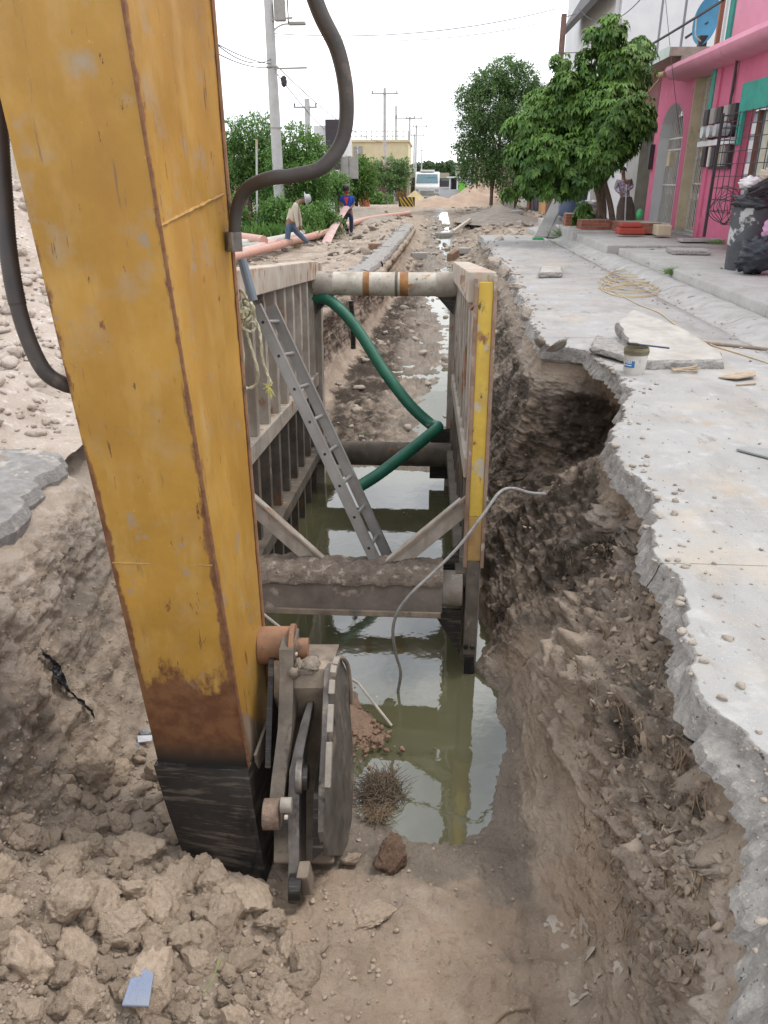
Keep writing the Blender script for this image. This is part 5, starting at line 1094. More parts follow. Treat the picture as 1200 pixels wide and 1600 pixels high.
# pink pipes on the left bank
m_pink = mat('salmon_pipe', (.56, .32, .25), (.5, .29, .24), 6, .6, 0, .2, layers=[((.55, .47, .4), 5, .58, .68, (1, 1, 1))])
m_pink2 = mat('pale_pink_pipe', (.6, .4, .37), (.52, .36, .33), 6, .6, layers=[((.6, .55, .48), 5, .55, .68, (1, 1, 1))])
def pipe(pts, r, label, mt, zz=-.02, name='pipe', collars=()):
    P_ = spline([at(x, y, z=zz) for x, y in pts], 6); q = MB(); q.tube(P_, r, 12); o = put(q, name, mt, smooth=True, label=label, cat='pipe')
    for c_ in collars: q = MB(); q.tube(P_[c_:c_+2], r*1.12, 12); put(q, 'collar', mt, o, smooth=True)
pipe([(330, 412), (367, 401), (425, 386), (455, 377), (480, 371), (516, 361), (553, 348), (580, 341), (640, 333)], .105, 'long salmon pink pipe curving along the left bank behind the workers', m_pink, -.02, collars=(14, 26))
pipe([(330, 406), (367, 396), (400, 388), (433, 378)], .105, 'short pale pink pipe lying beside the long salmon pipe', m_pink2)
pipe([(320, 366), (370, 370), (412, 376)], .13, 'salmon pipe end lying below the black excavator bucket', m_pink, .12)
pipe([(330, 378), (400, 380), (470, 366), (520, 352)], .12, 'cream coloured pipe lying farthest back on the left bank', mat('cream_pipe', (.6, .55, .5), None, 6, .6), 0)
pipe([(330, 386), (370, 387), (410, 383)], .1, 'grey green pipe between the pink pipes', flat('greygreen_pipe', (.36, .4, .35)), 0)
# ================================================================ HOUSES ON THE RIGHT
FX = 6.87
m_pink_w = mat('pink_wall_paint', (.56, .14, .235), (.5, .12, .2), 1.2, .85, 0, .3, 25, bdist=.005, layers=[((.62, .2, .3), 2.2, .60, .74, (1, 1, 1)), ((.4, .06, .12), 5, .66, .74, (1, 1, .4))])
m_pinkL = mat('light_pink_paint', (.66, .29, .38), (.6, .24, .33), 1.5, .85, 0, .3, 25, bdist=.005)
m_cream = mat('cream_plaster', (.55, .47, .33), (.45, .38, .26), 3, .9, 0, .4, 25, layers=[((.3, .25, .18), 4, .6, .7, (1, 1, .4))])
m_whw = mat('white_wall', (.72, .72, .73), (.64, .64, .66), 1.2, .9, 0, .3, 20)
m_greyp = mat('grey_plaster', (.36, .35, .33), (.28, .27, .25), 3, .9, 0, .4, 25)
m_teal = mat('teal_paint', (.04, .3, .24), (.03, .24, .19), 5, .7)
m_turq = mat('turquoise_white_edge', (.5, .62, .56), (.62, .66, .62), 4, .85, 0, .4, layers=[((.3, .28, .25), 6, .6, .7, (1, 1, 1))])
m_dark = flat('dark_interior', (.03, .026, .028), .9)
m_gate = mat('white_gate_metal', (.6, .58, .54), (.48, .45, .4), 14, .6, layers=[((.25, .14, .08), 16, .64, .7, (1, 1, 1))])
m_wood = mat('tan_door_wood', (.46, .33, .18), (.38, .27, .15), 8, .7)
m_iron = flat('dark_iron', (.05, .04, .045), .6)
m_brick = mat('red_brick', (.36, .13, .08), (.28, .1, .07), 9, .9, rand=.2)
m_mort = flat('mortar', (.4, .36, .3), .95)
def gate(par, X, y0, y1, z0, z1, n, mt, mid=(), arch=None, bw=.022):
    g_ = MB().box((X-.02, y0, z0), (X+.02, y0+.05, z1)); g_.box((X-.02, y1-.05, z0), (X+.02, y1, z1)); g_.box((X-.018, y0, z0), (X+.018, y1, z0+.05))
    for mz in list(mid)+[z1-.05]: g_.box((X-.022, y0, mz), (X+.022, y1, mz+.04))
    fr_ = put(g_, 'gate_frame', mt, par)
    for k in range(1, n):
        y = y0+(y1-y0)*k/n; zt = z1-.05 if arch is None else arch(y)
        q = MB().cyl((X, y, z0+.03), (X, y, zt), bw/2, 6); put(q, 'gate_bar', mt, par)
        if k % 2 == 0:
            for zz in (z0+.9, z0+1.9):
                q = MB(); q.tube([(X, y+.05*math.sin(a), zz+.09*math.cos(a)) for a in [2*math.pi*j/10 for j in range(11)]], .008, 5, cap=False); put(q, 'scroll', mt, par)
    return fr_
hA = thing('pink_house', 'bright pink house with a tall cream framed doorway and a green framed window', 'house', (8.5, 18, .2))
W = lambda a, b, mt=None, nm='wall', par=None, bv=0: put(MB().box(a, b), nm, mt or m_pink_w, par or hA, bevel=bv)
W((FX, 19.55, .1), (FX+.3, 21.2, 4.42)); W((FX-.05, 21.2, .1), (FX+.3, 21.5, 4.42), None, 'pilaster'); W((FX, 10, .1), (FX+.3, 15.6, 4.42)); W((FX, 15.6, .1), (FX+.3, 19.55, 1.0)); W((FX, 15.6, 3.05), (FX+.3, 19.55, 4.42))
W((FX, 21.5, 4.1), (FX+.3, 23.32, 4.42)); W((FX, 23.32, .1), (FX+.32, 23.62, 4.42), None, 'pilaster'); W((FX+.0, 21.5, .1), (FX+.9, 23.32, .28), m_walk, 'door_step')
W((FX+.002, 23.28, .28), (FX+.42, 23.318, 4.1), m_cream, 'door_jamb'); W((FX+.002, 21.502, .28), (FX+.42, 21.53, 4.1), m_cream, 'door_jamb'); W((FX+.02, 21.54, 4.06), (FX+.42, 23.27, 4.098), m_cream, 'door_lintel')
W((FX+.9, 21.4, .1), (FX+.95, 23.4, 4.2), m_dark, 'door_recess')
dr = W((FX+.36, 22.3, .28), (FX+.40, 23.25, 2.75), m_wood, 'door'); q = MB().box((FX+.34, 22.38, .45), (FX+.362, 22.95, 2.6)); put(q, 'door_panel', m_dark, dr)
gate(hA, FX+.28, 21.54, 23.26, .3, 4.05, 13, m_gate, (2.85, 1.5)); W((FX+.25, 21.54, 2.78), (FX+.30, 23.26, 2.86), m_wood, 'transom_bar')
W((FX-.06, 21.56, 2.9), (FX-.0, 21.8, 4.25), m_teal, 'green_post')
# window
W((FX-.08, 15.5, 3.0), (FX+.02, 19.55, 3.56), m_teal, 'window_lintel'); W((FX-.07, 19.3, 2.35), (FX+.02, 19.55, 2.998), m_teal, 'window_frame'); W((FX-.03, 19.3, 1.0), (FX+.02, 19.55, 2.348), None, 'window_frame')
W((FX+.2, 15.6, 1.0), (FX+.22, 19.3, 3.0), flat('curtained_glass', (.36, .38, .42), .15), 'window_pane')
for k, (y0, y1, c) in enumerate(((19.0, 19.25, (.5, .53, .58)), (18.15, 18.6, (.55, .53, .42)), (17.3, 17.9, (.55, .53, .42)), (16.5, 17, (.45, .48, .5)))): W((FX+.17, y0, 1.05), (FX+.19, y1, 2.95), flat('curtain', c), 'curtain')
for y in (18.75, 17.2): W((FX+.1, y, 1.0), (FX+.16, y+.10, 3.0), flat('brown_mullion', (.2, .08, .05)), 'mullion')
for z in (2.55, 2.2, 1.75): W((FX+.12, 18.9, z), (FX+.15, 19.15, z+.22), m_whw, 'paper_notice')
cg = MB()
for k in range(12): cg.cyl((6.45, 19.5-k*.35, .95), (6.45, 19.5-k*.35, 2.95), .010, 5)
for k in range(9): cg.cyl((6.45, 19.5, .97+k*.245), (6.45, 15.5, .97+k*.245), .009, 5); cg.cyl((6.45, 19.5, .97+k*.245), (FX, 19.5, .97+k*.245), .009, 5)
put(cg, 'window_grille', m_iron, hA); W((6.42, 19.47, .4), (6.48, 19.53, 2.98), m_iron, 'grille_post')
# rounded pink cornice and upper floor
for y0, y1 in ((10, 15.9), (15.92, 19.9), (19.92, 24.3)):
    q = MB(); prof = [(FX+.1, 4.05), (6.45, 4.12), (6.32, 4.2), (6.28, 4.3), (6.34, 4.42), (6.5, 4.47), (FX+.4, 4.5)]
    q.grid([[Vector((x, y, z)) for x, z in prof] for y in (y0, y1)]); q.add([(x, y1, z) for x, z in prof], [tuple(range(7))]); q.add([(x, y0, z) for x, z in prof], [tuple(range(7))]); put(q, 'cornice', m_pinkL if y0 > 15 else m_pinkL, hA, smooth=True)
W((7.25, 10, 4.45), (10.5, 22.2, 8.2), m_pinkL, 'upper_wall'); W((7.2, 22.2, 4.45), (7.5, 22.5, 8.2), m_teal, 'upper_corner_post'); W((7.0, 22.55, 4.45), (7.1, 22.66, 8.0), flat('brown_pipe', (.28, .12, .07)), 'drain_pipe'); W((7.12, 22.5, 4.45), (7.17, 22.55, 6.2), m_whw, 'white_pipe')
W((FX+.3, 10, .1), (11, 23.6, 4.3), m_pinkL, 'house_body') if False else None
for y0, z0, z1 in ((20.3, 3.0, 4.05), (18.2, 6.0, 7.4)):
    q = MB(); q.tube([(FX-.006 if z1 < 5 else 7.24, y0+.05*math.sin(k*1.3), z0+(z1-z0)*k/6) for k in range(7)], .009, 5); put(q, 'wall_wire', m_iron, hA)
# meters
mt_ = thing('electric_meter_bank', 'cluster of electric meters and black switch boxes mounted on the pink wall', 'electric meters', (6.8, 20.6, 2.0))
put(MB().box((6.72, 19.5, 2.38), (6.80, 21.9, 2.50)), 'mounting_board', m_whw, mt_)
glass_m = flat('meter_glass', (.45, .46, .47), .2)
for k in range(5):
    y = 19.65+k*.46
    b_o = put(MB().box((6.74, y, 2.86), (6.86, y+.30, 3.2)), 'meter_box', m_iron if k % 2 == 0 else m_greyp, mt_, bevel=.01)
    if k < 4: put(MB().cyl((6.72, y+.15, 2.68), (6.56, y+.15, 2.68), .13, 16), 'meter_dial', glass_m, mt_, smooth=True); put(MB().cyl((6.86, y+.15, 2.68), (6.72, y+.15, 2.68), .15, 16), 'meter_base', m_iron, mt_, smooth=True)
for k in range(6): put(MB().box((6.74, 19.6+k*.33, 1.92), (6.86, 19.6+k*.33+(.22 if k % 2 else .12), 2.36)), 'switch_box', (m_iron, m_greyp, m_cream, m_iron, m_gate, m_iron)[k], mt_, bevel=.008)
put(MB().box((6.78, 19.58, 1.86), (6.85, 21.0, 1.92)), 'lower_rail', m_iron, mt_)
put(MB().cyl((6.8, 20.2, 3.2), (6.8, 20.2, 4.1), .03, 8), 'conduit', m_iron, mt_)
# second house: arched door
hB = thing('pink_arched_house', 'dark pink house with a white arched doorway and a turquoise edged flat roof', 'house', (8.5, 26, .3))
Wb = lambda a, b, mt=None, nm='wall': put(MB().box(a, b), nm, mt or m_pink_w, hB)
AY0, AY1, AZ, AT = 23.8, 26.15, 2.75, 3.6
def archz(y): t_ = (y-(AY0+AY1)/2)/((AY1-AY0)/2); return AZ+(AT-AZ)*math.sqrt(max(0, 1-t_*t_))
Wb((FX+.01, 23.64, .3), (FX+.3, AY0, 4.6)); Wb((FX+.01, AY1, .3), (FX+.3, 26.75, 4.6))
q = MB(); n_ = 20; yy_ = [AY0+(AY1-AY0)*k/n_ for k in range(n_+1)]
q.grid([[Vector((FX+.01, y, z)) for y in yy_] for z in (0,)] if False else [[Vector((FX+.01, y, archz(y))) for y in yy_], [Vector((FX+.01, y, 4.6)) for y in yy_]]); put(q, 'arch_wall', m_pink_w, hB)
q = MB(); prof = [(AY0, .32)]+[(y, archz(y)) for y in yy_]+[(AY1, .32)]
q.grid([[Vector((X, y-.003*(1 if y > 25 else -1), z-.002)) for y, z in prof] for X in (FX+.005, FX+.42)]); put(q, 'arch_reveal', m_whw, hB)
gate(hB, FX+.30, AY0+.02, AY1-.02, .36, 2.75, 14, m_gate, (1.45, 2.4)); 
q = MB()
for k in range(1, 14): y = AY0+(AY1-AY0)*k/14; q.cyl((FX+.3, y, 2.7), (FX+.3, y, archz(y)-.02), .01, 5)
put(q, 'arch_bars', m_gate, hB); Wb((FX+.9, 23.6, .3), (FX+.95, 26.5, 4.4), flat('white_inner', (.4, .4, .4)), 'inner_wall'); Wb((FX, 23.7, .25), (FX+.9, 26.7, .34), m_walk, 'door_step')
Wb((FX+.05, 28.5, .3), (FX+.3, 30.2, 4.6), m_greyp); Wb((FX, 26.75, 3.3), (FX+.3, 28.5, 4.6), mat('dirty_pink', (.3, .1, .13), (.2, .1, .1), 3, .9)); Wb((FX+.8, 26.7, .3), (FX+.85, 28.6, 3.4), m_greyp, 'porch_back')
Wb((FX+.04, 28.46, .32), (FX+.6, 28.5, 3.3), mat('olive_plaster', (.26, .25, .2), (.2, .19, .16), 3, .9), 'porch_jamb')
gate(hB, FX+.5, 26.78, 28.45, .36, 3.2, 13, m_gate, (1.5,)); put(MB().box((6.76, 24.95-.6, 1.95), (6.9, 24.65, 2.35)), 'white_meter_box', m_cream, hB, bevel=.03)
put(MB().box((6.74, 26.5, 1.9), (6.88, 26.72, 2.6)), 'dark_meter_box', m_iron, hB)
sl_ = put(MB().box((6.2, 23.6, 4.6), (9.5, 30.5, 4.8)), 'roof_slab', mat('raw_roof_edge', (.4, .36, .3), (.3, .27, .23), 7, .9, bump=.7), hB); put(MB().box((6.18, 23.62, 4.58), (6.198, 30.5, 4.84)), 'slab_fascia', m_turq, sl_)
put(MB().box((6.5, 23.4, 4.35), (6.9, 23.62, 4.58)), 'wall_head', m_greyp, hB)
q = MB(); q.cyl((6.3, 24.2, 4.25), (6.2, 24.5, 4.25), .07, 12); q.cyl((6.26, 24.4, 4.2), (6.0, 26.2, 3.5), .022, 8); put(q, 'drain_spout', m_wood, hB)
# roof clutter
for k, (x, y, zt) in enumerate(((6.6, 26.6, 7.6), (6.75, 24.7, 7.6))): q = MB().cyl((x, y, 4.8), (x, y, zt), .035, 8); put(q, 'roof_post', flat('grey_post', (.25, .25, .28)), label='thin grey roof post nearer the blue dish' if k else 'thin grey roof post nearer the tree', cat='post')
dsh = thing('satellite_dish', 'blue oval satellite dish mounted at the roof edge', 'satellite dish', (7.1, 24.1, 4.9)); c_ = at(1103, 32, Y=24.2)
rows = []; nrm = Vector((-.75, -.75, .2)).normalized(); tx = nrm.cross(Vector((0, 0, 1))).normalized(); ty = tx.cross(nrm)
for i in range(9): r_i = i/8; rows.append([c_+tx*(.36*r_i*math.cos(a))+ty*(-.58*r_i*math.sin(a))-nrm*(.14*(1-r_i*r_i)) for a in [2*math.pi*k/32 for k in range(33)]])
put(MB().grid(rows), 'reflector', mat('sky_blue_dish', (.06, .27, .45), (.05, .22, .38), 4, .5), dsh, smooth=2)
q = MB(); q.bar(c_-nrm*.15, Vector((6.85, 24.72, 5.15)), .05, .05); put(q, 'dish_arm', m_iron, dsh)
q = MB(); q.tube(spline([c_-ty*.5, c_+nrm*.35-ty*.45, c_+nrm*.5-ty*.1], 5), .02, 6); put(q, 'feed_arm', m_gate, dsh)
put(MB().box(c_-Vector((.12, .1, .62)), c_+Vector((.08, .1, -.35))), 'dish_mount', m_iron, dsh)
# big white building behind the tree
hW = thing('white_building', 'tall plain white building with a grey corner column behind the tree', 'building', (9.5, 38, 0))
put(MB().box((6.75, 33, 0), (14, 46, 11)), 'wall', m_whw, hW); put(MB().box((6.35, 32.7, 0), (6.75, 33.3, 6.9)), 'corner_column', m_greyp, hW)
put(MB().box((6.6, 33.35, 0), (6.74, 44, 11)), 'side_wall', m_whw, hW); q = MB(); q.prism([(5.9, 33.0, 7.5), (6.75, 33.0, 8.9), (6.75, 33.0, 9.3), (5.8, 33.0, 7.7)], (0, 8, 0)); put(q, 'dark_eave', m_iron, hW)
hW2 = thing('white_annex', 'low white annex wall seen beside the brown pole', 'building', (8, 50, 0)); put(MB().box((6.9, 48, 0), (12, 56, 6.6)), 'wall', m_whw, hW2); put(MB().box((6.8, 47.9, 6.6), (12.1, 56.1, 6.75)), 'parapet', m_greyp, hW2)
# orange wall, dark gate and far low houses on the right
oh = thing('orange_wall', 'pale orange garden wall on the far side of the tree', 'wall', (6.3, 44, 0)); put(MB().box((5.7, 36, -.1), (5.95, 43.5, 1.6)), 'wall', mat('orange_plaster', (.62, .36, .16), (.55, .31, .14), 2, .9), oh); put(MB().box((5.72, 35.7, -.1), (5.93, 35.99, 1.75)), 'wall_pier', m_greyp, oh)
gp = thing('dark_gate', 'dark blue sheet gate at the end of the orange wall', 'gate', (5.8, 45, 0))
for k in range(6): put(MB().box((5.75+.02*(k % 2), 43.6+k*.5, 0), (5.80+.02*(k % 2), 44.08+k*.5, 1.7)), 'gate_panel', flat('navy_sheet', (.04, .045, .1), .5) if k == 0 else bpy.data.materials['navy_sheet'], gp)
wh = thing('white_low_house', 'low white house with a reddish porch beyond the dark gate', 'house', (6.5, 50, 0)); put(MB().box((5.7, 46.8, 0), (9, 56, 2.4)), 'wall', mat('offwhite_wall', (.6, .56, .5), None, 3, .9), wh); put(MB().box((5.5, 48.2, 2.4), (9.1, 56.2, 2.6)), 'roof', m_cream, wh); put(MB().box((5.6, 46.75, 0), (5.69, 48, 1.0)), 'porch_base', m_brick, wh)
wb_ = thing('beige_wall', 'long beige boundary wall behind the sand pile', 'wall', (5.5, 62, 0)); put(MB().box((5.2, 57, 0), (5.45, 75, 2.1)), 'wall', mat('beige_wall_paint', (.5, .42, .33), None, 3, .9), wb_)

# ================================================================ ON THE SIDEWALK
tb = thing('rubbish_drum', 'tall dark rubbish drum with peeling pale patches overfilled with refuse', 'rubbish bin', (5.45, 14.1, .215)); bc = (5.47, 14.25, .215)
m_drum = mat('dark_drum', (.055, .058, .068), (.08, .082, .09), 5, .6, 0, .3, layers=[((.42, .43, .42), 2.6, .56, .60, (1, 1, 1))])
q = MB(); q.lathe([(0, 0), (.30, 0), (.31, .05), (.32, .4), (.335, .45), (.33, .5), (.345, .95), (.36, 1.0), (.34, 1.02), (.3, .9), (0, .88)], bc, 30); put(q, 'drum_body', m_drum, tb, smooth=True)
put(crumple((5.5, 14.2, 1.32), (.40, 0, 0), (0, .36, 0), (0, 0, .2), 2, .6, 30), 'black_liner', m_bag, tb, smooth=2)
bags = [((5.28, 14.1, 1.60), .15, 5, m_wbag, 'knotted white plastic bag on the near left of the rubbish drum'), ((5.62, 14.1, 1.70), .19, 7, mat('tan_bag', (.55, .46, .36), None, 8, .6, bump=.6), 'tan cloth bundle on top of the rubbish drum')]
for c, r, sd_, mt0, lb in bags: put(crumple(c, (r*1.2, 0, 0), (0, r, 0), (0, 0, r*.7), sd_, .6), 'rubbish_bag', mt0, smooth=2, label=lb, cat='bag')
q = MB(); r9 = Random(2)
for k in range(60): a = Vector((5.2+r9.random()*.1, 13.85+r9.random()*.2, 1.35+r9.random()*.2)); q.tube([a, a+Vector((.35, -.02, .12+r9.random()*.1)), a+Vector((.75, .05, .2+r9.random()*.22))], .006, 4, cap=False)
put(q, 'black_twigs', m_iron, label='bundle of thin black cables and twigs heaped over the drum', cat='cables')
put(crumple(tuple(at(1185, 398, Y=13.5)), (.34, 0, .05), (0, .28, 0), (0, 0, .30), 8, .45, 34), 'black_rubbish_bag', mat('shiny_black_bag', (.02, .024, .035), None, 6, .25, bump=.7, bsc=9, bdist=.04), smooth=2, label='shiny black rubbish bag slumped against the dark drum', cat='rubbish bag')
put(crumple(tuple(at(1200, 365, Y=13.6)), (.1, 0, .0), (0, .1, 0), (0, 0, .22), 12, .7, 24), 'pink_cloth', flat('pink_cloth_', (.55, .3, .45), .9), smooth=2, label='pink printed cloth hanging at the right edge beside the bag', cat='cloth')
q = MB()
for k in range(5):
    c0 = at(1132+k*2, 320+k*3, Y=14.6); q.tube([c0+Vector((.22*(1-.1*k)*math.cos(a)+.05*math.sin(3*a+k), 0.02*k, .30*math.sin(a)*(1-.08*k))) for a in [2*math.pi*j/20 for j in range(21)]], .007, 5, cap=False)
q.tube([at(1150, 315, Y=14.6), at(1140, 330, Y=14.6), at(1128, 345, Y=14.6), at(1138, 345, Y=14.6), at(1136, 320, Y=14.6)], .006, 5)
put(q, 'wire_coil', m_iron, label='loose coil of black wire hanging off the rubbish drum', cat='wire')
slabchunk([(5.0, 16.9), (5.75, 16.8), (5.85, 17.5), (5.1, 17.7)], .22, .09, 'broken_slab', 'broken brown edged paving slab on the sidewalk', mt_top=m_walk)
q = MB(); q.box((5.9, 19.3, .29), (7.0, 19.75, .36), .015); put(q, 'step_slab', m_conc, label='thin grey slab lying below the pink doorway', cat='slab')
for x, y, n_, L, lb in ((1005, 388, 60, .2, 'small weeds between kerb and sidewalk near the broken slab'), (1048, 428, 70, .16, 'weeds in the joint behind the kerb nearest the drum'), (1022, 414, 40, .12, 'short weeds in the kerb joint'), (1090, 440, 60, .13, 'low weeds along the sidewalk edge'), (1118, 385, 120, .22, 'green tuft at the foot of the pink wall'), (880, 372, 200, .45, 'leafy weeds by the grey planks')):
    s_ = at(x, y, z=.12 if x not in (1118, 880) else (.22 if x == 1118 else 0)); tuft(x, y, n_, L, 'weeds', None or mat('weed_green%d' % x, (.1, .2, .045), (.15, .26, .07), 20, .7), lb, 'weeds', .9, .7, .006, x, surf=s_)
for x, y, Y_ in ((1128, 420, 14.2), (1018, 390, 17)): p = at(x, y, z=.22); rock(p, .05, 'white pebble on the sidewalk near the drum' if x > 1100 else 'white pebble by the broken paving slab', mt=m_clodp, name='stone', cat='stone', sq=(1.4, 1, .5))
# brick planters, boxes, planks by the tree
def brickbox(x0, x1, y0, y1, z0, rows_, name, label, cat='planter'):
    o = thing(name, label, cat, ((x0+x1)/2, y0, z0)); put(MB().box((x0+.02, y0+.02, z0), (x1-.02, y1-.02, z0+rows_*.09-.01)), 'core', m_mort, o)
    for r in range(rows_):
        x = x0-(.11 if r % 2 else 0)
        while x < x1-.02:
            a = max(x, x0); b = min(x+.21, x1)
            if b-a > .05: put(MB().box((a, y0, z0+r*.09), (b, y0+.1, z0+r*.09+.075)), 'brick', m_brick, o)
            x += .225
        y = y0+.11
        while y < y1-.05: put(MB().box((x0-.001, y, z0+r*.09), (x0+.1, min(y+.2, y1), z0+r*.09+.075)), 'brick', m_brick, o); y += .225
    return o
brickbox(4.3, 5.15, 23.4, 24.2, .32, 3, 'brick_planter', 'low brick box in front of the white tub by the tree')
brickbox(5.1, 6.1, 21.9, 23.2, .32, 3, 'brick_planter', 'brick planter ring round the tree trunk')
brickbox(4.15, 4.55, 25.2, 25.8, .32, 4, 'brick_pier', 'small brick stack under the dark blue tank')
tk = thing('water_tank', 'dark blue plastic tank standing behind the brick stack', 'tank', (4.5, 27, .32)); q = MB(); q.lathe([(0, 0), (.42, 0), (.44, .3), (.42, .33), (.45, .7), (.43, .75), (.44, 1.05), (.4, 1.15), (0, 1.18)], (4.55, 26.6, .55), 24); put(q, 'tank_body', flat('navy_plastic', (.05, .08, .14), .5), tk, smooth=True); put(MB().box((4.25, 26.3, .32), (4.85, 26.9, .56)), 'tank_base', m_greyp, tk)
q = MB(); q.lathe([(0, 0), (.34, 0), (.36, .5), (.34, .52), (.3, .45), (0, .42)], (4.75, 24.6, .33), 24); tub = put(q, 'concrete_tub', mat('whitewash', (.62, .58, .5), (.48, .44, .38), 6, .9), smooth=True, label='round whitewashed concrete tub behind the brick box', cat='tub')
put(crumple((4.75, 24.6, .92), (.28, 0, 0), (0, .26, 0), (0, 0, .14), 4, .6), 'white_bag', m_wbag, smooth=2, label='crumpled white bag stuffed in the concrete tub', cat='bag')
q = MB(); q.box((4.85, 21.2, .33), (5.55, 21.6, .5)); q.box((4.9, 21.2, .5), (5.45, 21.55, .62)); put(q, 'red_crate', mat('red_paint', (.38, .06, .04), None, 6, .7), bevel=.04, label='red painted block in front of the brick planter', cat='block'); 
q = MB(); q.box((5.75, 20.9, .33), (6.1, 21.4, .58)); put(q, 'cream_block', m_cream, bevel=.02, label='cream block beside the red painted block', cat='block')
put(crumple((5.6, 22.3, .78), (.09, 0, 0), (0, .08, 0), (0, 0, .14), 6, .4, 14), 'green_bottle', flat('green_plastic', (.05, .4, .14), .3), smooth=2, label='bright green plastic bottle on the brick planter', cat='bottle')
for k, (a, b) in enumerate((((3.35, 24.6, .02), (4.5, 29.2, .95)), ((3.75, 24.5, .02), (4.7, 29.0, .85)))):
    q = MB(); q.bar(a, b, .38, .06); put(q, 'plank', flat('weathered_plank', (.2, .19, .18)) if k == 0 else bpy.data.materials['weathered_plank'], bevel=.01, label='grey plank leaning by the weeds, nearer the trench' if k == 0 else 'grey plank leaning by the weeds, nearer the tank', cat='plank')
q = MB(); q.box((3.05, 24.0, .0), (3.35, 24.2, .06)); put(q, 'green_scrap', bpy.data.materials['green_plastic'], label='green plastic scrap on the road edge below the planks', cat='litter')
for x, y in ((808, 371), (808, 379), (851, 373)): p = at(x, y, z=.02); rock(p, .07, 'white scrap on the broken road' if x != 851 else 'white scrap beside the kerb end', group='white scraps on the broken road' if x != 851 else None, mt=m_wbag, name='paper_scrap', cat='litter', sq=(1.4, 1, .3))
pt_ = thing('potted_bush', 'small round bush in a red pot by the concrete stub', 'potted plant', (5.2, 45.5, 0)); q = MB(); q.lathe([(0, 0), (.35, 0), (.5, .75), (.45, .75), (0, .6)], tuple(at(797, 322, Y=45.5)), 16); put(q, 'pot', mat('terracotta', (.4, .1, .07), None, 6, .8), pt_)

# ================================================================ FOLIAGE
def leafmat(name, c1, c2):
    m = bpy.data.materials.new(name); m.use_nodes = True; t = m.node_tree; b = t.nodes['Principled BSDF']; a = N(t, 'ShaderNodeAttribute'); a.attribute_name = 'tint'
    mx_ = N(t, 'ShaderNodeMix', data_type='RGBA'); mx_.inputs['A'].default_value = (*c1, 1); mx_.inputs['B'].default_value = (*c2, 1); t.links.new(a.outputs['Fac'], mx_.inputs['Factor'])
    b.inputs['Roughness'].default_value = .5; b.inputs['Specular IOR Level'].default_value = .35
    tr_ = N(t, 'ShaderNodeBsdfTranslucent'); ms = N(t, 'ShaderNodeMixShader'); ms.inputs[0].default_value = .25; o_ = t.nodes['Material Output']
    t.links.new(mx_.outputs['Result'], b.inputs['Base Color']); t.links.new(mx_.outputs['Result'], tr_.inputs['Color']); t.links.new(b.outputs[0], ms.inputs[1]); t.links.new(tr_.outputs[0], ms.inputs[2]); t.links.new(ms.outputs[0], o_.inputs['Surface']); return m
lm_broad = leafmat('broad_leaf', (.028, .09, .018), (.2, .35, .07)); lm_fine = leafmat('fine_leaf', (.07, .15, .05), (.2, .31, .11)); lm_bright = leafmat('bright_leaf', (.07, .17, .04), (.2, .35, .09)); lm_far = leafmat('far_leaf', (.07, .13, .05), (.14, .2, .09))
m_bark = mat('bark', (.2, .15, .11), (.12, .09, .07), 8, .95, bump=.9, bsc=20, bdist=.03)
def leafmesh(name, P_, D_, U_, L, Wd, tint, mt, par, droop=.25):
    """leaves: base P, direction D, up U (arrays); two quads each, folded and drooping"""
    n_ = len(P_); S_ = np.cross(D_, U_); S_ /= np.linalg.norm(S_, axis=1, keepdims=True)+1e-9
    L = L[:, None]; Wd = Wd[:, None]; dn = np.array([[0, 0, -1.0]])
    a = P_; m1 = P_+D_*L*.5; m2 = P_+D_*L+dn*L*droop
    V_ = np.stack([a, m1+S_*Wd+U_*Wd*.3, m1, m1-S_*Wd+U_*Wd*.3, m2], 1).reshape(-1, 3)
    b = np.arange(n_)[:, None]*5; F_ = np.concatenate([b+np.array([[0, 1, 4, 2]]), b+np.array([[0, 2, 4, 3]])], 1).reshape(-1, 4)
    V_ = V_-np.array(wl(par))
    o = gridmesh(name, V_, F_, mt, smooth=False); o.parent = par; addattr(o, 'tint', np.repeat(tint, 5)); o['kind'] = 'stuff'; return o
def unit(a): return a/(np.linalg.norm(a, axis=1, keepdims=True)+1e-9)
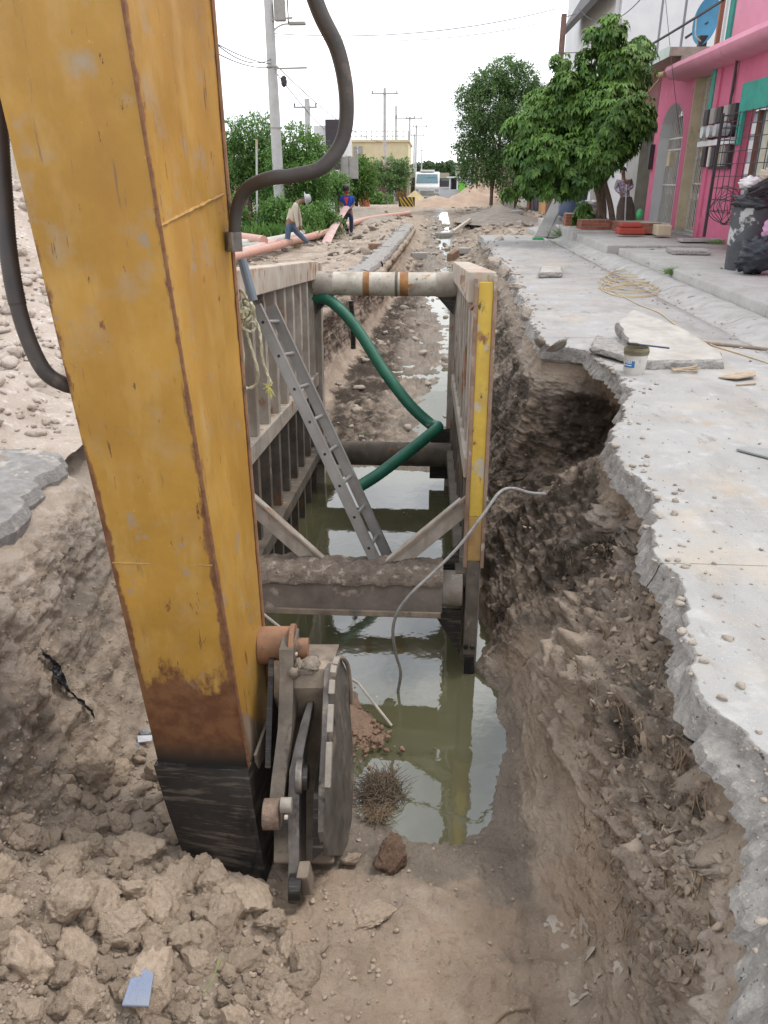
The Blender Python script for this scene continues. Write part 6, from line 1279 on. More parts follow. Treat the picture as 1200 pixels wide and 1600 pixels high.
def tree(name, label, base, blobs, style, n_, L, mt, seed, trunk=.12, stems=1, group=None, limbs=True, squash=.85, cat='tree', top=None):
    """blobs: list of (centre Vector, radius)"""
    r_ = np.random.default_rng(seed); t = thing(name, label, cat, tuple(base), group); base = Vector(base)
    rad = np.array([b[1] for b in blobs]); w_ = rad**2; w_ /= w_.sum(); ci = r_.choice(len(blobs), n_, p=w_)
    cen = np.array([tuple(b[0]) for b in blobs])[ci]; d_ = unit(r_.normal(size=(n_, 3))); rr = rad[ci]*(.45+.6*r_.random(n_)**.5)
    # lumpy outline: the blobs' surface swells and shrinks with noise
    lump = 1+.28*fbm(cen+d_*rad[ci][:, None], 1.1/max(.25, rad.mean()), 3, off=seed)+.12*fbm(cen+d_*rad[ci][:, None], 3.0/max(.25, rad.mean()), 2, off=seed)
    Pp = cen+d_*(rr*lump)[:, None]*np.array([1, 1, squash])
    keep_ = fbm(Pp, 1.6/max(.3, rad.mean()), 3, off=seed+30) > -.22; Pp = Pp[keep_]; d_ = d_[keep_]; n2_ = len(Pp)
    if style == 'rosette':
        k = 8; Pr = np.repeat(Pp, k, 0); az = np.tile(np.arange(k)*2*np.pi/k, n2_)+np.repeat(r_.random(n2_)*6.28, k)+r_.normal(0, .2, n2_*k)
        ax = unit(np.repeat(d_, k, 0)*.6+np.array([[0, 0, .5]])); t1 = unit(np.cross(ax, np.array([[.3, .5, .8]]))); t2 = np.cross(ax, t1)
        D_ = unit(t1*np.cos(az)[:, None]+t2*np.sin(az)[:, None]+ax*.15+np.array([[0, 0, -.35]])+r_.normal(0, .12, (n2_*k, 3))); Pr = Pr+D_*.01
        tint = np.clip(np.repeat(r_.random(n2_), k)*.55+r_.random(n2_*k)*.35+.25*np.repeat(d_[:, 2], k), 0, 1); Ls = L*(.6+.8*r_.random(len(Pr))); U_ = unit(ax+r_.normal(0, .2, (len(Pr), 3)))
        leafmesh('crown', Pr, D_, U_, Ls, Ls*.27, tint, mt, t, .35)
    else:
        k = 9; Pr = np.repeat(Pp, k, 0); ax = unit(np.repeat(d_, k, 0)*.7+np.array([[0, 0, -.1]])+np.repeat(r_.normal(0, .4, (n2_, 3)), k, 0)); s_ = np.tile(np.linspace(0, 1, k), n2_)
        Pr = Pr+ax*(s_*L*3.2)[:, None]+np.array([[0, 0, -1.0]])*(s_**2*L*1.2)[:, None]
        D_ = unit(ax*.5+r_.normal(0, .6, (len(Pr), 3))); U_ = unit(r_.normal(0, .5, (len(Pr), 3))+np.array([[0, 0, 1.0]])); Ls = L*(.6+.7*r_.random(len(Pr)))
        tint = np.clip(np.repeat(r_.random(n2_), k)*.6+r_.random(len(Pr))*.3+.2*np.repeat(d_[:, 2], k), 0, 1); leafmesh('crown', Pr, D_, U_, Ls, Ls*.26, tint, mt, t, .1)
    rr_ = Random(seed); top = top or sum((b[0] for b in blobs), Vector())/len(blobs)
    for s_ in range(stems):
        b0 = base+Vector(((s_-(stems-1)/2)*trunk*1.7, rr_.uniform(-.1, .1), 0)); tp = top+Vector((rr_.uniform(-.3, .3), 0, -.1*(top.z-base.z)))
        pth = spline([b0, b0.lerp(tp, .3)+Vector((rr_.uniform(-.08, .08), 0, 0)), b0.lerp(tp, .65)+Vector((rr_.uniform(-.15, .15), 0, 0)), tp], 5)
        q = MB(); q.tube(pth, [trunk*(1-.6*i/len(pth)) for i in range(len(pth))], 9); tk_ = put(q, 'trunk', m_bark, t, smooth=True)
        if limbs:
            for b in blobs[s_::stems]:
                j = rr_.randrange(len(pth)//2, len(pth)-1); a = pth[j]; m_ = a.lerp(b[0], .5)+Vector((0, 0, .1)); q = MB(); q.tube(spline([a, m_, b[0]], 4), [trunk*.4*(1-.7*i/9) for i in range(9)], 6); put(q, 'limb', m_bark, tk_, smooth=True)
    return t
def blobs_px(lst, Y0, seed=1, dY=.6):
    r_ = Random(seed); o = []
    for x, y, r in lst: p = at(x, y, Y=Y0); d = (p-Vector((0, 0, CAMH))).dot(_F); R0 = r*d/FPX; p = at(x, y, Y=Y0+r_.uniform(-dY, dY)*min(1.6, R0)); o.append((p, R0))
    return o
tree('broadleaf_tree', 'dense broad leaved tree with several stems in front of the pink houses', tuple(at(945, 366, Y=24.2)),
     blobs_px([(955, 48, 26), (930, 95, 30), (925, 52, 12), (1000, 78, 24), (972, 110, 45), (878, 96, 15), (885, 130, 22), (905, 165, 52), (955, 175, 55), (985, 190, 36), (850, 175, 42), (822, 195, 26), (1008, 178, 16), (850, 235, 45), (905, 240, 55), (945, 235, 40), (815, 240, 26), (975, 228, 20), (870, 285, 30), (830, 280, 28), (900, 285, 24), (925, 270, 22), (795, 300, 12), (798, 195, 14), (855, 300, 14)], 22.9, 3),
     'rosette', 8500, .125, lm_broad, 5, .10, 4, top=at(938, 190, Y=23.6))
tree('feathery_tree', 'tall fine leaved tree with a loose crown behind the broad leaved one', tuple(at(767, 318, Y=46)-Vector((0, 0, .1))),
     blobs_px([(790, 115, 25), (760, 130, 24), (812, 128, 28), (740, 150, 22), (770, 165, 38), (820, 170, 46), (745, 200, 28), (780, 215, 46), (738, 235, 24), (842, 218, 44), (750, 255, 30), (790, 262, 28), (840, 260, 25), (730, 265, 14), (728, 145, 8)], 46, 4), 'spray', 11000, .12, lm_fine, 8, .1, 1)
tree('mesquite_tree', 'tall bushy tree mass beside the grey post, left of the utility pole', tuple(at(385, 350, Y=30)),
     blobs_px([(368, 215, 22), (395, 205, 26), (372, 250, 34), (400, 240, 38), (380, 290, 36), (415, 275, 34), (360, 200, 14), (420, 215, 14), (400, 320, 26)], 30.5, 5), 'spray', 3600, .10, lm_bright, 11, .12, 2)
tree('mesquite_tree', 'wide bushy tree mass between the utility pole and the white wall', tuple(at(475, 350, Y=29)),
     blobs_px([(460, 225, 26), (440, 240, 24), (480, 235, 24), (450, 275, 36), (485, 270, 30), (465, 315, 34), (495, 300, 22), (440, 320, 26), (505, 240, 14), (480, 340, 22)], 29.5, 6), 'spray', 3800, .10, lm_bright, 12, .12, 2)
tree('shade_tree', 'compact round dark green tree behind the blue shirted worker', tuple(at(556, 330, Y=48)), blobs_px([(548, 268, 18), (562, 266, 17), (556, 284, 19), (542, 282, 12), (570, 282, 10)], 48, 2), 'spray', 1500, .16, lm_broad, 13, .12, 1)
tree('small_tree', 'small tree with a leaning trunk beside the pale wall', tuple(at(528, 335, Y=38)), blobs_px([(515, 285, 15), (530, 290, 14), (505, 295, 10), (520, 300, 12)], 38, 2), 'spray', 700, .12, lm_bright, 14, .14, 1)
tree('thin_tree', 'thin open tree in front of the purple house', tuple(at(612, 325, Y=58)), blobs_px([(605, 262, 15), (622, 268, 14), (598, 278, 12), (615, 285, 13), (630, 262, 9)], 58, 2), 'spray', 700, .18, lm_fine, 15, .12, 1)
tree('low_bush', 'low bush under the round tree', tuple(at(590, 318, Y=56)), blobs_px([(585, 312, 9), (598, 314, 8)], 56, 2), 'spray', 260, .18, lm_bright, 16, .05, 1, limbs=False, cat='bush')
tree('potted_shrub', 'round clipped crown over the red pot', tuple(at(797, 316, Y=45.4)), blobs_px([(797, 303, 8), (790, 300, 6), (804, 306, 6)], 45.4, 2), 'spray', 240, .12, lm_broad, 17, .04, 1, limbs=False, cat='bush')
tree('hanging_bush', 'dark bush at the foot of the broad leaved tree', (5.0, 24.0, .33), blobs_px([(912, 325, 12), (905, 338, 10), (918, 340, 9)], 24.2, 2), 'rosette', 160, .13, lm_broad, 18, .03, 1, limbs=False, cat='bush')
fb = []
rf_ = Random(8)
for k in range(26): fb.append((690+rf_.uniform(-50, 70), 268+rf_.uniform(-6, 8), rf_.uniform(7, 13)))
tr_far = thing('far_trees', 'hazy line of trees closing the far end of the street', 'trees', (0, 170, 0)); bl = blobs_px(fb, 170, 3)
P_ = []; r_ = np.random.default_rng(3)
for c_, R0 in bl: P_.append(np.array(tuple(c_))+unit(r_.normal(size=(420, 3)))*R0*(.5+.6*r_.random((420, 1)))*np.array([1, .6, .8]))
P_ = np.concatenate(P_); leafmesh('crown', P_, unit(r_.normal(size=P_.shape)), unit(r_.normal(size=P_.shape)), np.full(len(P_), .7), np.full(len(P_), .3), r_.random(len(P_)), lm_far, tr_far); setp(tr_far, kind='stuff')
def grass(name, label, pts, n_, L, mt, seed):
    r_ = np.random.default_rng(seed); A = []
    for (x0, x1, y0, y1, z) in pts: A.append(np.stack([r_.uniform(x0, x1, n_), r_.uniform(y0, y1, n_), np.full(n_, z)], 1))
    A = np.concatenate(A); D_ = unit(np.stack([r_.normal(0, .4, len(A)), r_.normal(0, .4, len(A)), np.ones(len(A))], 1)); U_ = unit(r_.normal(size=A.shape)); Ls = L*(.5+r_.random(len(A)))
    root = thing(name, label, 'grass', (A[:, 0].mean(), A[:, 1].mean(), 0)); o = leafmesh('blades', A, D_, U_, Ls, Ls*.05+.004, r_.random(len(A)), mt, root, .2); root['kind'] = 'stuff'; return root
grass('grass', 'tall green grass under the left trees', [(-9, -3.6, 26, 34, -.2)], 9000, .55, lm_bright, 3)
grass('dry_grass', 'short yellowish grass round the utility pole', [(-8, -3.8, 23.5, 28, -.2)], 6000, .14, leafmat('dry_leaf', (.2, .19, .07), (.3, .28, .11)), 4)
for k, (x, y, Y_) in enumerate(((430, 335, 27.5), (470, 345, 27), (505, 345, 28), (355, 335, 27))):
    tree('undergrowth_bush', ('leafy bush at the foot of the utility pole', 'leafy bush behind the bent worker', 'leafy bush between the two workers', 'leafy bush behind the black bucket')[k], tuple(at(x, y+12, Y=Y_)), blobs_px([(x, y-8, 18), (x+14, y, 12), (x-14, y, 12)], Y_, k), 'spray', 700, .09, lm_bright, 30+k, .04, 1, limbs=False, cat='bush')
# ================================================================ LEFT SIDE BUILDINGS
m_yelw = mat('pale_yellow_wall', (.62, .57, .36), (.55, .5, .32), 2, .9); m_purp = mat('purple_wall', (.36, .14, .2), (.3, .12, .17), 2, .9)
def bbox_px(x0, x1, ytop, ybot, Y, depth=6, z0=-.2):
    a = at(x0, ytop, Y=Y); b = at(x1, ytop, Y=Y); return (a.x, Y, z0), (b.x, Y+depth, a.z)
def bld(name, label, parts, cat='building'):
    a, b = parts[0][1], parts[0][2]; t = thing(name, label, cat, ((a[0]+b[0])/2, a[1], a[2])); last = None
    for nm, a, b, mt in parts: put(MB().box(a, b), nm, mt, t)
    return t
a, b = bbox_px(490, 520, 196, 0, 42, 10); bld('grey_white_house', 'white house wall with a dark slab top behind the left trees', [('wall', a, b, m_whw), ('dark_parapet', (b[0]-.35, 41.8, b[2]-2.0), (b[0]+.35, 42.6, b[2]+.25), m_iron), ('pale_column', (b[0]+.3, 41.9, -.2), (b[0]+.75, 42.5, b[2]-1.4), m_greyp), ('louvre', (b[0]+.76, 41.95, 1.6), (b[0]+1.2, 42.4, 2.6), m_greyp)], 'house')
a, b = bbox_px(532, 638, 222, 0, 66, 12); yb = bld('yellow_building', 'pale yellow two storey building with a roof railing', [('wall', a, b, m_yelw), ('cornice', (a[0]-.1, 65.8, b[2]-1.5), (b[0]+.1, 65.99, b[2]-1.3), m_cream), ('parapet', (a[0]-.1, 65.85, b[2]), (b[0]+.1, 78, b[2]+.15), m_yelw)])
for k in range(14): x = a[0]+(b[0]-a[0])*k/13; put(MB().cyl((x, 65.9, b[2]+.15), (x, 65.9, b[2]+.75), .03, 5), 'railing_post', m_greyp, yb)
for z in (.4, .75): put(MB().cyl((a[0], 65.9, b[2]+z), (b[0], 65.9, b[2]+z), .025, 5), 'railing_bar', m_greyp, yb)
for k in range(1): x = a[0]+1+k*1.7; w_ = put(MB().box((x, 65.93, b[2]-1.0), (x+.7, 65.99, b[2]-.3)), 'window', m_greyp, yb); put(MB().box((x+.32, 65.9, b[2]-1.15), (x+.38, 65.93, b[2]-.3)), 'window_bar', m_whw, w_)
a, b = bbox_px(573, 601, 262, 0, 60, 5); bld('purple_house', 'small purple two storey house behind the thin tree', [('wall', a, b, m_purp), ('balcony', (a[0]-.2, 59.6, b[2]-.9), (b[0]+.1, 59.99, b[2]-.7), m_purp), ('roof', (a[0]-.1, 59.9, b[2]), (b[0]+.15, 65.1, b[2]+.15), m_pinkL), ('window', (a[0]+.3, 59.95, 1.0), (a[0]+.9, 59.99, 1.9), m_dark)], 'house')
m_or = mat('orange_paint', (.6, .2, .1), None, 3, .9)
a, b = bbox_px(562, 577, 300, 0, 52, .4); og = bld('orange_gateposts', 'pair of orange gate posts by the round tree', [('gate_post', a, (a[0]+.28, 52.4, b[2]), m_or), ('gate_post', (b[0]-.28, 52, -.2), b, m_or), ('low_wall', (a[0]+.29, 52.1, -.2), (b[0]-.29, 52.3, .5), m_greyp)], 'gate')
a, b = bbox_px(600, 616, 290, 0, 62, 6); bld('white_low_wall', 'low white wall between the purple and the red fronts', [('wall', a, b, m_whw), ('coping', (a[0], 61.9, b[2]), (b[0], 68, b[2]+.08), m_greyp)], 'wall')
a, b = bbox_px(617, 640, 262, 0, 64.0, 8); bld('red_front_house', 'narrow house front with red doors and cream pillars', [('wall', (a[0], 64.2, -.2), b, m_cream), ('red_door', (a[0]+.25, 64.1, 0), (a[0]+.6, 64.19, 1.4), m_or), ('red_door', (a[0]+.7, 64.1, 0), (a[0]+.95, 64.19, 1.4), mat('red_door_paint', (.4, .07, .07), None, 3, .8)), ('canopy', (a[0]-.1, 63.4, b[2]-.5), (b[0]+.2, 64.19, b[2]-.35), m_cream), ('cream_pillar', (b[0]-.2, 63.5, -.2), (b[0]+.05, 63.75, b[2]-.5), m_cream)], 'house')
a, b = bbox_px(640, 652, 268, 0, 80, 8); bld('dark_front_house', 'small dark fronted house beside the white van', [('wall', a, b, m_greyp), ('doorway', (a[0]+.1, 79.9, 0), (b[0]-.1, 79.99, 1.6), m_dark)], 'house')
a, b = bbox_px(660, 702, 271, 0, 150, 16); bld('green_warehouse', 'far low warehouse with a tan sloping roof and green side', [('green_wall', a, (b[0], 166, b[2]-.8), flat('dull_green', (.16, .26, .2))), ('dark_base', (a[0], 149.8, -.1), (b[0]+4, 149.95, 1.0), m_iron), ('tan_roof', (a[0]+2, 149.7, b[2]-.78), (b[0], 166.2, b[2]+.1), flat('tan_roof_sheet', (.38, .32, .25)))])
a, b = bbox_px(702, 716, 278, 0, 120, 8); bld('far_white_kiosk', 'small white porch with columns at the end of the street', [('wall', (a[0]+.4, 121, 0), b, m_dark), ('roof', (a[0]-.2, 119.5, b[2]), (b[0]+.4, 128, b[2]+.18), m_whw), ('column', (a[0], 119.8, 0), (a[0]+.2, 120, b[2]), m_whw), ('column', (b[0]-.2, 119.8, 0), (b[0], 120, b[2]), m_whw)])
p = at(717, 283, Y=58); q2 = at(727, 283, Y=58); sg = thing('lime_sign', 'bright lime green sheet sign beside the sand pile', 'sign', (p.x, 58, 0)); put(MB().box((p.x, 58, .4), (q2.x, 58.05, p.z)), 'sign_panel', flat('lime_green', (.2, .62, .08)), sg); put(MB().box((p.x+.02, 58.06, 0), (p.x+.08, 58.12, p.z)), 'sign_post', m_iron, sg)
# low plain fronts beyond, both sides, so the street does not end in bare ground
for k, (x, y, w_, d_, h_, c_) in enumerate(((-26, 40, 10, 9, 3.4, m_cream), (-24, 54, 11, 9, 3.8, m_whw), (-20, 84, 10, 12, 3.2, m_cream), (-14, 100, 8, 12, 3.4, m_pinkL), (9, 80, 9, 12, 3.2, m_cream), (9.5, 98, 9, 14, 3.4, m_whw), (8.5, 122, 9, 12, 3.0, m_greyp))):
    t = thing('row_house', ('cream', 'white', 'tan', 'pink', 'cream', 'white', 'grey')[k]+' single storey row house '+('far back on the left, nearest', 'on the left beyond the cream one', 'on the left beside the street bend', 'on the left before the warehouse', 'on the right behind the beige wall', 'on the right past the cream one', 'last on the right')[k], 'house', (x, y, 0))
    put(MB().box((x-w_/2, y, -.2), (x+w_/2, y+d_, h_)), 'wall', c_, t); put(MB().box((x-w_/2-.2, y-.2, h_), (x+w_/2+.2, y+d_+.2, h_+.2)), 'roof', m_greyp, t)
    wd = put(MB().box((x-1.2, y-.04, .9), (x, y-.005, 2.0)), 'window', m_dark, t); put(MB().box((x+1, y-.04, 0), (x+2, y-.005, 2.1)), 'door', m_wood, t)
# ================================================================ WHITE VAN, BARRICADE, SAND
vx, vy = at(667, 311, z=0).x, 68.0; van = thing('white_van', 'white van facing the camera at the far end of the street', 'van', (vx, vy, 0)); hw = 1.0
m_van = flat('van_white', (.8, .8, .8), .35); m_glass = flat('windscreen', (.12, .22, .26), .1)
prof = [(0, .25), (-.05, .9), (.15, 1.15), (.75, 1.95), (1.3, 2.05), (5.0, 2.05), (5.2, 1.6), (5.2, .25)]
q = MB(); q.prism([(vx-hw, vy+y, z) for y, z in prof], (2*hw, 0, 0)); put(q, 'body', m_van, van, bevel=.06)
q = MB(); q.add([(vx-hw*.88, vy+.17, 1.22), (vx+hw*.88, vy+.17, 1.22), (vx+hw*.82, vy+.66, 1.86), (vx-hw*.82, vy+.66, 1.86)], [(0, 1, 2, 3)]); put(MB().add([Vector(v)+Vector((0, -.02, .01)) for v in q.v], q.f), 'windscreen', m_glass, van, recalc=False)
put(MB().box((vx-.1, vy+.42, 1.45), (vx+.75, vy+.47, 1.62)), 'sun_strip', flat('blue_strip', (.03, .2, .32)), van); put(MB().box((vx-.6, vy+.9, 2.05), (vx+.6, vy+2.2, 2.2)), 'roof_unit', m_van, van, bevel=.04)
put(MB().box((vx-.55, vy-.08, .5), (vx+.55, vy-.04, .62)), 'grille', m_greyp, van); put(MB().box((vx-hw, vy-.12, .25), (vx+hw, vy-.03, .42)), 'bumper', m_greyp, van)
for s in (-1, 1):
    put(MB().box((vx+s*.82-.13, vy-.09, .6), (vx+s*.82+.13, vy-.03, .78)), 'headlight', glass_m, van, bevel=.02)
    put(MB().box((vx+s*1.08-.06, vy+.3, 1.2), (vx+s*1.08+.06, vy+.36, 1.5)), 'mirror', m_iron, van)
    for y in (.95, 4.2): wh_ = put(MB().cyl((vx+s*.98, vy+y, .32), (vx+s*.76, vy+y, .32), .32, 18), 'wheel', m_black, van); put(MB().cyl((vx+s*.99, vy+y, .32), (vx+s*.97, vy+y, .32), .17, 12), 'rim', m_pale, wh_)
# striped barricade
bp0 = at(623, 323, Y=50); bp1 = at(648, 322, Y=50); gz = -.05; h0, h1 = bp0.z, at(635, 308, Y=50).z; bar_ = thing('striped_barricade', 'low barricade painted in yellow and black diagonal stripes', 'barricade', (bp0.x, 50, gz))
put(MB().box((bp0.x, 50, h0), (bp1.x, 50.3, h1)), 'barrier_block', flat('barrier_black', (.03, .03, .03)), bar_)
W_ = bp1.x-bp0.x; H_ = h1-h0
for k in range(-1, 5):
    x0 = bp0.x+W_*(k*.24); pts = [(x0, h1), (x0+W_*.12, h1), (x0+W_*.12+H_*.8, h0), (x0+H_*.8, h0)]
    def clipx(pp): 
        o = []
        for i in range(len(pp)):
            a, b = pp[i], pp[(i+1) % len(pp)]
            for lo, sg_ in ((bp0.x, 1),): pass
            o.append((min(max(a[0], bp0.x), bp1.x), a[1]))
        return o
    cp = clipx(pts)
    if max(c[0] for c in cp)-min(c[0] for c in cp) > .05: q = MB(); q.prism([(x, 49.98, z) for x, z in cp], (0, -.012, 0)); put(q, 'yellow_stripe', flat('barrier_yellow', (.62, .42, .05)) if 'barrier_yellow' not in bpy.data.materials else bpy.data.materials['barrier_yellow'], bar_)
m_sand = mat('sand', (.47, .35, .265), (.38, .28, .21), 2, .95, bump=.8, bsc=12, bdist=.05)
def pile(cx, cy, rx, ry, h, label, mt, seed, name='sand_pile', cat='sand pile'):
    rows = []
    for i in range(26):
        r = i/25; row = []
        for k in range(57):
            a = 2*math.pi*k/56; P_ = Vector((cx+rx*r*math.cos(a), cy+ry*r*math.sin(a), seed)); hh = h*max(0, 1-r)**1.05*(1+.0)+.16*h*mnoise.fractal(P_*1.1, 1, 2, 5)*(1-r*.6)*min(1, r*4+.3)-.12*r
            row.append(Vector((P_.x, P_.y, hh)))
        rows.append(row)
    return put(MB().grid(rows), name, mt, smooth=2, label=label, cat=cat)
pc = at(745, 300, Y=57); pile(pc.x, 57, 2.6, 3, 1.45, 'tall tan sand pile on the right of the far street', m_sand, 1); pile(pc.x+1.9, 58.5, 2.3, 2.6, 1.6, 'second tan sand pile against the beige wall', m_sand, 2)
pile(at(680, 320, Y=54).x, 53, 2.6, 2.2, .62, 'low spread of sand across the street before the van', m_sand, 3); pile(at(655, 318, Y=55).x-.3, 56, 1.3, 1.6, .85, 'small yellowish sand pile behind the striped barricade', mat('yellow_sand', (.5, .4, .22), None, 3, .95, bump=.6), 4)
pile(3.1, 37, 2.0, 4.5, .55, 'grey heap of dug soil on the right of the far trench', m_caliche if False else mat('grey_dug_soil', (.36, .31, .26), (.26, .22, .18), 2, .95, bump=1, bsc=15, bdist=.05), 5, 'spoil_heap', 'soil heap')
pile(-3.6, 40, 2.2, 6.5, .38, 'low heap of grey broken ground behind the blue shirted worker', bpy.data.materials['grey_dug_soil'], 6, 'spoil_heap', 'soil heap')
# ================================================================ POLES AND WIRES
m_pole = mat('concrete_pole', (.5, .5, .49), (.42, .42, .41), 3, .85, 0, .3); m_brp = mat('brown_wood_pole', (.2, .12, .1), (.14, .09, .08), 5, .9)
def pole(base, h, r0, r1, label, mt=m_pole, arms=(), name='utility_pole', lean=(0, 0), extras=None):
    t = thing(name, label, 'utility pole', tuple(base)); b = Vector(base); tp = b+Vector((lean[0], lean[1], h)); put(MB().tube([b, tp], [r0, r1], 12), 'pole', mt, t, smooth=True)
    for z, w_, off in arms:
        c = b.lerp(tp, z/h); ar = put(MB().bar(c+Vector((off-w_/2, -.08, 0)), c+Vector((off+w_/2, -.08, 0)), .08, .08), 'cross_arm', m_greyp if mt is m_pole else m_brp, t)
        for s in (-1, 1): put(MB().cyl(c+Vector((off+s*w_*.46, -.08, .04)), c+Vector((off+s*w_*.46, -.08, .2)), .04, 8), 'insulator', m_iron, ar)
    return t, tp
pb = at(440, 368, z=-.2); P1, tp1 = pole(pb, 9.0, .20, .13, 'large pale concrete utility pole behind the bent worker', lean=(-.06, 0))
def p1(y): # point on the pole at a photo row
    f_ = (at(430, y, Y=pb.y).z-pb.z)/9.0; return pb.lerp(tp1, f_)
c = p1(17); put(MB().box(c+Vector((.18, -.15, -.28)), c+Vector((.52, .12, .3))), 'meter_cabinet', m_greyp, P1, bevel=.02); 
c = p1(108); put(MB().bar(c+Vector((0, -.1, 0)), c+Vector((1.15, -.1, .02)), .05, .05), 'cross_arm', m_greyp, P1)
c = p1(32); put(MB().bar(c+Vector((.05, -.1, 0)), c+Vector((.75, -.1, .05)), .05, .05), 'cross_arm', m_greyp, P1); put(MB().cyl(c+Vector((.62, -.1, -.1)), c+Vector((.62, -.1, .7)), .02, 6), 'insulator_rod', m_iron, P1)
c = p1(65); q = MB(); q.tube(spline([c, c+Vector((.12, 0, .3)), c+Vector((.4, 0, .46)), c+Vector((.65, 0, .48))], 5), .025, 8); la = put(q, 'lamp_arm', m_pole, P1, smooth=True); put(MB().box(c+Vector((.6, -.1, .44)), c+Vector((1.15, .1, .54))), 'street_lamp_head', m_greyp, la, bevel=.03)
c = p1(128); put(crumple(c+Vector((.38, -.1, 0)), (.11, 0, 0), (0, .1, 0), (0, 0, .17), 3, .5, 12), 'splice_box', m_iron, P1)
for zz in (105, 200, 343): cc = p1(zz); put(MB().cyl(cc-Vector((0, 0, .02)), cc+Vector((0, 0, .02)), .19 if zz < 300 else .21, 12), 'steel_band', m_greyp, P1)
q = at(424, 300, Y=31); put(MB().box((q.x-.28, 31, -.2), (q.x+.28, 31.5, at(424, 232, Y=31).z)), 'pale_pillar', m_pole, label='grey square pillar half hidden behind the utility pole', cat='pillar')
pole(at(486, 335, Y=48), at(482, 172, Y=48).z+.9, .2, .15, 'grey utility pole with a tilted cross arm over the left trees', arms=((at(482, 176, Y=48).z+.6, 1.3, -.1),))
pole(at(601, 318, Y=62), at(598, 146, Y=62).z+.5, .13, .1, 'utility pole with a wide cross arm in front of the yellow building', arms=((at(598, 150, Y=62).z+.3, 1.9, 0),))
pole(at(618, 318, Y=70), at(617, 170, Y=70).z+.6, .12, .09, 'utility pole with one sided arm right of the yellow building', arms=((at(617, 187, Y=70).z+.5, 1.6, .75),))
for k, (x, yt, Y_) in enumerate(((639, 204, 85), (649, 212, 95), (646, 222, 105), (658, 238, 130))): pole(at(x, 300, Y=Y_)*1, at(x, yt, Y=Y_).z+1, .12, .09, ('far utility pole just past the red fronted house', 'far utility pole above the van roof', 'thinner far pole between its neighbours', 'smallest and farthest utility pole')[k], arms=((at(x, yt, Y=Y_).z+.8, 1.6, .4),))
pole((4.75, 33.2, 0), at(876, 22, Y=33.2).z, .14, .10, 'brown wooden pole rising behind the broad leaved tree', m_brp, lean=(.0, 0))
b_ = at(402, 371, z=-.2); tt_ = at(401, 232, Y=b_.y); q = MB().cyl(b_, tt_, .035, 8); sp_p = put(q, 'thin_pole', flat('pale_pole', (.5, .52, .5)), label='thin pale pole standing in front of the left trees', cat='pole'); put(MB().cyl(tt_, at(401, 218, Y=b_.y), .04, 8), 'pole_cap', m_cream, sp_p)
q = MB().cyl(at(767, 318, Y=50), at(767, 262, Y=50), .06, 8); put(q, 'thin_post', m_brp, label='thin brown post standing on the sand pile', cat='post')
m_wire = flat('wire_grey', (.08, .08, .09), .7)
def wire(a, b, sag, label, r=.014): 
    a, b = Vector(a), Vector(b); q = MB(); q.tube([a.lerp(b, k/24)-Vector((0, 0, sag*4*(k/24)*(1-k/24))) for k in range(25)], r, 5, cap=False); put(q, 'overhead_wire', m_wire, label=label, cat='wire', group='overhead wires')
wp = [p1(y) for y in (105, 100, 92, 52)]
wire(wp[0], at(250, 20, Y=18), .3, 'wire from the concrete pole towards upper left, lowest'); wire(wp[1], at(230, -10, Y=18), .25, 'wire from the concrete pole towards upper left, middle'); wire(wp[2], at(300, 30, Y=20), .4, 'wire from the concrete pole towards upper left, top')
wire(p1(100)+Vector((.1, 0, 0)), at(598, 222, Y=62), .5, 'wire running down the street from the pole, upper'); wire(p1(112)+Vector((.1, 0, 0)), at(560, 232, Y=66), .6, 'wire running down the street from the pole, lower')
wire(p1(52), at(868, 14, Y=33.2), .35, 'long wire crossing the sky to the brown pole', .012); wire(p1(56), at(900, 22, Y=36), .45, 'second long wire crossing the sky', .010); wire(at(598, 75, Y=40), at(876, 82, Y=33.2), .1, 'faint wire level with the tree top', .009)
wire(at(876, 82, Y=33.2), at(1000, 60, Y=26), .12, 'wire from the brown pole to the roofs'); wire(at(1130, 0, Y=20), at(940, 112, Y=27), .05, 'thick dark cable slanting from the pink house to the tree', .03); wire(at(905, 14, Y=33), at(1000, 0, Y=28), .5, 'sagging wire on the white building')
wire(at(1040, 0, Y=24), at(1062, 210, Y=23), .05, 'thin wire hanging before the pink arch', .008)
# excavator bucket left lying behind
bk = thing('spare_bucket', 'black open digging bucket with yellow rim lying behind the pipes', 'digging bucket', tuple(at(395, 366, z=-.15)))
Yb_ = at(395, 366, z=-.15).y
def b3(x, y, dy=0): return at(x, y, Y=Yb_+dy)
q = MB(); q.add([b3(350, 366), b3(408, 368), b3(412, 345), b3(352, 324), b3(350, 362, 1.0), b3(405, 364, 1.0), b3(408, 348, 1.0), b3(352, 326, 1.0)], [(0, 1, 5, 4), (1, 2, 6, 5), (3, 0, 4, 7), (4, 5, 6, 7), (2, 3, 7, 6)]); o = put(q, 'bucket_shell', m_black, bk); so = o.modifiers.new('t', 'SOLIDIFY'); so.thickness = .04
q = MB(); q.bar(b3(350, 326, -.02), b3(412, 347, -.02), .06, .05); put(q, 'yellow_lip', m_ochre, bk); q = MB(); q.prism([b3(404, 343), b3(414, 350), b3(412, 360), b3(406, 366)], (0, .1, 0)); put(q, 'bucket_ear', m_rust, bk)
for k in range(3): q = MB(); q.obox(b3(413+k*3, 360+k*2), Vector((.09, 0, -.05)), Vector((0, .05, 0)), Vector((0, 0, .035))); put(q, 'tooth', m_rust, bk)
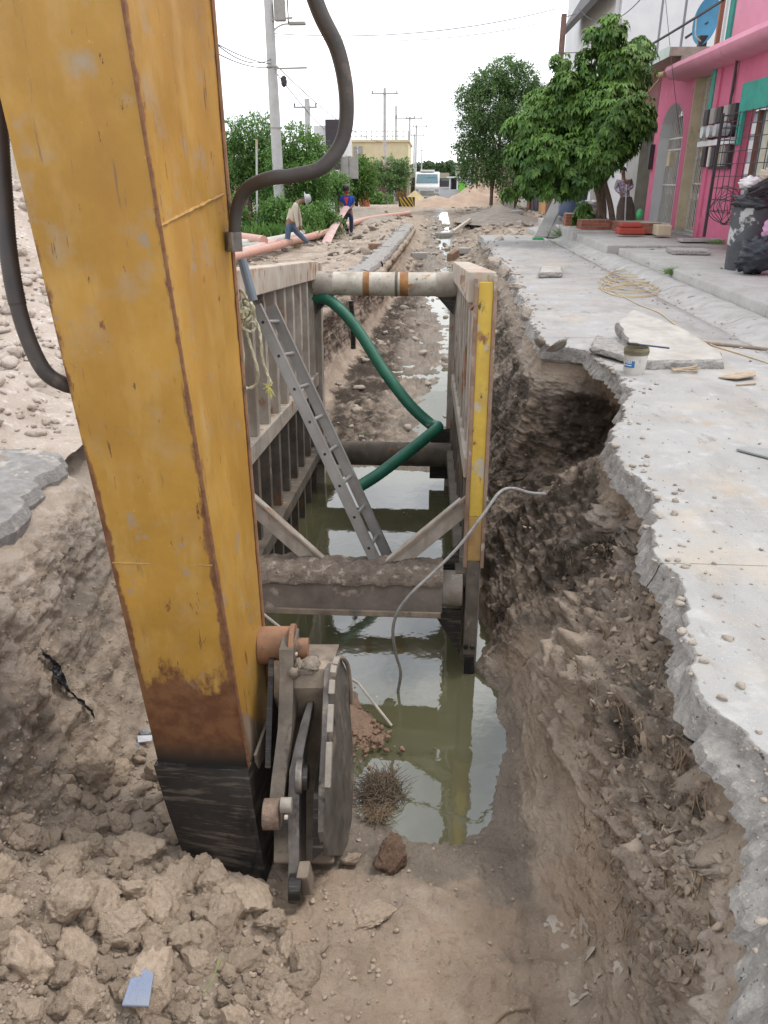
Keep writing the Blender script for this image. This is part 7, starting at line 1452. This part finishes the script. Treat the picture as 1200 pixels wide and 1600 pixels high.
# white picket gate seen behind the arm on the left
gl = thing('white_fence', 'white barred fence seen at the far left behind the arm', 'fence', tuple(at(30, 322, Y=24)))
for k in range(8): x = 8+k*6.5; put(MB().cyl(at(x+8*0, 325, Y=24), at(x-10, 222, Y=24), .035, 6), 'fence_bar', m_gate, gl)
for y in (232, 288, 318): put(MB().bar(at(0, y, Y=24), at(60, y, Y=24), .05, .06), 'fence_rail', m_gate, gl)

# ================================================================ PEOPLE
m_skin = mat('skin', (.25, .13, .085), None, 6, .6, bump=0); m_hair = flat('dark_hair', (.02, .015, .012))
def skinmesh(name, verts, edges, radii, mt, par, root=0, sub=2):
    me = bpy.data.meshes.new(name); base = wl(par); me.from_pydata([tuple(Vector(v)-base) for v in verts], edges, []); o = bpy.data.objects.new(name, me); C.objects.link(o); o.parent = par
    s = o.modifiers.new('skin', 'SKIN'); s.use_smooth_shade = True; s.branch_smoothing = .3
    for i, r in enumerate(radii): me.skin_vertices[0].data[i].radius = (r, r) if not isinstance(r, tuple) else r
    me.skin_vertices[0].data[root].use_root = True
    ss = o.modifiers.new('sub', 'SUBSURF'); ss.levels = ss.render_levels = sub; me.materials.append(mt); return o
def person(J, label, shirt, pants, shoe, feet_mt=None, sleeves=1.0, hat=None, mask=None, skirt=None, face=Vector((0, -1, 0)), collar=None):
    """J: joints in world space"""
    t = thing('person', label, 'person', tuple((J['ftL']+J['ftR'])/2)); V = []; Ed = []; Rd = []
    def v(p, r): V.append(Vector(p)); Rd.append(r); return len(V)-1
    pel = v(J['pel'], .12); ab = v(J['pel'].lerp(J['che'], .5), .115); ch = v(J['che'], .13); nk = v(J['nec'], .055); hd0 = v(J['nec'].lerp(J['hea'], .45)+face*.01, .07); hd = v(J['hea'], .095); ht = v(J['hea']+(J['hea']-J['nec']).normalized()*.08, .07)
    ns_ = v(J['hea']+face*.105-(J['hea']-J['nec']).normalized()*.02, .014)
    Ed += [(pel, ab), (ab, ch), (ch, nk), (nk, hd0), (hd0, hd), (hd, ht), (hd, ns_)]
    for s in 'LR':
        sh = v(J['sh'+s], .062); el = v(J['el'+s], .043); wr = v(J['ha'+s].lerp(J['el'+s], .18), .030); pm = v(J['ha'+s], (.034, .024)); Ed += [(ch, sh), (sh, el), (el, wr), (wr, pm)]
        dd = (J['ha'+s]-J['el'+s]).normalized(); sd_ = dd.cross(face).normalized()
        for k in range(4): m1_ = v(J['ha'+s]+dd*.05+sd_*(.030-.02*k), .010); m2_ = v(J['ha'+s]+dd*(.085+.012*(k in (1, 2)))+sd_*(.032-.021*k)+face*.02, .008); Ed += [(pm, m1_), (m1_, m2_)]
        th_ = v(J['ha'+s]+dd*.02+sd_*.055+face*.015, .010); Ed.append((pm, th_))
        hp = v(J['hp'+s], .088); kn = v(J['kn'+s], .058); an = v(J['ft'+s]+Vector((0, 0, .09)), .038); fd = J.get('fd'+s, face); hl_ = v(J['ft'+s]+Vector((0, 0, .045))-fd*.04, .04); to = v(J['ft'+s]+Vector((0, 0, .035))+fd*.15, .035); Ed += [(pel, hp), (hp, kn), (kn, an), (an, hl_), (hl_, to)]
    skinmesh('body', V, Ed, Rd, m_skin, t)
    for s in 'LR':
        fd = J.get('fd'+s, face); skinmesh('shoe', [J['ft'+s]+Vector((0, 0, .05))-fd*.05, J['ft'+s]+Vector((0, 0, .045))+fd*.07, J['ft'+s]+Vector((0, 0, .035))+fd*.17], [(0, 1), (1, 2)], [.055, .055, .045], shoe, t)
    # shirt
    sv = [J['pel']+(J['che']-J['pel'])*.02, J['pel'].lerp(J['che'], .5), J['che'], J['nec']-(J['nec']-J['che'])*.35]; se = [(0, 1), (1, 2), (2, 3)]; sr = [.155, .15, .165, .09]
    for s in 'LR':
        a = len(sv); e_ = J['sh'+s].lerp(J['el'+s], 1.0 if sleeves >= 1 else .8); sv += [J['sh'+s], e_]; sr += [.085, .062]; se += [(2, a), (a, a+1)]
        if sleeves >= 1: sv.append(J['ha'+s].lerp(J['el'+s], .12)); sr.append(.042); se.append((a+1, a+2))
    skinmesh('shirt', sv, se, sr, shirt, t, 1)
    if skirt: q = MB(); c = J['pel']; f0 = (J['ftL']+J['ftR'])/2; rows = [[Vector((lerp_.x+r*math.cos(a)*(1+.06*math.sin(5*a)), lerp_.y+r*.8*math.sin(a), lerp_.z)) for a in [2*math.pi*k/24 for k in range(25)]] for lerp_, r in ((c+Vector((0, 0, .08)), .17), (c.lerp(f0, .25), .26), (c.lerp(f0, .6), .29), (c.lerp(f0, .86), .27))]; q.grid(rows); put(q, 'skirt', skirt, t, smooth=2)
    else:
        pv = [J['pel']+Vector((0, 0, .04)), J['pel']-Vector((0, 0, .04))]; pe = [(0, 1)]; prr = [.14, .14]
        for s in 'LR': a = len(pv); pv += [J['hp'+s], J['kn'+s], J['ft'+s]+Vector((0, 0, .1))]; prr += [.105, .078, .062]; pe += [(1, a), (a, a+1), (a+1, a+2)]
        skinmesh('trousers', pv, pe, prr, pants, t, 0)
    up = (J['hea']-J['nec']).normalized()
    q = MB(); hc = J['hea']+up*.035-face*.02; rows = [[hc+up*(.1*math.cos(th))+(Vector((1, 0, 0))*math.cos(a)+Vector((0, 1, 0))*math.sin(a))*(.10*math.sin(th)) for a in [2*math.pi*k/16 for k in range(17)]] for th in [math.pi*.55*i/8 for i in range(9)]]; q.grid(rows); put(q, 'hair', m_hair, t, smooth=2)
    sd_ = up.cross(face).normalized()
    for s in (-1, 1):
        q = MB(); e0 = J['hea']+face*.092+sd_*s*.033+up*.012; q.cyl(e0, e0+face*.006, .011, 8); put(q, 'eye', m_dark, t); q = MB(); e0 = J['hea']+sd_*s*.096; q.obox(e0, sd_*.01, face*.018, up*.03); put(q, 'ear', m_skin, t)
    if hat:
        mt_h, brim, tilt = hat; hu = (up+face*tilt).normalized(); hx_ = hu.orthogonal().normalized(); hy_ = hu.cross(hx_); c0 = J['hea']+hu*.06
        rows = [[c0+hu*h+(hx_*math.cos(a)+hy_*math.sin(a))*r for a in [2*math.pi*k/24 for k in range(25)]] for r, h in ((brim, -.015), (brim*.8, .0), (.115, .01), (.11, .09), (.085, .125), (.0, .13))]; put(MB().grid(rows), 'hat', mt_h, t, smooth=2)
    if mask: put(crumple(J['hea']+face*.05-up*.06, (.085, 0, 0), (0, .075, 0), (0, 0, .07), 4, .2, 12), 'face_mask', mask, t, smooth=2)
    if collar: q = MB(); q.prism([J['che']+face*.165+Vector((-.08, 0, .14)), J['che']+face*.165+Vector((.08, 0, .14)), J['che']+face*.175+Vector((.01, 0, -.14))], face*.01); put(q, 'red_neckerchief', collar, t)
    return t
# worker bending over, walking right (cream long sleeved top, blue jeans, sun hat)
Y1 = 23.0
def w1(x, y, dy=0): return at(x, y, Y=Y1+dy)
rt = Vector((1, 0, 0))
J = dict(pel=w1(453, 347), che=w1(460, 325), nec=w1(468, 315), hea=w1(475, 311), shL=w1(463, 321, .16), elL=w1(468, 340, .2), haL=w1(471, 356, .2), shR=w1(461, 321, -.16), elR=w1(463, 342, -.2), haR=w1(466, 358, -.2),
         hpL=w1(455, 352, .09), knL=w1(468, 367, .1), ftL=w1(482, 385, .12), hpR=w1(450, 352, -.09), knR=w1(450, 371, -.1), ftR=w1(442, 393, -.1), fdL=rt, fdR=rt)
gz1 = drop(J['ftR'].x, Y1).z; gz2 = drop(J['ftL'].x, Y1).z
person(J, 'worker in a cream top, blue jeans and sun hat bending forward beside the pipes', mat('cream_jersey', (.5, .46, .37), (.42, .38, .3), 6, .9), mat('blue_jeans', (.09, .14, .21), (.06, .1, .16), 7, .9), flat('dusty_boot', (.3, .27, .24)), hat=(flat('grey_hat', (.4, .42, .42)), .19, .45), face=Vector((.8, 0, -.6)))
Y2 = 29.5
def w2(x, y, dy=0): return at(x, y, Y=Y2+dy)
fc = Vector((-.15, -.95, -.3)).normalized(); fk = Vector((-.2, -1, 0)).normalized()
J = dict(pel=w2(545, 331), che=w2(543, 312), nec=w2(542, 302), hea=w2(541, 296, -.06), shL=w2(534, 308), elL=w2(531, 318), haL=w2(539, 325, -.25), shR=w2(551, 308), elR=w2(552, 321), haR=w2(544, 328, -.25),
         hpL=w2(541, 335), knL=w2(537, 350, -.12), ftL=w2(544, 366, 0), hpR=w2(549, 335), knR=w2(549, 350, -.05), ftR=w2(549, 368, -.1), fdL=fk, fdR=fk)
person(J, 'worker in a royal blue shirt and red neckerchief holding a pink pipe', mat('royal_blue_shirt', (.02, .06, .38), (.015, .045, .28), 6, .85), mat('navy_jeans', (.022, .035, .075), None, 7, .9), flat('dark_boot', (.2, .18, .16)), sleeves=.8, hat=(m_black, .13, .3), mask=flat('red_scarf', (.4, .03, .03)), collar=flat('red_kerchief', (.55, .03, .03)), face=fc)
q = MB(); rows = []; P_ = spline([w2(541, 324, -.35), at(532, 338, Y=28.7), at(520, 358, Y=27.2), at(510, 378, Y=25.6), at(505, 392, Y=24.8)], 6)
for i, p in enumerate(P_): wd = .12+.05*i/len(P_); rows.append([p+Vector((wd*math.cos(a), .5*wd*math.sin(a), wd*.4*math.sin(a))) for a in [2*math.pi*k/12 for k in range(13)]])
q.grid(rows); put(q, 'flexible_pipe', m_pink2, smooth=2, label='flattened pale pink pipe end lifted by the blue shirted worker', cat='pipe')
q = MB(); q.tube(spline([at(507, 385, Y=24.8), at(497, 392, Y=24.2), at(488, 397, Y=23.5)], 4), .03, 6); put(q, 'pipe_rope', m_iron, label='dark rope trailing from the lifted pink pipe end', cat='rope')
# woman in the porch shade
Y3 = 25.6
def w3(x, y, dy=0): return at(x, y, Y=Y3+dy)
J = dict(pel=w3(978, 312), che=w3(974, 289), nec=w3(974, 276), hea=w3(974, 268), shL=w3(965, 282), elL=w3(962, 295), haL=w3(970, 303, -.2), shR=w3(984, 282), elR=w3(988, 292), haR=w3(980, 298, -.25),
         hpL=w3(974, 318), knL=w3(974, 336), ftL=w3(973, 357), hpR=w3(983, 318), knR=w3(983, 336), ftR=w3(984, 357))
person(J, 'person in a checked lilac blouse and long brown skirt in the porch shade', mat('checked_blouse', (.36, .28, .38), (.2, .12, .22), 14, .9, layers=[((.5, .46, .52), 20, .5, .54, (1, 1, 1))]), None, m_black, skirt=mat('brown_skirt', (.13, .1, .08), (.09, .07, .06), 5, .95), face=Vector((-.4, -.9, -.1)).normalized())
br = thing('broom', 'broom with a long white handle held by the person in the porch', 'broom', tuple(w3(976, 356, -.3))); put(MB().cyl(w3(976, 354, -.3), w3(979, 288, -.3), .02, 8), 'handle', m_wbag, br); q = MB().obox(w3(976, 355, -.3)+Vector((0, 0, .06)), Vector((.14, 0, 0)), Vector((0, .04, 0)), Vector((0, 0, .07))); put(q, 'bristles', m_rope, br)
